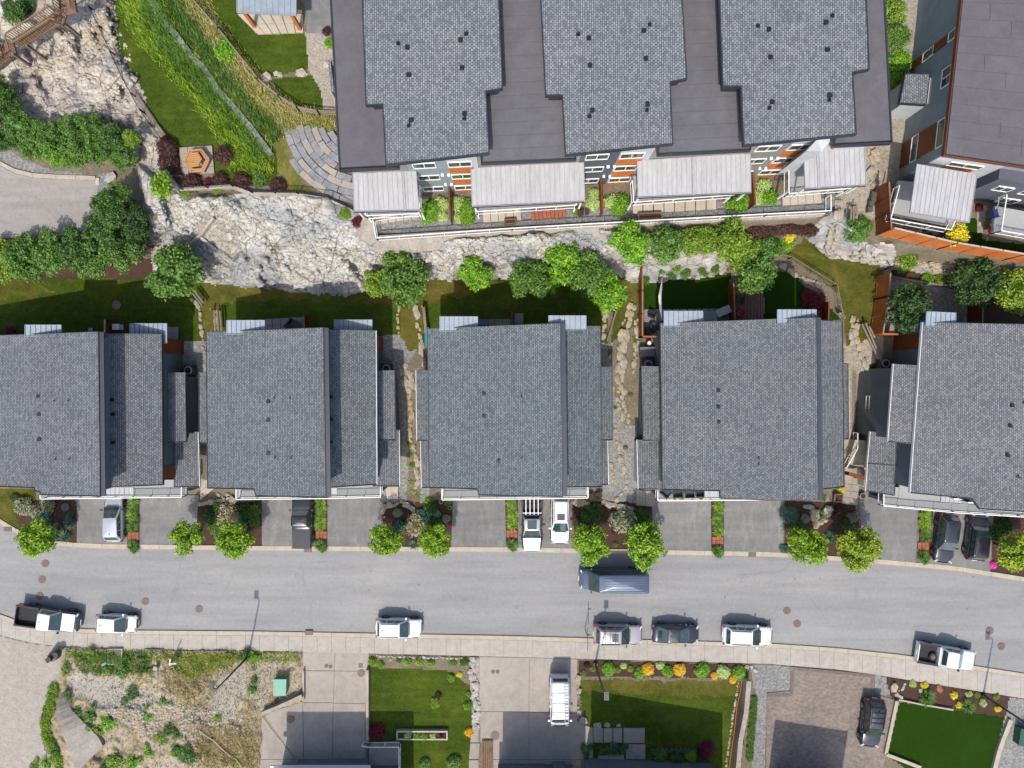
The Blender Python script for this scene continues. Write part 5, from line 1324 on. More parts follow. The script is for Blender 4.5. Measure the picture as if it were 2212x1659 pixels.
# ---------------------------------------------------------------- foliage meshes
def leaf_quads(P_, Nn, size, r):
    """n leaves: positions P_, facing Nn"""
    n = len(P_)
    a = r.normal(size=(n, 3)); a -= (a * Nn).sum(1, keepdims=True) * Nn; a /= np.linalg.norm(a, axis=1, keepdims=True) + 1e-9
    b = np.cross(Nn, a)
    s_ = size * (0.7 + 0.6 * r.random((n, 1)))
    v = np.stack([P_ - a * s_, P_ - b * s_ * .55, P_ + a * s_, P_ + b * s_ * .55], 1).reshape(-1, 3)
    f = np.arange(4 * n).reshape(-1, 4)
    return v, f
def crown_mesh(name, seed, nclump, nleaf, size, flat=.8, lump=.42, spread=.72, lo=-.5, rough=.55):
    r = np.random.default_rng(seed)
    # clump centres spread evenly over a dome
    c = []; k_ = 0
    while len(c) < nclump and k_ < 5000:
        k_ += 1
        d = r.normal(size=3); d /= np.linalg.norm(d)
        if d[2] < lo: continue
        q = d * np.array([spread, spread, spread * flat]) * (.55 + .5 * r.random())
        if all(np.linalg.norm(q - e_) > lump * .62 for e_ in c): c.append(q)
    c = np.array(c); rad = lump * (.75 + .5 * r.random(len(c)))
    rad[: max(2, len(c) // 5)] *= 1.35; idx = r.choice(len(c), nleaf, p=(rad ** 2) / (rad ** 2).sum())
    d = r.normal(size=(nleaf, 3)); d /= np.linalg.norm(d, axis=1, keepdims=True)
    d[:, 2] = np.where(d[:, 2] < -.3, -d[:, 2], d[:, 2])
    P_ = c[idx] + d * (rad[idx] * (.55 + .5 * r.random(nleaf)))[:, None]
    P_[:, 2] *= 1.0
    Nn = d * (1 - rough) + r.normal(size=(nleaf, 3)) * rough * .8 + np.array([0, 0, .35]); Nn /= np.linalg.norm(Nn, axis=1, keepdims=True)
    v, f = leaf_quads(P_, Nn, size, r)
    bm = bmesh.new(); bmesh.ops.create_icosphere(bm, subdivisions=2, radius=.52)
    cv = np.array([tuple(x.co) for x in bm.verts]) * np.array([1, 1, flat]); cv *= (1 + .18 * r.normal(size=(len(cv), 1)))
    cf = np.array([[x.index for x in fc.verts] for fc in bm.faces]); bm.free()
    cf4 = np.concatenate([cf, cf[:, 2:3]], 1)
    me = bpy.data.meshes.new(name)
    verts = np.concatenate([v, cv]); faces = f.tolist() + [[int(q) + len(v) for q in t] for t in cf]
    me.from_pydata(verts.tolist(), [], faces); me.update()
    me.materials.append(L['mid'])
    return me
CR_T = [crown_mesh('tree_crown_%d' % i, 100 + i, 46, 4600, .056, .85, .235, .84) for i in range(8)]
CR_W = [crown_mesh('weed_crown_%d' % i, 250 + i, 7, 420, .11, .6, .42, .95, lo=-.1) for i in range(4)]
CR_R = [crown_mesh('round_crown_%d' % i, 130 + i, 46, 4200, .058, .9, .26, .78, rough=.4) for i in range(2)]
CR_B = [crown_mesh('bush_crown_%d' % i, 150 + i, 16, 1300, .085, .75, .38, .68, lo=-.1) for i in range(4)]
CR_M = [crown_mesh('clipped_crown_%d' % i, 170 + i, 60, 2400, .07, .85, .27, .76, lo=-.1, rough=.3) for i in range(2)]
def tuft_mesh(name, seed, n, wid, out=1.0, droop=.25):
    r = np.random.default_rng(seed); v = []; f = []
    for i in range(n):
        a = r.random() * 2 * math.pi; b = r.random() ** .6; u = np.array([math.cos(a), math.sin(a), 0]); s_ = np.array([-u[1], u[0], 0]) * wid
        o = u * b * .35; h = .9 - .5 * b * r.random(); e1 = o + u * (.35 * b) + np.array([0, 0, h * .7]); e2 = o + u * (out * (.35 + .65 * b) * (.6 + .4 * r.random())) + np.array([0, 0, h - droop * b])
        k_ = len(v); v += [o - s_, o + s_, e1 + s_ * .8, e1 - s_ * .8, e2]; f += [(k_, k_ + 1, k_ + 2, k_ + 3), (k_ + 3, k_ + 2, k_ + 4)]
    me = bpy.data.meshes.new(name); me.from_pydata([tuple(map(float, q)) for q in v], [], f); me.update(); me.materials.append(L['grass'])
    return me
TUFT = [tuft_mesh('tuft_%d' % i, 200 + i, 170, .03) for i in range(3)]
def setmat(o, m):
    o.material_slots[0].link = 'OBJECT'; o.material_slots[0].material = m
def tree(cx, cy, rp, col, h, label, group=None, meshes=None, name='tree', zg=None, flat=1.0, stretch=1.0):
    """crown centre appears at (cx, cy); rp = crown radius in picture px; h = height of the crown centre"""
    z = zs(cx, cy) if zg is None else zg
    for _ in range(3):
        p = W(cx, cy, z + h)
        z = ground_z(p.x, p.y) if zg is None else zg
    r = rp * (CAM_H - z - h) / F
    t = thing(name, label, name.split('_')[-1] if name != 'tree' else 'tree', (p.x, p.y, z), group)
    tr = MB(); top_ = h - r * .2
    tr.tube([(p.x, p.y, z - .2), (p.x + .03, p.y, z + top_ * .5), (p.x, p.y + .04, z + top_)], [.05 + r * .045, .04 + r * .035, .03 + r * .02], 8)
    for k_ in range(5):
        a = k_ * 1.26 + random.random(); q = Vector((p.x, p.y, z + top_ * (.55 + .08 * k_)))
        tr.tube([q, q + Vector((math.cos(a) * r * .35, math.sin(a) * r * .35, r * .3)), q + Vector((math.cos(a) * r * .62, math.sin(a) * r * .62, r * .6))], [.03 + r * .018, .02 + r * .012, .012], 6)
    tr.build('trunk', M_trunk, t)
    c = link('crown', random.choice(meshes or CR_T), t, (0, 0, h))
    c.scale = (r * random.uniform(.93, 1.1), r * random.uniform(.93, 1.1), min(r, h) * flat); c.rotation_euler = (0, 0, random.random() * 6.28)
    if stretch != 1.0: c.rotation_euler = (0, 0, random.choice((0, math.pi)))
    setmat(c, L[col]); return t
def bush(cx, cy, rp, col, label, group=None, meshes=None, name='shrub', cat='shrub', hk=.9, z=None, sy=1.0):
    r0 = rp * 65.0 / F; z = land_z(cx, cy) if z is None else z
    p = W(cx, cy, z + r0 * hk * .5); r = rp * (CAM_H - z) / F
    o = link(name, random.choice(meshes or CR_B)); o.location = (p.x, p.y, z + r * .12)
    o.scale = (r * 1.02, r * sy * 1.02, r * hk); o.rotation_euler = (0, 0, random.random() * 6.28 if sy == 1 else 0)
    setmat(o, L[col]); return tag(o, label, cat, group)
def tuft(cx, cy, rp, col, label, group=None, hk=.8, name='ornamental_grass', cat='plant', z=None):
    return bush(cx, cy, rp, col, label, group, TUFT, name, cat, hk, z)

# street trees
ORD = ['first', 'second', 'third', 'fourth', 'fifth', 'sixth', 'seventh', 'eighth', 'ninth', 'tenth', 'eleventh', 'twelfth', 'thirteenth', 'fourteenth', 'fifteenth', 'sixteenth', 'seventeenth', 'eighteenth', 'nineteenth', 'twentieth']
ORD += ['twenty ' + o for o in ORD[:9]] + ['thirtieth'] + ['thirty ' + o for o in ORD[:9]] + ['fortieth'] + ['forty ' + o for o in ORD[:9]]
g = 'lime green street trees in front of the duplexes'
for cx_, cy_, r_, c_, lb in [(82, 1160, 42, 'lime', 'round lime green street tree at the left end of the upper kerb'),
    (403, 1162, 36, 'lime', 'small lime street tree right of the wide leftmost driveway'), (507, 1165, 41, 'lime', 'lime street tree at the kerb just left of the black pickup driveway'),
    (832, 1166, 38, 'lime', 'lime street tree at the kerb between the black pickup and the pale feathery shrub'), (940, 1166, 36, 'lime', 'smaller bright street tree left of the middle duplex driveway'),
    (1275, 1176, 46, 'lime', 'large lime street tree right of the white wagon'), (1390, 1176, 49, 'lime', 'widest lime street tree, reaching over the kerb above the blue van'),
    (1742, 1178, 46, 'lime', 'lime street tree right of the empty double driveways'), (1851, 1182, 47, 'autumn', 'orange tinged lime street tree beside the stained driveway'),
    (2196, 1190, 46, 'autumn', 'orange tinged street tree cut by the right edge of the picture')]:
    tree(cx_, cy_, r_, c_, 3.2, lb, g, zg=0)
# trees of the yards and the cliff
for cx_, cy_, r_, c_, h_, ms, lb in [
    (381, 590, 62, 'mid', 4.2, CR_T, 'large round green tree at the left end of the bedrock cliff above the lawn'),
    (822, 612, 36, 'olive', 2.6, CR_T, 'yellow green small tree at the foot of the cliff, joined to a darker one'), (873, 600, 53, 'mid', 3.6, CR_T, 'darker green tree at the foot of the cliff beside its yellow green neighbour'),
    (1028, 593, 37, 'bright', 2.8, CR_T, 'lone bright green tree at the foot of the pale cliff'),
    (1143, 602, 46, 'mid', 3.4, CR_T, 'dull green tree at the left end of the clump above the middle duplex'), (1216, 565, 44, 'bright', 3.4, CR_T, 'bright green tree at the top of the clump above the middle duplex'),
    (1262, 592, 46, 'mid', 3.6, CR_R, 'grey green tree in the centre of the clump above the middle duplex'), (1180, 606, 26, 'bright', 2.4, CR_T, 'small bright tree tucked between the two left trees of the clump above the middle duplex'),
    (1315, 629, 43, 'bright', 3.2, CR_T, 'bright green tree at the lower right of the clump above the middle duplex'),
    (1362, 522, 45, 'bright', 2.6, CR_T, 'bright tree directly below the retaining wall railing, leftmost of its row'), (1372, 554, 24, 'bright', 1.6, CR_B, 'small bright tree hanging over the pale rock below the railing row'),
    (1440, 525, 44, 'mid', 2.6, CR_R, 'dark green tree second in the row below the retaining wall railing'), (1505, 520, 36, 'olive', 2.4, CR_T, 'olive tree with yellow tips third in the row below the retaining wall railing'),
    (1578, 518, 42, 'olive', 2.8, CR_T, 'wide yellow green tree fourth in the row below the retaining wall railing'), (1622, 578, 50, 'mid', 3.4, CR_T, 'big mid green tree overhanging the brown plank deck'),
    (1602, 545, 36, 'olive', 2.8, CR_T, 'yellow green tree between the wide one and the big deck tree'), (1652, 540, 34, 'mid', 2.4, CR_T, 'mid green tree at the upper end of the grey slope fence'),
    (1955, 664, 55, 'deep', 3.6, CR_T, 'dark green tree over the grey gravel yard at the right'), (2103, 610, 52, 'deep', 3.4, CR_T, 'dark tree at the back of the right hand gravel yard'),
    (2188, 630, 46, 'olive', 4.0, CR_T, 'lime topped tree at the right edge of the picture behind the rightmost duplex'),
    (2066, 509, 24, 'yellow', 1.8, CR_B, 'small bright yellow tree behind the long orange fence'),
    (8, 560, 46, 'olive', 3.4, CR_T, 'pale olive tree at the left edge of the tree belt'), (62, 556, 48, 'mid', 3.6, CR_T, 'second tree from the left edge in the belt below the car park'),
    (120, 545, 46, 'mid', 3.6, CR_T, 'third tree from the left edge in the belt below the car park'), (165, 535, 42, 'dark', 3.6, CR_T, 'dark fourth tree of the belt below the car park'),
    (200, 560, 38, 'mid', 3.4, CR_T, 'green tree of the belt beside the brown mulch gap'), (226, 505, 42, 'dark', 3.8, CR_T, 'dark tree at the lower right corner of the car park'),
    (262, 545, 42, 'mid', 3.4, CR_T, 'mid green tree right of the mulch gap in the belt'), (240, 452, 40, 'dark', 3.4, CR_T, 'dark tree whose shadow falls across the car park'),
    (285, 470, 38, 'deep', 3.0, CR_T, 'deep green tree close against the left cliff edge'), (290, 520, 36, 'dark', 3.0, CR_T, 'dark tree between the belt and the left cliff'),
    (258, 418, 26, 'mid', 2.6, CR_T, 'slender green tree just below the big grey boulder'), (352, 403, 30, 'lime', 1.6, CR_B, 'bright lime shrub tree on the rock left of the purple shrubs')]:
    tree(cx_, cy_, r_ * (1.1 if 1140 < cx_ < 1700 else 1.04), c_, h_, lb, None, ms)
g = 'hedge trees above the car park'
for i, (cx_, cy_, r_, c_) in enumerate(sorted([(5, 200, 34, 'dark'), (22, 245, 34, 'dark'), (45, 275, 36, 'mid'), (85, 290, 34, 'mid'), (75, 318, 30, 'mid'), (120, 305, 38, 'mid'), (160, 285, 38, 'mid'), (205, 282, 36, 'mid'), (165, 335, 34, 'mid'), (212, 322, 36, 'mid'), (250, 310, 36, 'dark'), (270, 345, 28, 'mid'), (10, 300, 34, 'dark'), (285, 300, 20, 'olive'), (125, 340, 26, 'bright')])):
    tree(cx_, cy_, r_, c_, 1.9, ORD[i] + ' tree from the left in the thicket above the car park', g, None)
for cx_, cy_, r_, c_, lb in [(30, 25, 27, 'dark', 'dark shrub left of the brown timber stair'), (52, 12, 22, 'dark', 'dark shrub at the top edge behind the timber stair'),
    (2482 - 540, 75, 30, 'mid', 'middle one of the three clipped shrubs left of the pale blue building'), (1946, 132, 30, 'bright', 'lowest round shrub left of the pale blue building'), (1932, 22, 32, 'olive', 'uppermost soft shrub left of the pale blue building'), (1938, 168, 24, 'bright', 'small shrub above the small shingled entry roof'),
    (1856, 495, 33, 'mid', 'neat round green shrub by the start of the orange fence'),
    (710, 92, 12, 'bright', 'bright narrow shrub against the left edge of the apartment roof'), (706, 66, 11, 'purple', 'dark purple shrub against the left edge of the apartment roof'),
    (485, 106, 26, 'bright', 'bright weed clump on the slope beside the grey rail fence'), (400 - 26, 360, 0.1, 'red', '')]:
    if r_ > 1: bush(cx_, cy_, r_, c_, lb, None, CR_M if 'clipped' in lb or 'round' in lb else CR_B)
for i, (cx_, cy_, r_, c_, lb) in enumerate([(358, 318, 24, 'purple', 'dark purple shrub left of the hexagonal bench, top one'), (360, 350, 26, 'purple', 'dark purple shrub left of the hexagonal bench, middle one'), (374, 378, 20, 'purple', 'dark purple shrub at the lower left of the bench patio'),
    (484, 334, 24, 'purple', 'round dark purple shrub right of the hexagonal bench'), (415, 393, 23, 'purple', 'dark purple shrub below the hexagonal bench'), (475, 388, 20, 'purple', 'dark purple shrub lower right of the bench patio'), (520, 388, 22, 'purple', 'dark purple shrub by the start of the black fence'),
    (600, 402, 20, 'purple', 'dark purple shrub left of the curved slate slabs'), (357, 300, 12, 'red', 'crimson leaved shrub at the end of the long fence wall'), (449, 391, 9, 'red', 'small crimson plant between the purple shrubs'), (468, 410, 13, 'olive', 'yellow green plant under the black fence near the purple shrubs'),
    (560, 385, 18, 'mid', 'green weed mound left of the slate slabs'), (395, 412, 14, 'olive', 'lime plant at the edge of the rock near the bench')]):
    bush(cx_, cy_, r_, c_, lb, None, CR_M if c_ == 'purple' else None)
for cx_, cy_, r_, c_, lb in [(930, 452, 24, 'bright', 'bright green shrub right of the leftmost canopy'), (953, 440, 17, 'varieg', 'cream and green shrub left of the first cedar partition'), (925, 470, 18, 'bright', 'lower green shrub right of the leftmost canopy'), (955, 465, 14, 'varieg', 'lower cream shrub left of the first cedar partition'),
    (988, 440, 18, 'varieg', 'cream and green shrub right of the first cedar partition'), (1008, 448, 20, 'bright', 'green shrub left of the second canopy'), (1010, 470, 18, 'bright', 'lower green shrub left of the second canopy'), (990, 470, 13, 'varieg', 'lower cream shrub right of the first cedar partition'),
    (1282, 440, 18, 'varieg', 'cream shrub right of the second canopy'), (1284, 418, 14, 'varieg', 'smaller cream shrub right of the second canopy'), (1318, 435, 17, 'varieg', 'cream shrub right of the second cedar partition'), (1342, 435, 22, 'bright', 'green shrub left of the third canopy'), (1338, 452, 18, 'bright', 'lower green shrub left of the third canopy'),
    (1602, 438, 22, 'bright', 'green shrub under the right end of the third canopy rail'), (1580, 442, 16, 'bright', 'smaller green shrub below the third canopy rail'), (1638, 425, 17, 'varieg', 'cream shrub right of the third cedar partition'), (1664, 425, 22, 'bright', 'green shrub left of the fourth canopy rail'), (1652, 400, 16, 'varieg', 'upper cream shrub right of the third canopy'),
    (1248, 455, 12, 'olive', 'low olive plant right of the red paver patio'), (1700, 522, 20, 'bright', 'bright low shrub left of the yellow one by the retaining wall end'), (1672, 522, 20, 'bright', 'low bright shrub above the grey slope fence'), (1706, 508, 15, 'yellow', 'yellow flowering low shrub by the retaining wall end'),
    (1965, 560, 24, 'olive', 'lime green spreading shrub below the long orange fence'), (1950, 578, 14, 'lime', 'small lime plant above the cedar gate fence'), (2005, 600, 15, 'bright', 'green weed mound at the edge of the mulch bed in the right yard'), (2035, 598, 18, 'olive', 'olive weed mound beside the dark yard tree'),
    (1722, 495, 0, '', ''), (745, 460, 15, 'olive', 'wild green plant on the rock by the end of the black fence'), (770, 480, 13, 'red', 'reddish wild plant beside the concrete landing'), (1765, 658, 30, 'red', 'crimson maple shrub by the cedar screen of the fourth duplex'), (1745, 640, 18, 'red', 'smaller crimson maple shrub near the fourth duplex'),
    (22, 717, 13, 'red', 'small crimson shrub at the corner of the leftmost duplex'), (1502, 535, 7, 'red', 'tiny red flowers under the olive tree in the railing row'), (2116, 448, 10, 'red', 'crimson shrub between the two upper right balconies')]:
    if r_: bush(cx_, cy_, r_, c_, lb)
for i in range(9):
    bush(1630 + i * 15.5, 495 + 3 * math.sin(i) - i * .4, 18, 'purple', ORD[i] + ' dark purple shrub from the left in the hedge under the retaining wall', 'purple hedge shrubs under the retaining wall', CR_M)
for i, (x, y, r_, c_) in enumerate(sorted([(1430, 585, 9, 'olive'), (1462, 578, 12, 'olive'), (1480, 590, 14, 'mid'), (1520, 585, 14, 'mid'), (1545, 580, 12, 'mid'), (1450, 595, 10, 'mid'), (1395, 605, 10, 'mid')])):
    bush(x, y, r_, c_, ORD[i] + ' plant from the left in the rockery above the small lawn of the fourth duplex', 'rockery plants above the small lawn')
# beds between the driveways
for cx_, cy_, r_, c_, k_, lb in [
    (48, 1092, 20, 'silver', 'b', 'grey green shrub at the corner of the leftmost duplex'), (72, 1105, 17, 'silver', 'b', 'grey green flowering shrub beside the leftmost street tree'), (102, 1090, 15, 'silver', 'b', 'pale flowering shrub under the leftmost balcony'), (92, 1125, 17, 'blue', 'b', 'blue green low conifer in the leftmost bed'), (150, 1130, 15, 'blue', 't', 'blue green tuft in the mulch left of the silver hatchback'), (140, 1160, 16, 'blue', 't', 'blue green tuft at the kerb left of the silver hatchback'), (152, 1112, 9, 'blue', 't', 'small blue green tuft below the bed manhole'), (125, 1140, 12, 'blue', 't', 'blue green tuft beside the leftmost street tree'), (30, 1080, 12, 'dark', 'b', 'dark shrub beside the side lawn at the far left'), (112, 1158, 14, 'dark', 'b', 'dark shrub right behind the leftmost street tree'),
    (450, 1118, 17, 'dark', 'b', 'dark shrub behind the small street tree of the second bed'), (465, 1140, 15, 'mid', 'b', 'green ground shrub in the second bed'), (470, 1095, 12, 'bright', 'b', 'bright shrub at the top of the second bed'), (492, 1112, 25, 'tan', 'b', 'pale feathery shrub in the middle of the second bed'), (525, 1105, 19, 'dark', 'b', 'dark shrub right of the pale shrub in the second bed'), (548, 1105, 16, 'mid', 'b', 'green shrub at the right side of the second bed'), (550, 1125, 12, 'mid', 'b', 'lower green shrub at the right side of the second bed'), (520, 1135, 15, 'blue', 'b', 'blue green shrub behind the second street tree'),
    (859, 1108, 10, 'silver', 'm', 'silver speckled dwarf shrub in the third bed by the stones'), (944, 1111, 8, 'silver', 'm', 'small silver speckled shrub in the upper right of the third bed'), (964, 1121, 9, 'silver', 'm', 'silver speckled shrub by the white pebble edge of the middle driveway'), (899, 1135, 24, 'tan', 'b', 'pale feathery shrub in the middle of the third bed'), (915, 1115, 16, 'blue', 'b', 'blue green shrub behind the pale feathery shrub'), (930, 1097, 14, 'dark', 'b', 'dark shrub near the pots of the third bed'), (862, 1140, 16, 'blue', 'b', 'blue green shrub between the street tree and the mulch'), (938, 1130, 16, 'dark', 'b', 'dark green shrub behind the smaller bright street tree'), (893, 1178, 12, 'blue', 't', 'blue green tuft at the kerb between the two bright street trees'), (925, 1083, 9, 'bright', 'b', 'bright low plant by the stone ring of the third bed'), (968, 1084, 8, 'bright', 'b', 'bright plant in the planter at the left of the middle driveway'),
    (1275, 1110, 24, 'dark', 'b', 'dense dark shrub right of the white wagon'), (1262, 1130, 18, 'dark', 'b', 'lower dark shrub right of the white wagon'), (1345, 1125, 28, 'silver', 'b', 'large grey green grassy shrub in the fourth bed'), (1388, 1115, 18, 'dark', 'b', 'dark shrub right of the grey green grassy shrub'), (1330, 1177, 6, 'mid', 'b', 'tiny green plant in the mulch between the two large street trees'), (1325, 1149, 4, 'red', 'b', 'tiny red flower clump in the fourth bed'),
    (1706, 1112, 19, 'blue', 'm', 'round blue green conifer at the left of the fifth bed'), (1740, 1120, 10, 'silver', 'm', 'speckled dwarf shrub in the fifth bed'), (1725, 1135, 14, 'dark', 'b', 'dark low shrub behind the lime tree of the fifth bed'), (1774, 1112, 12, 'mid', 't', 'green tuft between the stones of the fifth bed'), (1779, 1077, 9, 'olive', 't', 'narrow olive plant beside the gravel of the fifth bed'), (1814, 1108, 16, 'purple', 'm', 'round dark purple shrub in the fifth bed'), (1842, 1118, 13, 'silver', 'b', 'white flecked shrub by the pale edge stones of the fifth bed'), (1830, 1132, 14, 'dark', 'b', 'dark green shrub behind the orange tinged street tree'), (1793, 1160, 15, 'blue', 't', 'blue green tuft between the two trees of the fifth bed'), (1695, 1185, 10, 'blue', 'b', 'blue green low plant at the kerb of the fifth bed'), (1818, 1060, 9, 'yellow', 'b', 'yellow green plant in a pot beside the fourth duplex entry path'), (1865, 1072, 6, 'olive', 'b', 'small olive plant in a wicker basket by the stained driveway'),
    (2160, 1150, 18, 'dark', 'b', 'dark shrub right of the plum black suv'), (2175, 1135, 16, 'deep', 'b', 'deep green shrub under the rightmost balcony'), (2146, 1222, 8, 'pink', 'b', 'bright pink flowers at the end of the plum suv driveway')]:
    if k_ == 't': tuft(cx_, cy_, r_, c_, lb, name='tufted_plant')
    else: bush(cx_, cy_, r_ * 1.12, c_, lb, meshes=CR_M if k_ == 'm' else None)
# grassy dividers between paired driveways
for x0, y0, y1, nm in [(288, 1080, 1138, 'leftmost'), (694, 1082, 1136, 'second'), (1106, 1082, 1134, 'middle'), (1551, 1088, 1148, 'fourth'), (2000, 1110, 1160, 'rightmost')]:
    dv = 'driveway divider of the %s duplex' % nm
    w0 = 15
    bed = [(x0 - w0, y0 - 8), (x0 + w0 - 2, y0 - 8), (x0 + w0 - 2, y1 + 48), (x0, y1 + 58 if nm != 'rightmost' else y1 + 62), (x0 - w0 + 2, y1 + 44)]
    if nm == 'rightmost': bed = [(x - (y - y0) * .06 + 3, y) for x, y in bed]
    st = structure('planting_bed', ppoly(bed, .13, .16), M_bark)
    for k_ in range(6):
        yy = y0 + (y1 - y0) * k_ / 5; xx = x0 + random.uniform(-3, 3) - (0 if nm != 'rightmost' else (yy - y0) * .06)
        tuft(xx, yy, 14, random.choice(('mid', 'grass', 'grass')), ORD[k_] + ' grass tuft from the garage end in the ' + dv, 'grass tufts along the ' + dv, z=.13)
    yb = y1 + 20; xb = x0 - (0 if nm != 'rightmost' else 5)
    pt = thing('paver_patch', 'small patch of square red pavers in the ' + dv, 'paving', W(xb, yb, .13))
    for i in range(3):
        for j in range(2):
            q = [(xb - 12 + i * 8, yb - 8 + j * 8), (xb - 4.6 + i * 8, yb - 8 + j * 8), (xb - 4.6 + i * 8, yb - .6 + j * 8), (xb - 12 + i * 8, yb - .6 + j * 8)]
            MB().prism([W(a, b, .19) for a, b in q], .1).build('paver', M_patio_red, pt)
    tuft(xb - 2, yb + 22, 15, 'mid', 'tufted green grass at the street end of the ' + dv, z=.13)
    tuft(xb + 4, yb + 30, 11, 'mid', 'small lowest grass tuft near the kerb in the ' + dv, z=.13)
# gardens along the lower sidewalk
for cx_, cy_, r_, c_, lb in [(805, 1430, 11, 'lime', 'lime shrub at the upper left corner of the square lawn'), (823, 1437, 9, 'bright', 'low green plant beside the corner lime shrub of the square lawn'),
    (880, 1431, 10, 'lime', 'first of three round lime shrubs above the square lawn'), (905, 1430, 10, 'lime', 'middle of three round lime shrubs above the square lawn'), (930, 1434, 10, 'lime', 'last of three round lime shrubs above the square lawn'), (862, 1427, 6, 'mid', 'small dark green plant left of the three lime shrubs'), (843, 1425, 4, 'varieg', 'tiny pale agave like plant above the square lawn'),
    (979, 1432, 8, 'olive', 'small olive shrub at the upper right of the square lawn'), (1003, 1431, 11, 'mid', 'green shrub by the white stones of the square lawn'), (992, 1457, 7, 'yellow', 'yellow flowers among the stones right of the square lawn'), (975, 1465, 9, 'bright', 'bright green plant at the right side of the square lawn'),
    (940, 1520, 12, 'lime', 'lone lime shrub on the square lawn'), (947, 1502, 8, 'purple', 'dark thin sapling on the square lawn'), (1012, 1525, 11, 'bright', 'green plant by the rubble edge right of the square lawn'), (1012, 1500, 7, 'olive', 'sparse olive plant by the rubble edge right of the square lawn'), (1013, 1582, 10, 'gold', 'golden plant by the rubble edge right of the square lawn'),
    (815, 1580, 20, 'red', 'crimson shrub at the lower left corner of the square lawn'), (980, 1648, 17, 'mid', 'round green shrub at the bottom edge below the square lawn'), (917, 1650, 13, 'mid', 'smaller round shrub at the bottom edge below the square lawn'),
    (1315, 1446, 16, 'bright', 'round bright shrub just right of the lamp post'), (1347, 1438, 8, 'varieg', 'small cream shrub right of the first round bright shrub'), (1362, 1445, 8, 'olive', 'small olive shrub left of the second round bright shrub'), (1384, 1454, 14, 'bright', 'round bright shrub left of the first golden shrub'), (1399, 1446, 15, 'gold', 'first golden shrub in the lower sidewalk hedge'), (1426, 1438, 10, 'varieg', 'cream shrub between the two golden shrubs'), (1443, 1451, 14, 'bright', 'round bright shrub left of the second golden shrub'), (1468, 1448, 15, 'gold', 'second golden shrub in the lower sidewalk hedge'),
    (1517, 1449, 18, 'bright', 'largest round bright shrub right of the golden shrubs'), (1544, 1460, 9, 'gold', 'small golden shrub left of the cream shrub'), (1563, 1452, 16, 'varieg', 'large cream shrub in the lower sidewalk hedge'), (1596, 1452, 16, 'bright', 'last round bright shrub at the right end of the lower hedge'), (1584, 1469, 9, 'gold', 'small golden shrub at the right end of the lower hedge'), (1335, 1448, 8, 'olive', 'low olive shrub between the lamp post shrubs'),
    (1281, 1445, 7, 'olive', 'small olive plant left of the lamp post'), (1259, 1455, 7, 'olive', 'low plant at the left end of the lower hedge bed'), (1268, 1437, 8, 'purple', 'spiky dark plant left of the lamp post'),
    (1428, 1632, 16, 'mid', 'green shrub against the lowest dark roof, left one'), (1462, 1640, 15, 'dark', 'dark green shrub against the lowest dark roof, right one'), (1493, 1633, 13, 'autumn', 'orange tinged shrub above the lowest dark roof'), (1525, 1622, 20, 'red', 'dim crimson shrub in the shade at the bottom of the garden'), (1325, 1614, 12, 'blue', 'blue green plant in the slab garden'), (1350, 1612, 9, 'blue', 'small blue green plant in the slab garden'),
    (1972, 1478, 8, 'varieg', 'pale striped plant near the tan boulder'), (1997, 1481, 9, 'yellow', 'yellow shrub in the mulch strip, first from the left'), (2061, 1503, 9, 'yellow', 'yellow shrub in the middle of the mulch strip'), (2093, 1500, 8, 'varieg', 'white and green plant in the mulch strip'), (2072, 1524, 8, 'yellow', 'low yellow green plant on the turf edge'), (2112, 1502, 7, 'olive', 'olive plant left of the right hand lamp post'), (2125, 1519, 9, 'varieg', 'flowering plant below the right hand lamp post'), (2156, 1532, 8, 'yellow', 'last yellow plant at the corner of the smooth turf'), (2154, 1505, 8, 'olive', 'olive plant right of the right hand lamp post')]:
    rnd = 'round' in lb or 'golden shrub' in lb or 'cream shrub' in lb
    bush(cx_, cy_, r_, c_, lb, meshes=CR_M if rnd else None)
tuft(2002, 1508, 20, 'mid', 'arching grass plant overhanging the left part of the smooth turf edge'); tuft(2092, 1526, 17, 'mid', 'arching grass plant overhanging the middle of the smooth turf edge')
for k_ in range(13):
    bush(1630 - k_ * .9 - 0, 1512 + k_ * 10.5, 9, 'mid', ORD[k_] + ' from the top in the hedge row beside the pale garden wall', 'row of hedge plants beside the pale garden wall', z=.1)
for k_ in range(10): bush(1410 + k_ * 10, 1622 + random.uniform(-1, 1), 6, 'blue', ORD[k_] + ' low blue green plant from the left above the lowest dark roof', 'blue green edging plants', z=.08)
for i, (x, c_) in enumerate([(880, 'varieg'), (900, 'bright'), (917, 'bright'), (935, 'varieg'), (953, 'red')]):
    bush(x, 1591, 8 if i < 4 else 6, c_, ORD[i] + ' plant from the left in the long white framed planter', 'plants in the long planter', z=.35)
for i, (x, y, r_, c_) in enumerate([(885, 962, 7, 'olive'), (889, 982, 7, 'olive'), (892, 1005, 8, 'mid'), (888, 1040, 7, 'olive'), (893, 1062, 7, 'mid'), (900, 1070, 6, 'olive'), (884, 905, 5, 'mid'), (912, 950, 5, 'olive')]):
    bush(x, y, r_, c_, ORD[i] + ' small weed in the gravel gap left of the middle duplex', 'weeds in the gap left of the middle duplex', CR_W, hk=.5)
for i, (x, y, r_) in enumerate([(1318, 760, 7), (1352, 965, 6), (1330, 880, 5), (1362, 850, 6), (1378, 700, 9), (1374, 735, 8), (1357, 640, 8), (1372, 660, 8)]):
    bush(x, y, r_, 'mid', ORD[i] + ' small weed in the boulder gap right of the middle duplex', 'weeds in the boulder gap', CR_W, hk=.5)
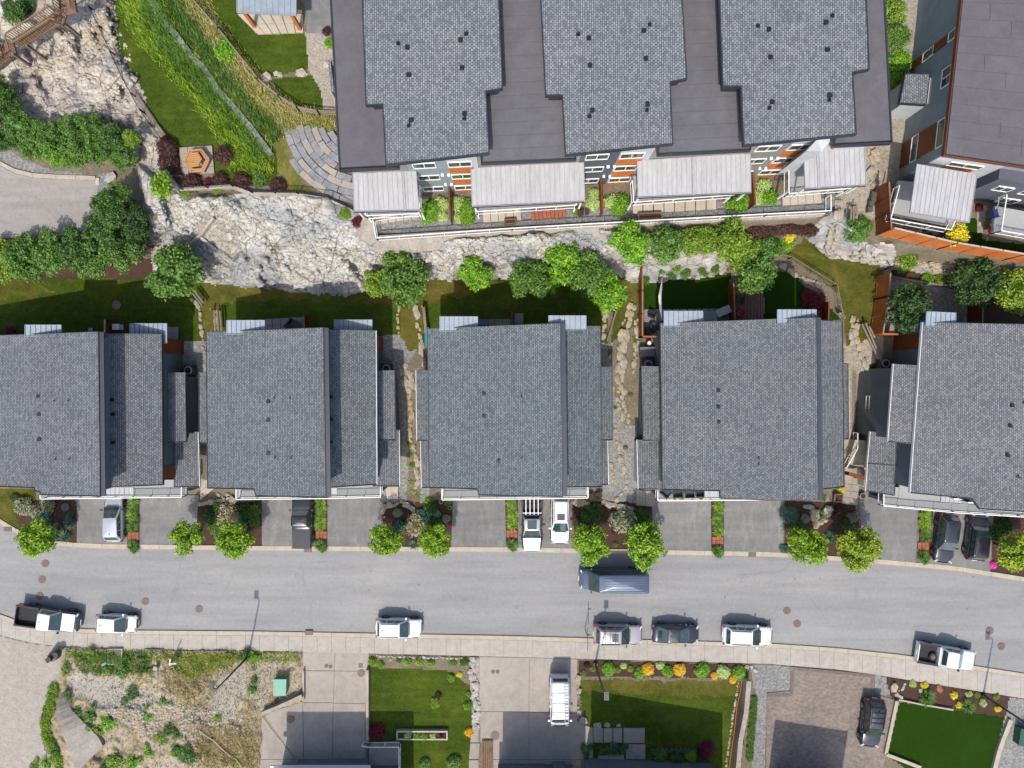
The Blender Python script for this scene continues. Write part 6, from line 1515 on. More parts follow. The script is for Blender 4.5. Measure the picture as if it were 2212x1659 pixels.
# wild lot
wl = [(195, 1408, 8), (202, 1430, 8), (141, 1440, 9), (140, 1455, 8), (268, 1423, 6), (268, 1448, 16), (303, 1427, 9), (185, 1450, 8), (232, 1450, 9), (306, 1452, 8), (327, 1454, 7), (530, 1415, 14), (548, 1420, 12), (290, 1500, 15), (268, 1515, 9), (353, 1516, 10), (316, 1526, 7), (145, 1505, 10), (195, 1545, 16), (180, 1555, 12), (165, 1540, 12), (232, 1560, 17), (210, 1580, 14), (185, 1575, 12), (365, 1580, 15), (380, 1588, 12), (392, 1625, 16), (410, 1632, 18), (380, 1620, 12), (454, 1600, 7), (510, 1645, 10), (545, 1488, 12), (550, 1470, 8), (320, 1550, 10), (345, 1595, 12), (470, 1550, 8), (250, 1640, 18), (285, 1650, 16), (230, 1655, 14), (320, 1625, 12), (100, 1650, 14), (75, 1655, 12)]
for i, (x, y, r_) in enumerate(sorted(wl)):
    bush(x, y, r_ * 1.1, random.choice(('mid', 'bright', 'dark', 'olive')), ORD[i] + ' weed mound from the left on the rubble lot', 'weeds on the rubble lot', CR_W, hk=.6, z=land_z(x, y))
for i, (x, y) in enumerate([(118, 1488), (112, 1503), (108, 1520), (104, 1535), (100, 1550), (97, 1565), (98, 1580), (104, 1595), (110, 1610), (116, 1625), (122, 1640), (128, 1655)]):
    bush(x - 1, y, 14, random.choice(('lime', 'olive', 'mid')), ORD[i] + ' vine clump from the top along the edge of the gravel lot', 'vine clumps beside the gravel lot')

# grass that nobody could count: swale, slope and weeds
def blades(name, n, sampler, hgt, wid, mat, lean=.5, seed=1):
    r = np.random.default_rng(seed); P_ = sampler(n, r); n = len(P_)
    a = r.random(n) * 2 * math.pi; ln = lean * (.4 + r.random(n)); h = hgt * (.6 + .7 * r.random(n))
    d = np.stack([np.cos(a), np.sin(a), 0 * a], 1); s_ = np.stack([-np.sin(a), np.cos(a), 0 * a], 1) * wid
    tip = P_ + d * (ln * h)[:, None] + np.stack([0 * a, 0 * a, h], 1)
    v = np.stack([P_ - s_, P_ + s_, tip], 1).reshape(-1, 3)
    return tag(link(name, np_mesh(name, v, np.arange(3 * n).reshape(-1, 3), mat)), kind='stuff')
def in_regions(poly, wob=4):
    xs0 = [p[0] for p in poly]; ys0 = [p[1] for p in poly]
    def f(n, r):
        x = r.uniform(min(xs0), max(xs0), n * 2); y = r.uniform(min(ys0), max(ys0), n * 2)
        m = inpoly(x + r.normal(0, wob, n * 2), y, poly); x = x[m]; y = y[m]
        j = np.clip(((x - gx[0]) / STEP).astype(int), 0, NX - 1); i = np.clip(((y - gy[0]) / STEP).astype(int), 0, NY - 1)
        z = Z[i, j]; k_ = (CAM_H - z) / F
        return np.stack([(x - CX) * k_, (CY - y) * k_, z], 1)
    return f
blades('tall_grass', 15000, in_regions([(262, -60), (320, -60), (395, 95), (450, 150), (545, 280), (592, 340), (590, 385), (500, 370), (470, 290), (420, 215), (350, 150), (300, 90), (262, 20)], 6), .5, .035, L['grass'], .7, 5)
blades('tall_grass', 15000, in_regions([(285, -60), (318, -60), (395, 100), (450, 160), (545, 290), (588, 345), (560, 345), (500, 280), (440, 205), (380, 150), (330, 80)], 5), .6, .035, L['grassd'], .7, 6)
blades('tall_grass', 9000, in_regions([(335, -60), (360, -60), (440, 70), (520, 180), (570, 250), (625, 290), (592, 312), (540, 260), (455, 150), (405, 90)], 5), .5, .035, L['grassd'], .7, 7)
blades('dry_grass', 12000, in_regions([(355, -60), (410, -60), (470, 40), (560, 170), (640, 230), (725, 244), (725, 285), (640, 300), (600, 270), (520, 190), (430, 60)], 6), .35, .03, L['dry'], .8, 8)
blades('slope_grass', 9000, in_regions([(365, -60), (410, -60), (470, 40), (560, 170), (640, 232), (725, 246), (725, 285), (640, 300), (600, 270), (520, 190)], 8), .3, .03, L['grass'], .8, 9)
blades('dry_weeds', 3600, in_regions([(140, 1402), (652, 1410), (652, 1500), (560, 1545), (548, 1659), (400, 1659), (420, 1560), (360, 1500), (140, 1440)], 10), .22, .03, L['dry'], .9, 10)
blades('dry_weeds', 2400, in_regions([(350, 1408), (540, 1408), (500, 1450), (440, 1480), (400, 1530), (360, 1480)], 10), .25, .035, L['dry'], .9, 20)
blades('dry_weeds', 2400, in_regions([(410, 1560), (500, 1570), (560, 1600), (550, 1659), (440, 1659)], 12), .25, .035, L['dry'], .9, 21)
blades('green_weeds', 2500, in_regions([(370, 1420), (540, 1412), (480, 1440), (400, 1470)], 12), .25, .035, L['grass'], .9, 22)
blades('green_weeds', 2500, in_regions([(150, 1410), (330, 1406), (320, 1450), (210, 1460)], 12), .25, .035, L['mid'], .9, 23)
blades('green_weeds', 1800, in_regions([(140, 1402), (652, 1410), (652, 1430), (140, 1425)], 6), .25, .03, L['grass'], .9, 12)
blades('wild_plants', 1800, in_regions([(140, 1420), (640, 1420), (560, 1545), (548, 1659), (200, 1659), (140, 1500)], 6), .2, .035, L['mid'], .9, 13)
blades('cliff_weeds', 2600, in_regions([(330, 400), (800, 500), (1300, 505), (1300, 600), (900, 605), (440, 605), (330, 560)], 6), .2, .03, L['olive'], .9, 14)
# ---------------------------------------------------------------- stones
def stone_mesh(seed, flat=.6, blocky=.5):
    r = random.Random(seed); bm = bmesh.new(); bmesh.ops.create_icosphere(bm, subdivisions=1, radius=1)
    for v_ in bm.verts:
        c_ = v_.co
        for a in range(3): c_[a] = math.copysign(abs(c_[a]) ** (1 - blocky * .6), c_[a])
        c_ *= .82 + .3 * r.random(); c_.z *= flat
    me = bpy.data.meshes.new('stone_%d' % seed); bm.to_mesh(me); bm.free(); me.materials.append(M_stone)
    return me
ST = [stone_mesh(i, .6, .55) for i in range(6)]
def stone(x, y, rp, parent, mat=None, sy=.75, rot=None, z=None, sink=.3):
    zg = land_z(x, y) if z is None else z
    p = W(x, y, zg); r = rp * (CAM_H - zg) / F
    o = link('stone', random.choice(ST), parent)
    org = ORG[parent.name] if parent else Vector((0, 0, 0))
    o.location = (p.x - org.x, p.y - org.y, zg + r * .6 * (1 - sink) - r * .25 - org.z)
    o.scale = (r, r * sy * random.uniform(.8, 1.2), r * random.uniform(.7, 1.1)); o.rotation_euler = (random.uniform(-.2, .2), random.uniform(-.2, .2), random.random() * 6.28 if rot is None else rot + random.uniform(-.3, .3))
    setmat(o, mat or M_stone); return o
def rockery(label, line, width, step, rp, mats, name='rock_wall', cat='rock wall', sy=.75, rot=None):
    """a wall or edging of loose boulders along a picture-space line"""
    t = thing(name, label, cat, GP(*line[0]))
    pts = [Vector(q) for q in line]
    for a, b in zip(pts[:-1], pts[1:]):
        d = b - a; n_ = max(1, int(d.length / step * 1.3)); nr = Vector((-d.y, d.x)).normalized()
        cols = max(1, int(round(width / (rp * 1.5))))
        for i in range(n_):
            for c_ in range(cols):
                off = (c_ - (cols - 1) / 2) * (width / cols) + random.uniform(-1, 1) * rp * .25
                q = a + d * ((i + random.uniform(-.1, 1.1)) / n_) + nr * (off + random.uniform(-1, 1) * rp * .4)
                stone(q.x, q.y, rp * random.choice((.6, .85, 1.0, 1.3, 1.6)) * random.uniform(.85, 1.15), t, random.choice(mats), sy, (math.atan2(-d.y, d.x) if rot is None else rot))
    return t
G_ = [M_stone, M_stone, M_stone_b]; T_ = [M_stone_b, M_stone, M_stone, M_stone_b]; WP = [M_white_pebble, M_stone]
rockery('boulder edging between the lawns behind the leftmost and second duplexes', [(415, 642), (430, 665), (434, 690), (436, 720), (441, 760)], 7, 8, 4.5, G_)
rockery('short boulder edging left of the stacked timbers behind the second duplex', [(465, 672), (467, 715)], 5, 8, 4, G_)
rockery('thin boulder edging running down the lawn right of the second duplex', [(861, 660), (860, 700), (862, 728)], 4, 8, 3.2, G_)
rockery('tan boulder wall beside the left wall of the middle duplex', [(898, 665), (902, 700), (908, 725), (912, 760), (917, 795)], 12, 9, 6, T_)
rockery('boulder pile between the second and middle duplexes', [(868, 790), (880, 815), (892, 845)], 24, 10, 7, G_)
rockery('line of boulders down the gap between the second and middle duplexes', [(888, 800), (886, 850), (888, 900), (886, 950), (900, 985), (902, 1040), (890, 1070)], 10, 9, 6, T_)
rockery('grey boulder pile left of the slope path beside the middle duplex', [(1308, 668), (1306, 690), (1302, 735)], 13, 9, 6, G_)
rockery('long tan boulder wall down the gap right of the middle duplex', [(1366, 655), (1352, 700), (1345, 740), (1340, 790), (1338, 830), (1342, 870), (1352, 910)], 20, 9, 6.5, T_)
rockery('second tan boulder line beside the fourth duplex', [(1376, 690), (1374, 760), (1366, 810)], 9, 9, 5, G_)
rockery('boulder edging in the lower gap right of the middle duplex', [(1330, 920), (1336, 960), (1342, 1000), (1356, 1035), (1350, 1060), (1322, 1090)], 9, 9, 5.5, T_)
rockery('boulder edging beside the entry of the fourth duplex', [(1320, 995), (1326, 1030), (1322, 1060)], 6, 9, 4.5, G_)
rockery('grey boulder pile under the end of the retaining wall at the right', [(1812, 435), (1810, 470), (1800, 510), (1790, 545)], 22, 9, 7, G_)
rockery('pale flat boulder wall along the upper edge of the right hand lawn', [(1790, 545), (1830, 550), (1880, 556), (1925, 565)], 24, 9, 8, [M_stone, M_white_pebble])
rockery('boulder edging inside the grey slope fence', [(1690, 575), (1710, 590), (1740, 605), (1775, 620)], 12, 8, 6, G_)
rockery('boulder pile below the pole logs at the right hand gap', [(1848, 690), (1842, 720), (1850, 750), (1862, 785), (1868, 805)], 22, 9, 6.5, T_)
rockery('flat pale stones under the gravel of the right yard', [(1990, 572), (2050, 582), (2120, 590)], 14, 10, 6, G_)
rockery('row of flat stones between the two small upper lawns', [(571, 166), (585, 163), (600, 160), (620, 161), (640, 160), (662, 160)], 7, 14, 8, [M_white_pebble, M_stone])
rockery('white stone edging above the small lawn of the fourth duplex', [(1430, 603), (1470, 600), (1510, 598), (1545, 595)], 4, 7, 4, WP)
rockery('stone ring around the third bed', [(826, 1085), (835, 1092), (850, 1090), (865, 1086), (880, 1090), (890, 1100)], 8, 9, 6, G_)
rockery('stone edging at the left of the third bed', [(829, 1095), (829, 1120)], 6, 9, 5, G_)
rockery('grey boulders at the top of the second bed', [(465, 1062), (480, 1072), (492, 1068), (505, 1078), (430, 1090)], 12, 9, 6.5, G_)
rockery('large rounded boulders at the top of the fourth bed', [(1242, 1082), (1262, 1090), (1285, 1092), (1310, 1088), (1340, 1095), (1368, 1098)], 10, 12, 7, G_)
rockery('boulders among the plants of the fifth bed', [(1735, 1092), (1755, 1095), (1762, 1130), (1782, 1125), (1790, 1098)], 16, 12, 9, G_)
rockery('white rubble edging between the square lawn and the concrete driveway', [(1022, 1420), (1020, 1450), (1028, 1480), (1029, 1520), (1028, 1575)], 13, 8, 5, [M_white_pebble, M_white_pebble, M_stone])
rockery('white pebble edging under the sidewalk above the square lawn', [(812, 1417), (860, 1419), (920, 1420), (985, 1422), (1015, 1424)], 3, 6, 2.4, WP)
rockery('white pebble line along the bark strip right of the shaded lawn', [(1596, 1470), (1588, 1520), (1580, 1570), (1572, 1620), (1568, 1665)], 3, 5, 2.4, WP)
rockery('boulder edging left of the shaded lawn', [(1250, 1465), (1249, 1500), (1251, 1545)], 6, 11, 5, G_)
rockery('large flat boulders at the lower edge of the shaded lawn', [(1255, 1556), (1270, 1566), (1290, 1568), (1312, 1567), (1335, 1565)], 6, 20, 10, T_)
rockery('white stones at the right end of the round shrub hedge', [(1612, 1442), (1622, 1438), (1632, 1450), (1640, 1446)], 8, 8, 5, WP)
rockery('pale stone edging in the pea gravel by the tan boulder', [(1956, 1475), (1945, 1490), (1935, 1500), (1950, 1505)], 6, 6, 3.5, WP)
rockery('boulder steps beside the right wall of the apartments', [(1880, 335), (1892, 350), (1885, 372), (1898, 385), (1880, 400)], 18, 11, 8, T_)
rockery('round cobbles behind the long orange fence', [(1912, 487), (1940, 490), (1975, 494), (2020, 500)], 14, 9, 5, G_)
rockery('pale stones edging the gravel beside the upper car park', [(240, 400), (250, 415), (262, 430)], 8, 10, 4, WP)
for x, y, r_, m_, lb in [(242, 385, 15, M_white_pebble, 'big pale boulder at the corner of the upper car park'), (709, 141, 11, M_white_pebble, 'flat cream boulder beside the left edge of the apartment roof'), (1930, 1484, 12, M_stone_b, 'tan wedge boulder beside the smooth turf'), (1988, 1492, 5, M_white_pebble, 'small pale boulder in the mulch strip'), (2028, 1487, 10, M_patio_red, 'flat reddish boulder in the mulch strip'), (343, 12, 6, M_white_pebble, 'small white boulder at the top of the long lawn')]:
    o = stone(x, y, r_, None, m_); tag(o, lb, 'boulder'); o.name = 'boulder'
# loose rubble on the wild lot and cliff foot: one mass
def scatter_stones(name, n, poly, rmin, rmax, mat, seed):
    r = np.random.default_rng(seed); P_ = in_regions(poly, 3)(n, r); n = len(P_)
    base = np.array([(-1, -1, -.5), (1, -1, -.4), (1, 1, -.5), (-1, 1, -.4), (-.6, -.5, .5), (.6, -.6, .6), (.5, .6, .5), (-.5, .5, .6)])
    fc = np.array([(0, 1, 5, 4), (1, 2, 6, 5), (2, 3, 7, 6), (3, 0, 4, 7), (4, 5, 6, 7)])
    s_ = rmin + (rmax - rmin) * r.random((n, 1, 1)) ** 3; a = r.random(n) * 6.28
    R_ = np.stack([np.stack([np.cos(a), -np.sin(a), 0 * a], 1), np.stack([np.sin(a), np.cos(a), 0 * a], 1), np.stack([0 * a, 0 * a, 1 + 0 * a], 1)], 1)
    v = np.einsum('nij,nkj->nki', R_, base[None] * s_ * (.7 + .6 * r.random((n, 8, 3)))) + P_[:, None, :]
    f = (fc[None] + (np.arange(n) * 8)[:, None, None]).reshape(-1, 4)
    return tag(link(name, np_mesh(name, v.reshape(-1, 3), f, mat)), kind='stuff')
M_stone_l = layered('pale_rubble', stops((0.3, (186, 176, 162)), (0.7, (220, 212, 202))), stops((0.3, (150, 140, 128)), (0.75, (230, 224, 216))), 1.5, 6, bstr=0.6, bdist=0.05)
scatter_stones('rubble', 1700, [(230, 1480), (330, 1500), (440, 1530), (520, 1545), (540, 1580), (420, 1600), (300, 1580), (220, 1540)], .03, .17, M_stone_l, 3)
scatter_stones('cliff_debris', 2600, [(330, 400), (440, 430), (640, 425), (800, 510), (1320, 505), (1330, 600), (900, 605), (640, 628), (440, 603), (330, 560)], .05, .3, M_rock, 4)
scatter_stones('loose_pebbles', 1500, [(432, 462), (470, 440), (515, 485), (520, 545), (500, 565), (425, 510)], .05, .14, M_stone, 5)
scatter_stones('rock_fragments', 1800, [(20, 150), (240, 0), (330, 260), (340, 380), (290, 270), (140, 260), (60, 250)], .05, .28, M_rock_w, 6)

# curved slate slab terrace left of the apartments
sl = thing('slate_terrace', 'curved terrace of long blue grey slate slabs left of the apartment building', 'terrace', W(690, 350, 8.2))
cxs, cys = 790, 245
for ring_ in range(9):
    R_ = 66 + ring_ * 14.5; a0 = math.radians(96); a1 = math.radians(178)
    arc = R_ * (a1 - a0); n_ = max(2, int(arc / 30)); of = random.random() * .5
    for i in range(n_):
        t0 = a0 + (a1 - a0) * (i + of) / n_ ; t1 = a0 + (a1 - a0) * (i + .97 + of) / n_
        q = []
        for (rr, tt) in ((R_, t0), (R_ + 13.2, t0), (R_ + 13.4, (t0 + t1) / 2), (R_ + 13.2, t1), (R_, t1), (R_ - .4, (t0 + t1) / 2)):
            q.append((cxs + rr * math.cos(tt) + random.uniform(-1, 1), cys + rr * math.sin(tt) + random.uniform(-1, 1)))
        mx_, my_ = sum(a for a, b in q) / 6, sum(b for a, b in q) / 6
        if mx_ > 762 or mx_ < 622 or my_ < 270 or my_ > 440 or (mx_ > 728 and my_ < 372): continue
        zt = 8.55 - ring_ * .03 + random.uniform(-.04, .04)
        MB().prism([W(a, b, zt) for a, b in q], 7.9).build('slab', random.choice((M_stone_bl, M_stone_bl, M_stone_bl, M_walk2)), sl)
# stone channel through the tall grass
sp = thing('stone_channel', 'narrow channel of pale slate slabs running through the tall grass', 'channel', GP(450, 150))
cl = [(312, -20), (350, 45), (382, 78), (410, 118), (440, 145), (470, 195), (510, 235), (545, 280), (588, 336)]
for (a, b) in zip(cl[:-1], cl[1:]):
    a = Vector(a); b = Vector(b); d = (b - a); n_ = max(1, int(d.length / 18)); nr = Vector((-d.y, d.x)).normalized() * 6
    for i in range(n_):
        p = a + d * (i / n_); q = a + d * ((i + .94) / n_); o2 = Vector((random.uniform(-1.5, 1.5), 0))
        w_ = [GP(*(v_ + o2), .25) for v_ in (p - nr, q - nr * random.uniform(.8, 1.1), q + nr * random.uniform(.8, 1.1), p + nr)]
        MB().prism(w_, min(v_.z for v_ in w_) - .4).build('slab', M_stone_bl, sp)

# ---------------------------------------------------------------- fences
def fence(name, label, pts, h, mat, postmat=None, style='panel', zg=None, seg=1.8, cat='fence', group=None, top=None, capmat=None):
    """pts = picture points of the TOP line; style panel / rail / mesh"""
    def base(x, y):
        z = zs(x, y) if zg is None else zg
        for _ in range(4):
            p = W(x, y, z + h); z = ground_z(p.x, p.y) if zg is None else zg
        return Vector((p.x, p.y, z))
    P_ = [base(x, y) for x, y in pts]
    t = thing(name, label, cat, P_[0], group)
    for a, b in zip(P_[:-1], P_[1:]):
        d = b - a; n_ = max(1, round(Vector((d.x, d.y)).length / seg))
        for i in range(n_ + 1):
            p = a + d * (i / n_)
            pw = .1 if style != 'rail' else .12
            MB().box((p.x, p.y, p.z + h / 2 - .05), (pw, pw, h + .06)).build('post', postmat or mat, t)
            if i < n_:
                q = a + d * ((i + 1) / n_); u = Vector((0, 0, 1)); m_ = (q - p) * .03; p2 = p + m_; q2 = q - m_
                if style == 'panel':
                    nb = max(3, int((q2 - p2).length / .42)); pn = MB()
                    f = MB().bar(p2 + u * (h * .52), q2 + u * (h * .52), .03, h * .9).build('panel', mat, t)
                    MB().bar(p2 + u * (h - .02), q2 + u * (h - .02), .13, .05).build('cap_rail', capmat or mat, t)
                    MB().bar(p2 + u * .3, q2 + u * .3, .07, .09).build('rail', mat, t)
                elif style == 'rail':
                    for k_ in (.3, .62, .93): MB().bar(p + u * h * k_, q + u * h * k_, .08, .1).build('rail', mat, t)
                else:
                    MB().bar(p + u * h, q + u * h, .05, .05).build('rail', mat, t)
                    MB().bar(p + u * .1, q + u * .1, .03, .03).build('rail', mat, t)
                    k2 = max(2, int((q - p).length / .3)); ms = MB()
                    for k_ in range(1, k2): ms.bar(p + (q - p) * (k_ / k2) + u * .1, p + (q - p) * (k_ / k2) + u * h, .012, .012)
                    for k_ in range(1, 5): ms.bar(p + u * h * k_ / 5, q + u * h * k_ / 5, .012, .012)
                    ms.build('mesh_panel', M_black if mat is M_black else mat, t)
    return t
fence('cedar_fence', 'long bright orange cedar fence at the upper right', [(1903, 504), (2060, 527), (2212, 550), (2330, 568)], 2.9, M_cedar_lt, capmat=M_patio_lt, seg=1.9)
fence('cedar_fence', 'cedar fence running down the left side of the grey gravel yard', [(1924, 590), (1920, 640), (1908, 720)], 2.6, M_cedar_lt, seg=1.5, capmat=M_grey_wood)
fence('cedar_fence', 'short cedar fence in front of the dark tree, facing the street', [(1908, 721), (1940, 722)], 1.8, M_cedar_lt)
fence('cedar_fence', 'cedar fence at the right of the grey gravel yard above the rightmost duplex', [(2124, 655), (2123, 698)], 2.4, M_cedar, seg=1.1, capmat=M_grey_wood)
fence('cedar_fence', 'brown cedar fence beside the left lawn edge of the fourth duplex', [(1388, 577), (1388, 727), (1418, 727)], 2.2, M_cedar, seg=2.0, capmat=M_cedar_cap)
fence('cedar_fence', 'brown cedar fence between the small lawn and the plank deck', [(1585, 612), (1588, 690)], 1.8, M_cedar, seg=1.2, capmat=M_cedar_cap)
fence('cedar_fence', 'cedar screen by the crimson maple behind the fourth duplex', [(1791, 652), (1790, 692)], 1.8, M_cedar, seg=1.8)
fence('cedar_fence', 'cedar fence left of the upper right balcony', [(1921, 392), (1903, 504)], 2.6, M_cedar, seg=1.5, capmat=M_cedar_cap)
fence('cedar_fence', 'cedar screen on the patio of the leftmost duplex', [(226, 690), (226, 720)], 1.8, M_cedar, seg=1.3, capmat=M_patio_lt)
fence('cedar_fence', 'cedar screen right of the furnished patio of the second duplex', [(656, 682), (657, 716)], 1.8, M_cedar, seg=1.5, capmat=M_cedar_cap)
fence('cedar_fence', 'small cedar screen behind the middle duplex between its two canopies', [(1106, 672), (1106, 702)], 1.6, M_cedar, seg=1.4)
fence('partition', 'first cedar partition from the left on the apartment terrace', [(969, 400), (973, 475)], 1.7, M_cedar, zg=8.3, seg=1.6, cat='partition')
fence('partition', 'second cedar partition from the left on the apartment terrace', [(1298, 385), (1302, 457)], 1.7, M_cedar, zg=8.3, seg=1.6, cat='partition')
fence('partition', 'third cedar partition from the left on the apartment terrace', [(1626, 372), (1632, 440)], 1.7, M_cedar, zg=8.3, seg=1.6, cat='partition')
fence('rail_fence', 'grey split rail fence curving round the small upper lawns', [(400, -20), (470, 60), (555, 168), (600, 205), (640, 230), (685, 238), (724, 240)], 1.2, M_grey_wood, style='rail', seg=2.4)
fence('rail_fence', 'grey rail and mesh fence down the slope beside the right hand lawn', [(1664, 542), (1711, 555), (1809, 615), (1823, 687)], 1.1, M_grey_wood, style='mesh', seg=2.2)
fence('wire_fence', 'black wire fence on the low wall between the cream rock and the long lawn', [(190, 12), (212, 55), (262, 165), (300, 235), (345, 298)], 1.2, M_black, style='mesh', seg=2.2)
fence('wire_fence', 'black wire fence on the curved wall below the slate slabs', [(388, 405), (498, 398), (540, 412), (640, 414), (710, 424), (762, 452)], 1.2, M_black, style='mesh', seg=2.2)
fence('wire_fence', 'short dark mesh gate left of the gravel yard of the rightmost duplex', [(1895, 568), (1925, 578)], 1.3, M_black, style='mesh', seg=1.2)
# low walls under the wire fences
def lowwall(label, line, w, dz, mat, name='low_wall', cat='wall', zt=None):
    t = thing(name, label, cat, GP(*line[0])); pts = [Vector(q) for q in line]
    for a, b in zip(pts[:-1], pts[1:]):
        d = b - a; nr = Vector((-d.y, d.x)).normalized() * w / 2; n_ = max(1, int(d.length / 45))
        for i in range(n_):
            p = a + d * (i / n_); q = a + d * ((i + 1) / n_) - d.normalized() * .25
            w_ = [GP(*v_, dz) if zt is None else W(v_.x, v_.y, zt) for v_ in (p - nr, q - nr, q + nr, p + nr)]
            MB().prism(w_, min(v_.z for v_ in w_) - 1.2).build('wall_block', mat, t)
    return t
lowwall('grey low wall between the cream rock and the long lawn', [(216, 50), (262, 150), (300, 215), (356, 297)], 9, .35, M_grey_wood)
lowwall('curved pale concrete wall below the purple shrubs and slate slabs', [(386, 408), (500, 402), (540, 418), (640, 420), (705, 430), (764, 458)], 7, .6, M_wallconc)
lowwall('pale wall beside the hedge row left of the paver driveway', [(1618, 1472), (1612, 1540), (1600, 1600), (1592, 1690)], 10, 1.0, M_wallconc)
lowwall('pale concrete kerb wall along the left of the smooth turf', [(1938, 1515), (1914, 1630), (1990, 1659)], 7, .35, M_kerb)
lowwall('pale concrete kerb wall along the right of the smooth turf', [(2184, 1556), (2160, 1620), (2142, 1690)], 9, .35, M_kerb)
lowwall('thin pale kerb along the upper edge of the smooth turf', [(1942, 1512), (1990, 1522), (2060, 1534)], 3, .3, M_kerb)
lowwall('concrete wall left of the square lawn', [(793, 1448), (793, 1600)], 6, .6, M_wallconc)
lowwall('low wall angled across the left side of the pale driveway', [(566, 1542), (600, 1528), (652, 1504)], 7, .9, M_wallconc)
lowwall('narrow curb on the left edge of the pale driveway', [(655, 1448), (655, 1512)], 3, .5, M_wallconc)
lowwall('tan timber edging across the gravel yard of the rightmost duplex', [(1928, 598), (1985, 608), (2055, 618)], 4, .3, M_grey_wood, 'timber_edging', 'edging')
lowwall('tan wall below the railing row trees beside the rockery', [(1400, 552), (1450, 566), (1500, 550), (1565, 546)], 10, .7, M_wallconc)
lowwall('thin beam on the gravel patch in the left cliff', [(432, 512), (512, 578)], 6, .4, M_wallconc)
lowwall('narrow concrete ledge crossing the left cliff', [(384, 545), (432, 508), (460, 470)], 5, .6, M_wallconc)
lowwall('concrete ledge crossing the cream rock below the stair', [(168, 98), (215, 148), (262, 160)], 12, .4, M_patio)
# logs
def logs(label, quad_lines, h=.9):
    t = thing('log_rail', label, 'log rail', GP(*quad_lines[0][0]))
    for a, b in quad_lines: MB().tube([GP(*a, h), GP(*b, h)], .09, 8).build('log', M_grey_wood, t)
    for a, b in quad_lines[:1]:
        for q in (a, b): p = GP(*q, 0); MB().box((p.x, p.y, p.z + h / 2), (.14, .14, h)).build('post', M_grey_wood, t)
logs('three grey poles leaning beside the boulder pile right of the fourth duplex', [((1862, 700), (1898, 775)), ((1870, 698), (1906, 782)), ((1878, 705), (1890, 730))])
logs('grey pole rails at the right of the retaining wall end', [((1839, 447), (1838, 474)), ((1844, 446), (1844, 474)), ((1850, 445), (1851, 473))])
logs('stacked weathered poles on the lawn left of the second duplex', [((463, 670), (465, 718)), ((469, 670), (472, 718)), ((475, 672), (479, 720))])
logs('weathered pole fence leaning by the round cliff tree', [((415, 632), (437, 660)), ((420, 628), (440, 655))])
logs('single weathered pole beside the left wall of the middle duplex', [((914, 664), (919, 718)), ((916, 664), (921, 716))])
logs('single pale pole lying on the slope right of the middle duplex', [((1331, 672), (1312, 735))], .3)
logs('short grey poles beside the fence end near the fourth duplex', [((1811, 676), (1816, 688)), ((1815, 675), (1821, 687)), ((1819, 674), (1824, 686))])

# ---------------------------------------------------------------- timber stair at the upper left
stt = thing('timber_stair', 'brown timber stair with slatted railings climbing the cream rock at the upper left', 'stair', W(60, 90, 8))
def flight(a, b, w, z0, z1, n_):
    a = Vector(a); b = Vector(b); d = b - a; nr = Vector((-d.y, d.x)).normalized() * w / 2
    for i in range(n_):
        p = a + d * (i / n_); q = a + d * ((i + .96) / n_); z = z0 + (z1 - z0) * i / n_
        MB().prism([W(v_.x, v_.y, z) for v_ in (p - nr, q - nr, q + nr, p + nr)], z - .16).build('tread', M_stair_wood, stt)
    for s_ in (-1, 1):
        A = a + nr * s_; B = b + nr * s_
        pa, pb = W(A.x, A.y, z0), W(B.x, B.y, z1); u = Vector((0, 0, 1.05))
        MB().bar(pa + u, pb + u, .12, .08).build('handrail', M_stair_wood, stt)
        MB().bar(pa + u * .08, pb + u * .08, .06, .08).build('rail', M_stair_wood, stt)
        k2 = max(3, int((pb - pa).length / .24))
        for k_ in range(k2 + 1):
            p = pa.lerp(pb, k_ / k2); MB().bar(p, p + u, .045, .045).build('baluster', M_stair_wood, stt)
flight((138, -40), (150, 30), 34, 11.2, 10.6, 6)
flight((128, 38), (36, 96), 24, 10.4, 8.9, 16)
flight((140, 44), (112, 36), 26, 10.6, 10.5, 3)
flight((14, 92), (22, 122), 30, 8.8, 8.7, 4)
flight((16, 116), (-40, 160), 24, 8.6, 8.0, 8)
for x, y in ((110, 52), (30, 118), (140, 52), (60, 100)):
    p = W(x, y, 9.5); MB().box((p.x, p.y, 8.2), (.2, .2, 3.0)).build('post', M_stair_wood, stt)

# ---------------------------------------------------------------- shelter, picnic bench
sh_ = thing('shelter', 'white ribbed roof shelter on cedar posts at the top edge of the picture', 'shelter', W(578, 0, 8.3))
awning(sh_, [(511, -80), (641, -80), (640, 33), (512, 27)], 11.2, .5, M_metal_blue, M_seam_lt, name='roof', th=.15)
for x, y in ((525, 22), (628, 28), (525, -60), (628, -60)):
    p = W(x, y, 11.0); MB().box((p.x, p.y, 9.6), (.28, .28, 2.8)).build('post', M_cedar_lt, sh_)
a, b = W(545, 26, 10.6), W(610, 28, 10.6); MB().bar(a, b, .12, .4).build('beam', M_cedar_lt, sh_)
pb = thing('picnic_bench', 'hexagonal orange timber picnic bench on the slab patio', 'bench', W(424, 346, 8.45))
pc = W(423, 346, 9.1)
def hexp(r, z, rot=0.09): return [Vector((pc.x + r * math.cos(rot + math.pi / 3 * k_), pc.y + r * math.sin(rot + math.pi / 3 * k_), z)) for k_ in range(6)]
for k_ in range(6):
    for ri, ro in ((.78, .94), (.97, 1.13)):
        A = hexp(ri, 8.98); B = hexp(ro, 8.98); k2 = (k_ + 1) % 6
        MB().prism([A[k_].lerp(A[k2], .01), B[k_].lerp(B[k2], .01), B[k2].lerp(B[k_], .01), A[k2].lerp(A[k_], .01)], 8.92).build('seat_board', M_cedar_tan, pb)
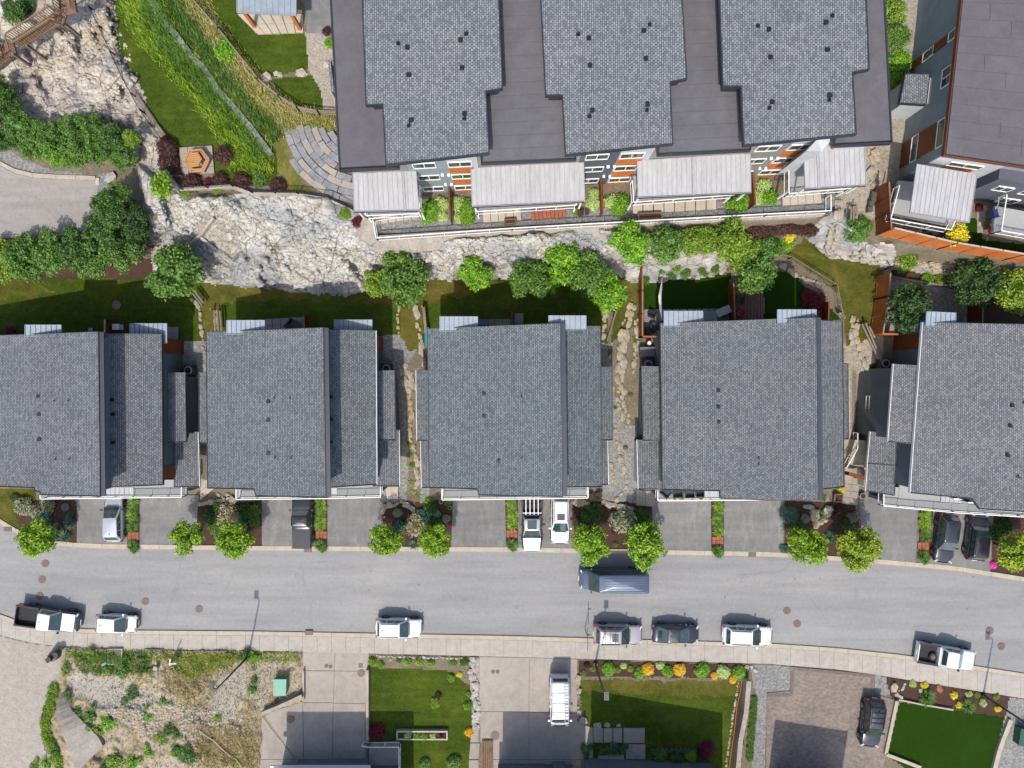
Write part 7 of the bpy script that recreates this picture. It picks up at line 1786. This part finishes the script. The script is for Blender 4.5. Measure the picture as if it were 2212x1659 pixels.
for k_ in range(7):
    y = -.52 + k_ * .173; hwid = .66 - abs(y) / math.sqrt(3) * 1.0
    MB().box((pc.x - .05, pc.y + y, 9.24), (hwid * 2 * .95, .155, .05), rz=.09).build('table_board', M_cedar_tan, pb)
for k_ in range(6):
    H_ = hexp(.95, 8.7)[k_]; C_ = Vector((pc.x, pc.y, 8.85)); MB().bar(C_, H_, .1, .1).build('leg', M_cedar, pb); MB().box((H_.x, H_.y, 8.7), (.1, .1, .5)).build('leg', M_cedar, pb)

# ---------------------------------------------------------------- driveways and gardens of the lower lots
def slabset(name, label, polys, z, mat, part='slab'):
    t = thing(name, label, name.replace('_', ' '), W(polys[0][0][0], polys[0][0][1], 0)); t['kind'] = 'structure'
    del t['category']
    for q in polys: MB().prism([W(a, b, z + random.uniform(-.003, .003)) for a, b in q], z - .18).build(part, mat, t)
    return t
structure('driveway_base', ppoly([(652, 1406), (797, 1409), (791, 1770), (556, 1770), (564, 1546), (652, 1515)], .065, .1), M_joint)
structure('driveway_base', ppoly([(1035, 1417), (1247, 1423), (1248, 1560), (1281, 1573), (1281, 1641), (1256, 1770), (1060, 1770), (1060, 1640), (1036, 1600)], .065, .1), M_joint)
slabset('driveway', 'pale concrete driveway left of the square lawn', [
    [(655, 1408), (723.5, 1409), (722, 1448), (655, 1448)], [(724.5, 1409), (796, 1411), (795, 1449), (723, 1448.5)],
    [(656, 1449.5), (721.5, 1450), (720, 1517), (655, 1517)], [(723, 1450), (790, 1450.5), (790, 1519), (721, 1518)],
    [(655, 1518.5), (719.5, 1519), (717, 1640), (657, 1640)], [(721, 1519.5), (789, 1520.5), (789, 1640), (718, 1640)],
    [(566, 1545), (653, 1516), (655, 1640), (640, 1640), (572, 1546)], [(566, 1548), (638, 1640), (558, 1640)], [(558, 1641), (789, 1641.5), (789, 1770), (556, 1770)]], .1, M_walk2)
slabset('driveway', 'pale concrete driveway under the white work van', [
    [(1036, 1419), (1142.5, 1421), (1142, 1537), (1036, 1536)], [(1144, 1421), (1232, 1424), (1232, 1540), (1143.5, 1538)], [(1233.5, 1424), (1246, 1424.5), (1246, 1560), (1233.5, 1560)],
    [(1036, 1537.5), (1142, 1538.5), (1142, 1640), (1062, 1640), (1040, 1600)], [(1143.5, 1539.5), (1232, 1541.5), (1255, 1565), (1280, 1572), (1280, 1640), (1143, 1640)], [(1062, 1641.5), (1255, 1641.5), (1255, 1770), (1062, 1770)]], .1, M_walk2)
m_pav, nt, b_ = new_mat('block_pavers')
v = coords(nt, (1, 1, 1), math.radians(-7)); br = N(nt, 'ShaderNodeTexBrick', Scale=1.0)
br.inputs['Color1'].default_value = C(146, 134, 128); br.inputs['Color2'].default_value = C(178, 166, 156); br.inputs['Mortar'].default_value = C(112, 102, 96)
br.inputs['Mortar Size'].default_value = .012; br.inputs['Brick Width'].default_value = .24; br.inputs['Row Height'].default_value = .13
nt.links.new(v, br.inputs['Vector']); v2 = coords(nt)
cc = mix(nt, .9, br.outputs['Color'], ramp(nt, noise(nt, v2, .3, 6, .65), [(.3, (.8, .8, .8, 1)), (.7, (1.15, 1.13, 1.1, 1))]), 'MULTIPLY')
cc = mix(nt, .8, cc, ramp(nt, noise(nt, v2, 3.5, 4, .65), [(.3, (.82, .8, .82, 1)), (.7, (1.14, 1.14, 1.12, 1))]), 'MULTIPLY')
nt.links.new(cc, b_.inputs['Base Color']); b_.inputs['Roughness'].default_value = .9
structure('driveway', ppoly([(1708, 1440), (1889, 1457), (1888, 1500), (1936, 1512), (1908, 1660), (1890, 1770), (1645, 1770), (1655, 1660), (1657, 1497), (1707, 1493)], .1, .15), m_pav)
M_border = layered('charcoal_border_pavers', stops((0.3, (122, 110, 108)), (0.7, (138, 126, 122))), stops((0.3, (112, 102, 98)), (0.75, (150, 138, 132))), .8, 8, bstr=.2, bdist=.01)
for q in ([(1709, 1440), (1888, 1457), (1888, 1464), (1716, 1447)], [(1709, 1447), (1716, 1447), (1713, 1500), (1706, 1497)], [(1657, 1497), (1706, 1497), (1706, 1505), (1657, 1505)], [(1881, 1465), (1888, 1465), (1886, 1496), (1879, 1492)]):
    structure('paver_border', ppoly(q, .106, .1), M_border)
slabset('garden_path', 'grey slab path at the bottom below the shaded lawn', [
    [(1282, 1573), (1302, 1573), (1302, 1604), (1282, 1604)], [(1304, 1573), (1323, 1573), (1323, 1604), (1304, 1604)], [(1325, 1573), (1344, 1573), (1344, 1604), (1325, 1604)], [(1347, 1573), (1393, 1573), (1393, 1605), (1347, 1605)],
    [(1352, 1608), (1394, 1608), (1394, 1640), (1352, 1639)], [(1350, 1642), (1395, 1643), (1395, 1700), (1350, 1700)], [(1292, 1632), (1348, 1630), (1348, 1700), (1292, 1700)]], .12, M_patio)
for i, (x, y) in enumerate([(1262, 1614), (1276, 1614), (1264, 1630), (1272, 1645), (1300, 1622), (1316, 1624), (1332, 1624), (1344, 1622)]): bush(x, y, 9, 'mid', ORD[i] + ' green plant from the left beside the slab garden path', 'plants beside the slab garden path', CR_W, z=.1)
ag = thing('garden_hose', 'thin orange hose lying along the bark strip right of the shaded lawn', 'hose', W(1592, 1525, .1)); MB().tube([W(x, y, .16) for x, y in [(1603, 1468), (1600, 1490), (1592, 1525), (1586, 1580), (1580, 1620), (1574, 1665)]], .04, 6).build('hose', M_cedar_lt, ag)
slabset('garden_path', 'grey stone strip path right of the square lawn', [[(1018, 1575), (1034, 1575), (1034, 1604), (1016, 1604)], [(1016, 1606), (1036, 1606), (1034, 1640), (1013, 1640)], [(1013, 1642), (1034, 1642), (1033, 1720), (1012, 1720)]], .12, M_patio)
bd = thing('boardwalk', 'brown plank boardwalk at the bottom right of the square lawn', 'boardwalk', W(1052, 1620, 0))
for k_ in range(6):
    x = 1041 + k_ * 4; MB().prism([W(x, 1600, .3), W(x + 3.4, 1600, .3), W(x + 3.4, 1700, .3), W(x, 1700, .3)], .15).build('plank', M_stair_wood, bd)
pl = thing('planter', 'long white framed planter box on the square lawn', 'planter', W(912, 1590, 0))
for q in ([(856, 1579), (967, 1579), (967, 1582.5), (856, 1582.5)], [(856, 1596), (967, 1596), (967, 1599), (856, 1599)], [(856, 1583), (859, 1583), (859, 1595.5), (856, 1595.5)], [(964, 1583), (967, 1583), (967, 1595.5), (964, 1595.5)]):
    MB().prism([W(a, b, .5) for a, b in q], 0).build('side', M_kerb, pl)
MB().prism([W(a, b, .36) for a, b in [(860, 1583), (963, 1583), (963, 1595), (860, 1595)]], .05).build('soil', M_bark, pl)
# vault, boxes, sign, lamp posts
def boxthing(name, label, cat, q, z0, z1, mat, lid=None, lidmat=None):
    t = thing(name, label, cat, W(q[0][0], q[0][1], z0))
    p = [W(a, b, z1) for a, b in q]
    MB().prism(p, z0).build('cabinet' if lid != 'frame' else 'frame', mat, t)
    pp = inset(p, .09 if lid else -.03)
    MB().prism([Vector((v_.x, v_.y, z1 + .03)) for v_ in pp], z1 - .02).build('lid', lidmat or mat, t)
    return t
boxthing('utility_vault', 'grey metal vault lid in a pale frame at the top of the rubble lot', 'utility vault', [(232, 1402), (264, 1402), (263, 1436), (232, 1436)], .1, .35, M_kerb, 'frame', M_iron)
boxthing('utility_vault', 'brown steel cover right of the street corner on the rubble lot', 'utility vault', [(139, 1409), (162, 1410), (160, 1425), (137, 1424)], .1, .4, M_kerb, 'frame', M_rust)
boxthing('utility_vault', 'small grey cover right of the framed vault', 'utility vault', [(290, 1411), (309, 1411), (308, 1426), (290, 1425)], .1, .2, M_iron, 'frame', M_iron)
tb = boxthing('transformer_box', 'green transformer box near the pale driveway', 'transformer', [(591, 1468), (618, 1468), (617, 1502), (592, 1502)], .1, .95, M_green_box)
MB().prism([W(a, b, .2) for a, b in [(590, 1462), (622, 1462), (622, 1502), (590, 1504)]], 0).build('base_slab', M_kerb, tb)
tb2 = boxthing('transformer_box', 'dark green transformer box at the lower right edge of the picture', 'transformer', [(2206, 1575), (2240, 1580), (2234, 1615), (2201, 1610)], 0, .95, M_green_dk)
sg = thing('sale_sign', 'white sign board on a post in the rubble lot', 'sign', W(372, 1435, .2))
MB().bar(W(367, 1438, .2), W(368, 1424, 1.9), .1, .1).build('post', M_trim, sg)
sd = Vector((.58, .12, 0)); su = Vector((.03, .34, .62)); s0 = W(369, 1437, .9)
MB().add([s0, s0 + sd, s0 + sd + su, s0 + su] + [v_ + Vector((0, .03, -.03)) for v_ in (s0, s0 + sd, s0 + sd + su, s0 + su)], [(0, 1, 2, 3), (7, 6, 5, 4), (0, 4, 5, 1), (1, 5, 6, 2), (2, 6, 7, 3), (3, 7, 4, 0)]).build('board', M_trim, sg)
for k_ in range(3):
    c0_ = s0 + su * (.25 + .25 * k_) + Vector((0, -.01, .01)); MB().add([c0_ + sd * .15, c0_ + sd * .85, c0_ + sd * .85 + su * .1, c0_ + sd * .15 + su * .1], [(0, 1, 2, 3)]).build('lettering', M_siding_lt, sg)
hb = thing('litter_bin', 'dark round litter bin with a grey post beside the street corner at the lower left', 'bin', W(117, 1420, .1))
MB().disc(W(119, 1416, .6) , .42, 1.0, 18).build('barrel', M_iron, hb); MB().disc(W(119, 1416, 1.15), .3, .12, 16).build('lid', M_plastic, hb)
MB().bar(W(106, 1424, .1), W(104, 1426, 1.6), .45, .4).build('hood', M_iron, hb)
def lamp(base, head, label, h=8.0):
    b0 = W(base[0], base[1], .1); hd = W(head[0], head[1], h)
    t = thing('street_lamp', label, 'street lamp', b0, 'black street lamps')
    topp = Vector((b0.x, b0.y, h - .25))
    MB().disc((b0.x, b0.y, .2), .2, .25, 12).build('base', M_black, t)
    MB().tube([(b0.x, b0.y, .1), (b0.x, b0.y, h * .5), topp], [.11, .085, .06], 10).build('pole', M_black, t)
    d = (hd - topp); d.z = 0
    if d.length > 1.4: d = d.normalized() * 1.4
    arm = topp + d + Vector((0, 0, .25)); MB().tube([topp, topp + d * .4 + Vector((0, 0, .18)), arm], .045, 8).build('arm', M_black, t)
    hmb = MB().box((arm.x, arm.y, h), (.42, .75, .14)); hmb.build('lamp_head', M_black, t)
    MB().box((arm.x, arm.y, h + .08), (.3, .5, .04)).build('lens_cover', M_plastic, t)
    return t
lamp((537, 1417), (457, 1480), 'black street lamp rising from the rubble lot by the sidewalk')
lamp((1286, 1434), (1310, 1503), 'black street lamp in the hedge bed beside the champagne suv')
lamp((2124, 1501), (2240, 1580), 'black street lamp rising from the mulch strip at the lower right')
q = W(1264, 1358, .13); sp_ = thing('sign_post', 'thin dark sign post at the lower kerb left of the champagne suv', 'sign post', q)
MB().tube([q, (q.x, q.y, 2.6)], .04, 8).build('post', M_black, sp_)
MB().box((q.x, q.y - .2, 2.5), (.05, 2.1, .22)).build('sign_board', M_black, sp_); MB().box((q.x + .1, q.y + .2, 2.45), (.3, .06, .2)).build('bracket', M_black, sp_)
# manholes and drains
def manhole(x, y, r, label, mat=None, z=None):
    zz = .006 if z is None else z; p = W(x, y, zz)
    t = thing('manhole_cover', label, 'manhole cover', p)
    MB().disc((p.x, p.y, zz), r, .02, 24).build('frame', M_iron, t); MB().disc((p.x, p.y, zz + .012), r * .88, .02, 24).build('lid', mat or M_rust, t)
    for k_ in range(5): MB().box((p.x, p.y + (k_ - 2) * r * .3, zz + .026), (r * (1.2 if abs(k_ - 2) < 2 else .8), .03, .012)).build('tread', mat or M_iron, t)
for x, y, lb in [(98, 1217, 'manhole cover nearest the leftmost street tree'), (91, 1252, 'middle of the three manhole covers at the left of the street'), (86, 1287, 'manhole cover in the shadow of the leftmost pickup'), (314, 1299, 'manhole cover in the street right of the small white hatchback'), (430, 1315, 'manhole cover in the street left of the first lamp shadow'),
    (1700, 1319, 'upper of two manhole covers right of the white suv'), (1722, 1347, 'lower of two manhole covers right of the white suv'), (2138, 1362, 'manhole cover beside the tip of the right lamp shadow'), (2163, 1396, 'manhole cover right of the spare wheel pickup')]: manhole(x, y, .38, lb)
for x, y, r_, z_, lb in [(705, 1438.5, .2, .11, 'left of two small round covers on the pale driveway'), (714, 1440, .2, .11, 'right of two small round covers on the pale driveway'), (780, 1454, .38, .11, 'brown manhole cover at the right of the pale driveway'), (628, 1554, .4, .11, 'manhole cover at the shade edge of the pale driveway'), (1065, 1451, .2, .11, 'left small round cover on the van driveway'), (1075, 1451, .2, .11, 'right small round cover on the van driveway'), (1069, 1589, .45, .11, 'large pale manhole cover low on the van driveway'), (141, 1096, .42, .12, 'round grey cover in the leftmost mulch bed'), (252, 659, .42, 3.1, 'manhole cover on the shaded lawn behind the leftmost duplex')]: manhole(x, y, r_, lb, M_iron if r_ < .3 or 'grey' in lb else None, z_)
def drain(x, y, z, lb, w=.75, h=.42):
    p = W(x, y, z); t = thing('drain_grate', lb, 'drain', p)
    MB().box((p.x, p.y, z), (w, h, .04)).build('frame', M_iron, t)
    for k_ in range(5): MB().box((p.x + (k_ - 2) * w * .18, p.y, z + .022), (w * .1, h * .8, .02)).build('bar', M_rust, t)
drain(665, 1188, .13, 'rusty drain grate in the kerb below the black pickup'); drain(17, 1143, .13, 'rusty drain grate in the kerb at the far left'); drain(1625, 1198, .13, 'rusty drain grate in the kerb right of the fourth duplex driveways'); drain(667, 1367, .15, 'rusty drain grate in the lower kerb'); drain(779, 1438, .115, 'small square drain on the pale driveway', .4, .4)

# ---------------------------------------------------------------- lower houses (mostly beyond the lower edge)
def lowhouse(label, prisms):
    c0 = prisms[0][0][0]; t = thing('house', label, 'house', W(c0[0], c0[1], 0))
    for pts, z0, mat, kind_ in prisms:
        if kind_ == 'roof': roof(t, pts, mat, thick=.2); walls(t, pts, z0, M_siding, .35, .22)
        else: MB().prism(R3(pts), z0).build(kind_, mat, t)
    return t
lowhouse('house with a charcoal garage roof below the pale driveway, cut by the lower edge', [([(546, 1733, 7), (847, 1733, 7), (847, 1960, 7), (546, 1960, 7)], 0, M_fascia, 'roof'), ([(622, 1662, 2.6), (795, 1660, 2.6), (795, 1790, 2.6), (622, 1790, 2.6)], 0, M_fascia, 'roof'), ([(584, 1655, 2.9), (800, 1655, 2.9), (800, 1664, 2.9), (584, 1664, 2.9)], 2.7, M_gutter, 'eave')])
lowhouse('house below the white work van, cut by the lower edge', [([(1064, 1733, 7), (1259, 1733, 7), (1259, 1960, 7), (1064, 1960, 7)], 0, M_fascia, 'roof'), ([(1072, 1672, 2.6), (1186, 1672, 2.6), (1186, 1790, 2.6), (1072, 1790, 2.6)], 0, M_plastic, 'roof'), ([(1189, 1664, 2.4), (1230, 1664, 2.4), (1230, 1790, 2.4), (1189, 1790, 2.4)], 0, M_siding, 'roof')])
lowhouse('house with slate roof below the shaded lawn, cut by the lower edge', [([(1275, 1746, 9), (1585, 1722, 6.5), (1585, 1960, 6.5), (1275, 1960, 9)], 0, M_fascia, 'roof'), ([(1408, 1678, 2.6), (1534, 1678, 2.6), (1534, 1790, 2.6), (1408, 1790, 2.6)], 0, M_siding, 'roof'), ([(1486, 1682, 2.75), (1508, 1682, 2.75), (1508, 1700, 2.75), (1486, 1700, 2.75)], 2.6, M_glass, 'skylight')])
lowhouse('house beyond the paver driveway, only its shadow enters the picture', [([(1716, 1752, 7), (1888, 1780, 7), (1860, 1960, 7), (1690, 1960, 7)], 0, M_fascia, 'roof')])
railing('railing', [W(782, 1612, 1.2), W(797, 1614, 1.2), W(862, 1614, 1.2), W(862, 1690, 1.2)], 'white railing round the small porch at the bottom beside the square lawn', .2, 1.0)
tag(MB().prism([W(797, 1605, .25), W(864, 1603, .25), W(866, 1700, .25), W(797, 1700, .25)], 0).build('porch', M_walk2), 'grey concrete porch at the bottom beside the square lawn', 'porch')
# concrete wing wall at the lower left
ww = thing('wing_wall', 'sloping concrete wing wall with vines at the lower left', 'wall', W(150, 1560, 0))
sg0 = [((131, 1500), (141, 1490)), ((122, 1520), (145, 1512)), ((124, 1545), (155, 1535)), ((134, 1585), (182, 1562)), ((150, 1625), (212, 1592)), ((165, 1668), (222, 1612))]
seg = []
for i in range(5):
    for j in range(3): seg.append(tuple(tuple(sg0[i][s_][c_] + (sg0[i + 1][s_][c_] - sg0[i][s_][c_]) * j / 3 for c_ in (0, 1)) for s_ in (0, 1)))
seg.append(sg0[-1])
for (a, b), (c_, d) in zip(seg[:-1], seg[1:]):
    MB().prism([W(*a, 1.3), W(*b, .45), W(*d, .45), W(*c_, 1.3)], -.4).build('wall_panel', M_wallconc, ww)
hose = thing('hose', 'thin pale pipe winding across the rubble lot', 'pipe', W(430, 1600, .3))
MB().tube([W(x, y, land_z(x, y) + .25) for x, y in [(430, 1578), (445, 1590), (462, 1600), (480, 1618), (495, 1632), (510, 1640), (525, 1662)]], .05, 6).build('pipe', M_patio_lt, hose)

# ---------------------------------------------------------------- small things on decks and patios
def chair(x, y, z, rot, mat, label, s=.62, group=None):
    p = W(x, y, z + .5); t = thing('patio_chair', label, 'chair', (p.x, p.y, z), group, rot)
    ORG[t.name] = Vector((0, 0, 0))
    MB().box((0, 0, .38), (s, s, .12)).build('seat', mat, t); MB().box((-s / 2, 0, .62), (.09, s, .5)).build('backrest', mat, t)
    for s_ in (-1, 1): MB().box((0, s_ * s / 2, .55), (s, .08, .08)).build('armrest', mat, t)
    for i in (-1, 1):
        for j in (-1, 1): MB().box((i * s * .42, j * s * .42, .17), (.05, .05, .34)).build('leg', M_black, t)
    return t
chair(1968 / 4 + 1106, 648, 3.35, 2.9, M_wicker, 'dark patio chair on the brown plank deck')
chair(1976 / 4 + 1106, 676, 3.35, 2.5, M_red, 'red cushioned patio chair on the brown plank deck')
chair(1409, 678, 3.1, 1.2, M_black, 'black folding chair left of the white shade sail'); chair(1413, 706, 3.1, .6, M_wicker, 'grey chair on the patio left of the fourth duplex canopy')
chair(1439, 1064, 3.05, .8, M_wicker, 'charcoal armchair at the left end of the fourth duplex balcony', .8); chair(1464, 1064, 3.05, 1.6, M_black, 'second black armchair on the fourth duplex balcony', .8); chair(1490, 1065, 3.05, 1.6, M_wicker, 'third charcoal armchair on the fourth duplex balcony', .8); chair(1512, 1064, 3.05, 1.6, M_black, 'fourth black armchair on the fourth duplex balcony, beside the ribbed canopy', .7)
for x, lb in ((1459, 'left'), (1473, 'middle'), (1515, 'right')): bush(x, 1074, 6, 'lime', '%s potted lime plant on the fourth duplex balcony' % lb, z=3.4)
chair(622, 703, 3.1, 2.4, M_wicker, 'dark wicker chair left of the round table behind the second duplex'); chair(632, 698, 3.1, -.6, M_wicker, 'dark wicker chair right of the table behind the second duplex')
tbl = thing('patio_table', 'dark grey table behind the second duplex', 'table', W(640, 706, 3.1)); q = W(638, 706, 3.8); MB().disc((q.x, q.y, 3.82), .55, .06, 18).build('table_top', M_wicker, tbl); MB().disc((q.x, q.y, 3.45), .06, .7, 8).build('leg', M_black, tbl)
def grill(x, y, z, label, mat=None, w=.8, d=.6, h=.9, rot=0):
    p = W(x, y, z + h); t = thing('patio_box', label, 'storage box', (p.x, p.y, z)); MB().box((p.x, p.y, z + h / 2), (w, d, h), rz=rot).build('box', mat or M_plastic, t); MB().box((p.x, p.y, z + h + .03), (w * 1.05, d * 1.05, .06), rz=rot).build('lid', mat or M_plastic, t)
grill(1533, 684, 3.1, 'grey table box right of the left canopy of the fourth duplex', M_siding_lt, 1.3, 1.0, .7); grill(1563, 672, 3.1, 'tilted pale table near the brown cedar fence', M_metal_roof, 1.3, .7, .8, .4); grill(1565, 696, 3.1, 'small barbecue beside the tilted pale table', M_plastic, .6, .5)
grill(1121, 688, 3.1, 'tan storage box behind the middle duplex', M_patio, .8, .9, .5); grill(1043, 696, 3.1, 'dark table beside the left canopy of the middle duplex', M_siding, 1.1, .5, .6)
grill(250, 706, 3.1, 'white box on the lawn patio behind the leftmost duplex', M_trim, .6, .5, .8)
def spa(x, y, label, z=3.1, r=.45):
    p = W(x, y, z + .7); t = thing('heat_pump', label, 'heat pump', (p.x, p.y, z)); MB().box((p.x, p.y, z + .4), (r * 2, r * 2, .8)).build('cabinet', M_plastic, t)
    MB().disc((p.x, p.y, z + .84), r * .85, .08, 18).build('fan_guard', M_seam_lt, t); MB().disc((p.x, p.y, z + .87), r * .6, .06, 16).build('fan', M_black, t)
spa(408, 800, 'air conditioning unit right of the leftmost duplex'); spa(835, 796, 'air conditioning unit right of the second duplex'); spa(1400, 787, 'air conditioning unit left of the fourth duplex'); spa(1912, 785, 'air conditioning unit left of the rightmost duplex')
p = W(1402, 760, 3.6); tag(MB().box((p.x, p.y, 3.4), (1.7, .9, .6)).build('storage_bench', M_siding), 'dark slatted storage bench left of the fourth duplex', 'bench')
p = W(1402, 741, 3.6); tt = thing('barrel_planter', 'round pot with pale lid left of the fourth duplex', 'pot', p); MB().disc((p.x, p.y, 3.4), .25, .6, 14).build('pot', M_pot, tt); MB().disc((p.x, p.y, 3.72), .17, .05, 12).build('lid', M_trim, tt)
# shade sail
sa_ = thing('shade_sail', 'narrow white shade sail standing on edge over the small lawn of the fourth duplex', 'shade sail', W(1428, 640, 3))
c1, c2, c3 = W(1431, 597, 5.2), W(1422, 655, 5.4), W(1430, 694, 4.6)
mid = W(1426, 640, 5.9)
MB().add([c1, W(1422, 640, 5.3), W(1424, 665, 5.2), c3, W(1429, 650, 5.6), W(1430, 625, 5.6)], [(0, 1, 5), (1, 2, 4), (1, 4, 5), (2, 3, 4)]).build('sail', M_trim, sa_)
for c_ in (c1, c3): MB().tube([Vector((c_.x, c_.y, 3)), c_ + Vector((0, 0, .1))], .04, 8).build('pole', M_black, sa_)
p = W(922, 728, 3.6); tag(MB().box((p.x, p.y, 3.4), (.35, 1.8, .7)).build('tarpaulin_box', M_blue), 'bright blue covered box against the left wall of the middle duplex', 'box')
p = W(1983, 460, 9.9)
chair(2150, 462, 9.7, .3, M_navy, 'blue chair on the rightmost upper balcony'); chair(2145, 497, 8.0, .3, M_red, 'red chair on the terrace below the right upper balcony')
# pots
def pot(x, y, z, r_, label, mat=None, plant=None):
    p = W(x, y, z + .3); t = thing('flower_pot', label, 'pot', (p.x, p.y, z)); MB().tube([(p.x, p.y, z), (p.x, p.y, z + .45)], [r_ * .8, r_], 14).build('pot', mat or M_pot, t); MB().disc((p.x, p.y, z + .43), r_ * .85, .06, 12).build('soil', M_bark, t)
pot(1254, 462, 8.5, .3, 'larger brown pot beside the red paver patio'); pot(1268, 459, 8.5, .22, 'smaller brown pot beside the red paver patio'); pot(1294, 1070, .2, .32, 'black round pot right of the middle duplex balcony', M_black); pot(1275, 1072, .2, .28, 'black round pot under the right end of the middle duplex balcony', M_black)
pot(953, 1083, .2, .22, 'grey ring pot left of the middle duplex driveway', M_stone); pot(972, 1097, .2, .2, 'second grey ring pot left of the middle duplex driveway', M_stone); pot(1863, 1071, .1, .3, 'woven round pot by the stained driveway', M_stone_b)
def plbox(q, z, label, mat=None):
    t = thing('raised_planter', label, 'planter', W(q[0][0], q[0][1], z)); p = [W(a, b, z + .4) for a, b in q]
    for i in range(4): MB().bar(p[i] - Vector((0, 0, .2)), p[(i + 1) % 4] - Vector((0, 0, .2)), .1, .4).build('side', mat or M_stair_wood, t)
    MB().prism([v_ - Vector((0, 0, .08)) for v_ in p], z).build('soil', M_bark, t)
plbox([(1379, 461), (1429, 459), (1430, 473), (1380, 475)], 8.5, 'empty brown raised planter on the terrace by the third canopy'); plbox([(1090, 474), (1114, 473), (1114, 482), (1091, 484)], 8.5, 'small wooden planter frame under the leftmost canopy rail'); plbox([(1804, 1068), (1821, 1068), (1820, 1084), (1803, 1084)], .2, 'narrow wooden planter beside the entry path of the fourth duplex')
for i, (x, y) in enumerate([(1888, 420), (1886, 431), (1882, 440), (1879, 452)]):
    p = GP(x, y, .4); tag(MB().box((p.x, p.y, p.z - .1), (.42, .42, .5)).box((p.x, p.y, p.z + .17), (.28, .28, .04)).build('garden_box', M_iron), ['top', 'second', 'third', 'lowest'][i] + ' of four small garden boxes beside the cedar fence at the upper right', 'garden box')
hp = W(338, 1442, .5); hyd = thing('utility_marker', 'small round grey marker standing in the rubble lot left of the sale sign', 'marker', (hp.x, hp.y, .2)); MB().disc((hp.x, hp.y, .5), .22, .6, 14).build('post', M_stone, hyd)
for x, y, m_, lb in [(213, 1434, M_red, 'red and blue toy board in the weeds left of the vault'), (224, 1435, M_green_box, 'green toy board in the weeds below the vault')]:
    p = W(x, y, .45); tag(MB().box((p.x, p.y, .4), (.55, .25, .06), rz=.5).build('toy_board', m_), lb, 'toy')
